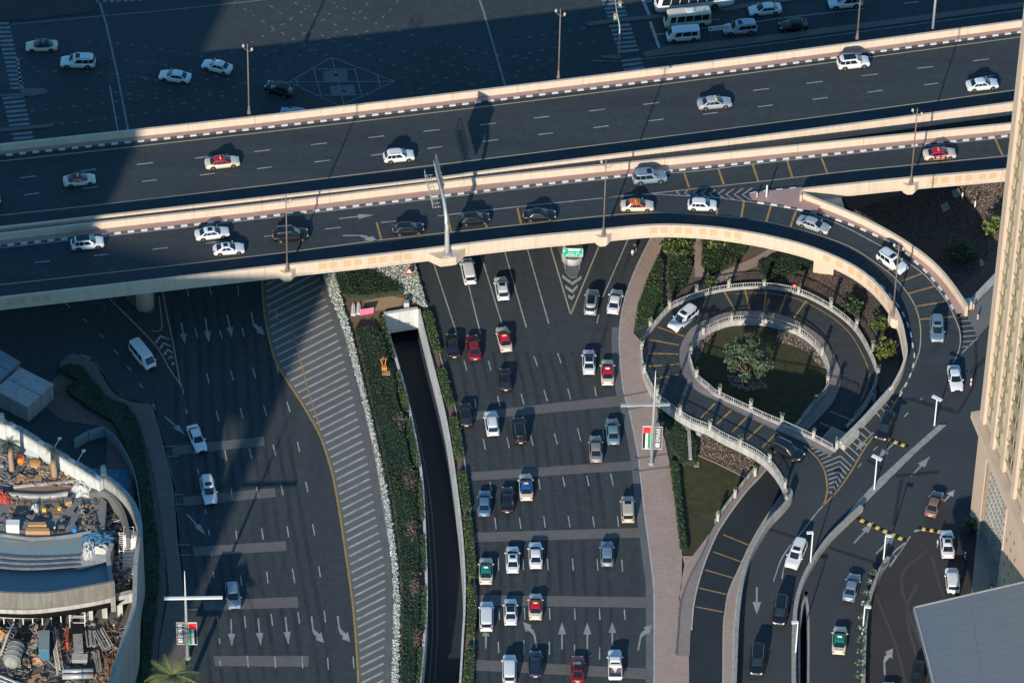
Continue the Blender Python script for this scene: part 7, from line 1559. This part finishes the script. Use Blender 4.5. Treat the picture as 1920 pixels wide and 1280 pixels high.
def crumple(px, py, z, rx, ry, h, m, label, nm='sheet_heap', cat='sheet'):
    t, p = loose(nm, label, cat, px, py, z); b = MB(); n = 11
    vs = []
    for i in range(n):
        for j in range(n):
            u, v = i/(n-1)*2-1, j/(n-1)*2-1; k = max(0, 1-(u*u+v*v)*.75); vs.append((p.x+u*rx*(1+.15*rng.random()), p.y+v*ry*(1+.15*rng.random()), z+.02+h*k*(.45+.75*rng.random())))
    b.add(vs, [(i*n+j, (i+1)*n+j, (i+1)*n+j+1, i*n+j+1) for i in range(n-1) for j in range(n-1)]); b.build('sheet', m, t)
crumple(155, 917, DZ, 1.3, 1.5, 1.0, MARBLE, 'crumpled white sheeting heap at the end of the paved strip'); crumple(168, 1030, 9.6, .8, 1.9, .9, MARBLE, 'tall white crumpled sheet beside the blue tarpaulin'); crumple(188, 1030, 9.6, 1.1, .9, .8, MARBLE, 'white crumpled sheet right of the tall one'); crumple(184, 1010, 9.6, 1.9, 1.4, .8, BLUE_T, 'dark blue tarpaulin above the white sheets', 'tarpaulin', 'tarpaulin'); crumple(66, 953, DZ, .5, .8, .7, MARBLE, 'white sheet between the two board stacks'); crumple(6, 935, DZ, .9, 1.0, 1.0, REDP, 'dull red heap at the left edge of the deck', 'red_heap', 'heap')
crumple(206, 903, 0, 2.6, 2.2, .8, BLUE_T, 'dark blue tarpaulin in the shade behind the curved wall', 'tarpaulin', 'tarpaulin'); crumple(185, 893, 0, 1.4, .9, .7, BLUE_T, 'small blue tarpaulin in the shade behind the straight wall', 'tarpaulin', 'tarpaulin')
def ladder(a, b, label, w=.5, m=WHITE, nm='ladder', n=9):
    t = thing(nm, a, label, 'ladder'); d = (b-a).normalized(); s = d.cross(Vector((0, 1, .3))).normalized()*w/2
    for k in (-1, 1): MB().tube([a+s*k, b+s*k], .05, 6).build('rail', m, t)
    for i in range(n): c = a.lerp(b, (i+.5)/n); MB().tube([c-s, c+s], .04, 6).build('rung', m, t)
ladder(P(228, 1030, 8.4), P(228, 997, 9.5), 'white ladder leaning beside the curved inner wall', .7); ladder(P(226, 1075, 5), P(228, 1030, 9.4), 'second white ladder below the first one', .6)
def frame_rack(px, py, z, w, d, h, m1, m2, label, nm, cat):
    t, p = loose(nm, label, cat, px, py, z)
    for i, (x, y) in enumerate(((-w/2, -d/2), (w/2, -d/2), (w/2, d/2), (-w/2, d/2))): MB().tube([(p.x+x, p.y+y, z), (p.x+x, p.y+y, z+h)], .06, 6).build('upright', (m1, m2)[i % 2], t)
    for k in range(1, 4):
        zz = z+h*k/3
        for (x0, y0), (x1, y1) in (((-w/2, -d/2), (w/2, -d/2)), ((w/2, -d/2), (w/2, d/2)), ((w/2, d/2), (-w/2, d/2)), ((-w/2, d/2), (-w/2, -d/2))): MB().tube([(p.x+x0, p.y+y0, zz), (p.x+x1, p.y+y1, zz)], .045, 6).build('tie', (m2, m1)[k % 2], t)
frame_rack(243, 1040, 6, 1.3, 1.6, 4.6, WHITE, REDP, 'red and white scaffold tower beside the outer wall', 'scaffold', 'scaffold'); frame_rack(146, 1170, 2, 2.0, 1.2, 3.0, WHITE, WHITE, 'white scaffold frame below the curved fascia', 'scaffold', 'scaffold'); frame_rack(85, 888, DZ, 1.5, 1.0, .9, WOOD, GREY_P, 'low open frame rack left of the right palm', 'frame_rack', 'rack')
# white stair unit on the outer wall
t, p = loose('stair_unit', 'white stair unit with steps and rounded top against the outer wall', 'stairs', 243, 1085, 5)
b = MB(); b.smooth = True; b.lathe([(1.0, 0), (1.0, .2)], 16, (p.x+.1, p.y+3.1, 10.0)); b.build('landing', PLATE, t)
MB().box((p.x+.1, p.y+3.0, 8.4), (1.9, 1.6, 3.2)).build('cabinet', WHITE, t)
for i in range(9): MB().box((p.x-.2, p.y+2.1-i*.33, 8.8-i*.36), (1.4, .32, .3)).build('step', WHITE, t)
MB().box((p.x+1.0, p.y+.8, 7.4), (.25, 3.0, 3.6)).build('side_panel', CONC_L, t)
# yard
t, p = loose('storage_tank', 'grey ribbed storage tank with rounded ends in the yard', 'tank', 28, 1224, 2.0); a, c = P(33, 1204, 2.9), P(20, 1246, 2.9)
b = MB(); b.smooth = True; d = (c-a); b.tube([a, a+d*.06, a+d*.2, a+d*.8, a+d*.94, c], [.7, 1.0, 1.12, 1.12, 1.0, .7], 14); b.build('shell', CONC, t)
for k in (.2, .4, .6, .8): q = a+d*k; b = MB(); b.tube([q-d*.008, q+d*.008], 1.16, 14); b.build('rib', CONC_L, t)
boxthing('blue_container', 84, 1222, 2.0, 1.35, 3.4, 2.3, BLUE_T, 'blue grey tall box container in the middle of the yard', 'container', .06, TEAL); boxthing('vent_unit', 147, 1215, 2.0, 1.2, 3.2, 1.0, CONC_L, 'long grey unit with dark grilles below the scaffold frame', 'unit', .12, CONC); boxthing('leaning_sheet', 127, 1205, 2.0, .3, 2.6, 1.6, REDP, 'upright dull red panel left of the long grey unit', 'panel', .05)
boxthing('grey_bin', 150, 1240, 2.0, 2.0, 1.1, .9, CONC, 'flat grey ribbed bin above the silver pipes', 'bin', 0, CONC_L)
for k, (y, s) in enumerate(((1259, 'upper'), (1268, 'lower'))):
    a, c = P(117, y, 2.6), P(175, y-2, 2.6); t = thing('silver_duct', a, 'large bright silver duct lying in the yard, %s of two' % s, 'duct'); b = MB(); b.smooth = True; b.tube([a, c], .38, 14); b.build('pipe', STEEL, t); m_ = (a+c)/2; d = (c-a).normalized()*.1; b = MB(); b.tube([m_+d*6-d, m_+d*6+d], .41, 14); b.build('collar', BLUE_T, t)
def lattice(a, b, w, label):
    t = thing('lattice_boom', a, label, 'crane boom'); d = (b-a); s = d.normalized().cross(Vector((0, 0, 1)))*w/2; u = Vector((0, 0, w))
    ch = [s, -s, u]; 
    for c in ch: MB().tube([a+c, b+c], .06, 6).build('chord', WHITE, t)
    n = 8
    for i in range(n):
        f, g = i/n, (i+1)/n
        for k in range(3): MB().tube([a+d*f+ch[k], a+d*g+ch[(k+1) % 3]], .04, 5).build('brace', CONC_L, t)
lattice(P(114, 1264, 2.4), P(106, 1215, 2.4), .9, 'white lattice crane boom lying down the yard'); lattice(P(108, 1210, 2.4), P(103, 1180, 2.4), .6, 'narrow lattice boom tip above the white boom'); lattice(P(3, 1236, 2.4), P(20, 1188, 2.4), .9, 'dark shaded lattice boom left of the grey tank')
def bundle(px0, py0, px1, py1, n, w, m, label, cat='pipe bundle'):
    a, c = P(px0, py0, 2.2), P(px1, py1, 2.2); t = thing('pipe_bundle', a, label, cat); s = (c-a).normalized().cross(Vector((0, 0, 1)))
    for i in range(n): o = s*((i/(n-1)-.5)*w+rng.normal()*.05)+Vector((0, 0, rng.random()*.5)); MB().tube([a+o+(c-a)*(.1*rng.random()), c+o-(c-a)*(.1*rng.random())], .07, 6).build('pipe', m, t)
bundle(168, 1184, 172, 1215, 14, 1.2, STEEL, 'upright looking bundle of pale pipes left in the yard'); bundle(183, 1182, 203, 1218, 14, 1.5, STEEL, 'slanting bundle of grey pipes beside the outer wall'); bundle(180, 1222, 186, 1262, 10, .8, CONC, 'grey pipe bundle below the slanting one'); bundle(-6, 1272, 38, 1290, 6, 1.0, WHITE, 'white and red pipes at the bottom left corner'); bundle(30, 880, 52, 868, 9, .9, GREY_P, 'dark steel bars on the deck beside the red tank'); bundle(-4, 868, 16, 866, 6, 1.6, WHITE, 'white bars left of the left palm')
crumple(205, 1250, 2.0, .9, 2.4, .7, SOIL, 'brown rubble heap along the foot of the outer wall', 'rubble_heap', 'rubble'); crumple(72, 1238, 2.0, .7, .9, .8, WOOD, 'orange and brown rubble in the middle of the yard', 'rubble_heap', 'rubble'); crumple(3, 1190, 2.0, .9, 1.2, .9, WOOD, 'timber offcuts heap at the left edge of the yard', 'rubble_heap', 'rubble')
for k, (x, y, s, sh, hat) in enumerate(((20, 1186, 'worker in blue with an orange helmet bending in the yard beside the grey tank', BLUEB, ORNG), (216, 1182, 'worker with a yellow helmet bending beside the outer wall in the yard', BLACK, YSIGN))):
    p = P(x, y, 2.0); person(p.x, p.y, 2.0, .4-k*2.2, s, sh, GREY_P, hat, 'bend')
palm(22, 884, DZ, 5.4, 20, 1.8, (FROND, LEAF_M, FROND_DRY), 'palm with a green head on the deck, left of the two', .3); palm(102, 896, DZ, 5.6, 14, 1.0, (FROND_DRY, FROND_DRY, FROND), 'bare palm trunk with clipped dry head on the deck, right of the two', .34, 1.2)
for x, y, s in ((98, 845, 'left'), (143, 868, 'right')):
    p = P(x, y, 13); t = thing('site_lamp', p, 'small tilted floodlight pole on the white wall, %s of two' % s, 'floodlight'); e = p+Vector((1.0, .8, 1.6)); MB().tube([p, e], .05, 6).build('pole', WHITE, t); MB().box(e, (.45, .3, .2), .5).build('lamp_head', WHITE, t)
for x, y in ((4, 790), (194, 888)):
    p = P(x, y, 13); t = thing('water_pipe_stub', p, 'white broken wall end standing up from the parapet at %s' % ('the left edge' if x < 50 else 'the wall corner'), 'wall stub'); b = MB(); b.box((p.x, p.y, 13.6), (.75, .7, 1.6), .2, .85); b.build('block', CONC_L, t)
# scattered building scraps, too many to count
def scraps(px, z, n, mats, label):
    poly = P3(px, z); q = inpoly(poly, n); b = MB()
    for i in range(n):
        b.mi = int(rng.integers(0, len(mats))); x, y = q[i]; k = rng.random(); a = rng.random()*3.14; zz = z+.05+.35*rng.random()
        if k < .5: l = .5+1.3*rng.random(); b.tube([(x-math.cos(a)*l/2, y-math.sin(a)*l/2, zz), (x+math.cos(a)*l/2, y+math.sin(a)*l/2, zz+.3*(rng.random()-.3))], .035+.04*rng.random(), 5)
        elif k < .85: b.box((x, y, zz), (.15+.5*rng.random(), .1+.35*rng.random(), .08+.3*rng.random()), a)
        else: b.box((x, y, zz), (.6+.9*rng.random(), .10, .04), a)
    b.build('building_scraps', list(mats), None, kind='stuff', label=label)
SCM = (WOOD, WOOD_B, WOOD_B, GREY_P, BLACK, CONC, CONC_D, POLE_D, STEEL, GREY_P, BLACK, TRUNK)
scraps([(0, 842), (60, 858), (110, 885), (150, 905), (120, 915), (30, 915), (0, 925)], DZ+.1, 190, SCM, 'scattered scraps and timber on the building deck')
scraps([(0, 930), (160, 932), (168, 990), (120, 1002), (20, 1000), (0, 990)], DZ+.02, 60, SCM, 'scattered scraps on the building deck')
scraps([(150, 945), (178, 940), (186, 1000), (160, 1000)], DZ+.02, 60, SCM, 'scattered scraps on the building deck'); scraps([(186, 945), (206, 950), (226, 985), (228, 1012), (196, 1012)], 8.45, 150, SCM, 'scattered scraps behind the curved inner wall')
scraps([(222, 1000), (245, 1005), (248, 1045), (238, 1110), (215, 1110), (212, 1045)], 6.5, 220, (WOOD_B, PLATE, TRUNK, POLE_D, GREY_P, STEEL), 'scattered timber and poles beside the outer wall')
scraps([(-20, 1175), (240, 1170), (215, 1270), (200, 1300), (-20, 1300)], 2.05, 480, SCM, 'scattered scraps and poles in the yard')
# kiosks
for corners, h, s in (([(37.5, 687.5), (102, 720), (52, 764), (-12, 731)], 3.0, 'right'), ([(0, 655), (39, 678), (0, 716), (-50, 690)], 3.2, 'left')):
    q = P3(corners, h); c = (q[0]+q[2])/2; t = thing('kiosk', (c.x, c.y, 0), 'flat roofed grey kiosk in the shade, %s of two' % s, 'kiosk'); sh = [c+(v-c)*.95 for v in q]; sh = [Vector((v.x, v.y, 0)) for v in sh]
    MB().prism(sh, 0, h-.2, False).build('wall', CONC, t)
    MB().prism(q, h-.22, h-.02).build('roof', GREYROOF if s == 'left' else CONC, t)
    for a in range(2):
        A_, B_2 = q[0].lerp(q[3], a*.5+.02), q[1].lerp(q[2], a*.5+.02); C_, D_ = q[0].lerp(q[3], a*.5+.48), q[1].lerp(q[2], a*.5+.48); MB().prism([A_.lerp(B_2, .03), A_.lerp(B_2, .97), C_.lerp(D_, .97), C_.lerp(D_, .03)], h-.05, h+.04).build('roof_panel', CONC_L if s == 'right' else TEAL, t)
hd = smooth(P3([(140, 842), (175, 822), (193, 817), (212, 832), (238, 868), (254, 910), (262, 960), (266, 1000)]), 4); t = thing('hoarding', hd[0], 'low curved site hoarding in the shade behind the white curved wall', 'hoarding')
hl = by_step(hd, 2.4)
for a, c in zip(hl, hl[1:]): MB().wall([a.lerp(c, .02), a.lerp(c, .98)], .08, 0, 2.0).build('hoarding_panel', TEAL, t)
# median litter: boards, box, orange machine
for x, y, s in ((662, 590, 'left'), (672, 588, 'right')):
    p = P(x, y, .06); t = thing('white_board', p, 'narrow white pointed board on the bare soil, %s of two' % s, 'board'); b = MB(); b.prism([(p.x-.3, p.y-.2), (p.x+.35, p.y-.25), (p.x+.2, p.y+1.6), (p.x-.0, p.y+2.3), (p.x-.25, p.y+1.7)], .1, .3); b.build('panel', WHITE, t); b = MB(); b.box((p.x, p.y+.9, .34), (.08, 2.0, .06), .05); b.build('batten', PLATE, t)
p = P(688, 588, .06); t = thing('pink_board', p, 'bright pink board leaning on the bare soil beside the white boards', 'board'); b = MB(); b.add([(p.x-1.0, p.y-.4, .08), (p.x+.9, p.y+.1, .08), (p.x+1.0, p.y+.45, .9), (p.x-.9, p.y-.05, .9), (p.x-1.0, p.y-.33, .06), (p.x+.9, p.y+.17, .06), (p.x+1.0, p.y+.52, .88), (p.x-.9, p.y+.02, .88)], [(0, 1, 2, 3), (7, 6, 5, 4), (0, 4, 5, 1), (1, 5, 6, 2), (2, 6, 7, 3), (3, 7, 4, 0)]); b.build('panel', PINKB, t); MB().box((p.x+.7, p.y+.7, .35), (.08, .9, .08), .3).build('prop', WOOD, t)
sheet('sand_patch', [(682, 566), (706, 560), (735, 556), (758, 560), (752, 574), (728, 580), (700, 584)], SAND, 9); sheet('bare_soil', [(650, 560), (690, 558), (720, 590), (716, 622), (690, 632), (672, 628)], SOIL, 8)
boxthing('utility_cabinet', 762, 576, .06, .75, .6, 1.1, CONC_L, 'pale grey utility cabinet at the corner of the white flowers', 'cabinet', .05, CONC)
t, p = loose('hedge_machine', 'small orange machine with a timber frame on the dark hedge', 'machine', 720, 700, .95)
MB().box((p.x, p.y+.7, 1.35), (.7, .5, .6), .2).build('engine', ORNG, t); b = MB(); b.tube([(p.x-.2, p.y+1.0, 1.5), (p.x-.5, p.y+1.5, 2.2), (p.x-.1, p.y+1.8, 2.3)], .07, 6); b.tube([(p.x+.1, p.y+1.0, 1.5), (p.x+.25, p.y+1.6, 2.4), (p.x-.3, p.y+1.7, 1.9)], .07, 6); b.build('arm', ORNG, t)
for k in range(3): MB().box((p.x+.3, p.y-.35+k*.3, 1.1), (1.1, .1, .14)).build('slat', WOOD, t)
for s in (-1, 1): MB().box((p.x+.3+s*.5, p.y-.05, 1.2), (.1, .8, .12)).build('side_rail', WOOD, t)
for x, y, r in ((746, 790, 1.1), (764, 900, 1.5), (768, 992, 1.3), (774, 1100, 1.2), (778, 1200, 1.0)):
    p = P(x, y, .9); b = MB(); n_ = 150; q = rng.normal(size=(n_, 2))*np.array([r*.30, r*.75])+np.array([.3, 0]); leafcloud(b, np.column_stack([p.x+q[:, 0], p.y+q[:, 1], 1.0+.12*rng.random(n_)]), .26, 1.6, mi=(0, 1, 0)); b.build('dry_patch', [SOIL, MULCH], None, kind='stuff', label='bare sandy gap in the dark median hedge')
# people
p = P(1164, 76, .02); person(p.x, p.y, .02, 2.6, 'pedestrian in a reddish top on the right crosswalk', REDP, BLACK, None, 'walk')
p = P(1757, 1026, PZ+.02); person(p.x, p.y, PZ+.02, .1, 'person in a pale blue shirt beside the white saloon on the dark paving', mat('pale_blue_cloth', (.42, .55, .70), .8), GREY_P)
p = P(1858, 1108, PZ+.14); person(p.x, p.y, PZ+.15, 1.2, 'person in a purple top and white trousers by the tower pavement', mat('purple_cloth', (.07, .04, .16), .8), PLATE, None, 'walk')
p = P(1810, 1062, PZ+.14); person(p.x, p.y, PZ+.15, 2.0, 'person in dark clothes standing near the jeep on the pavement edge', BLACK, BLACK)
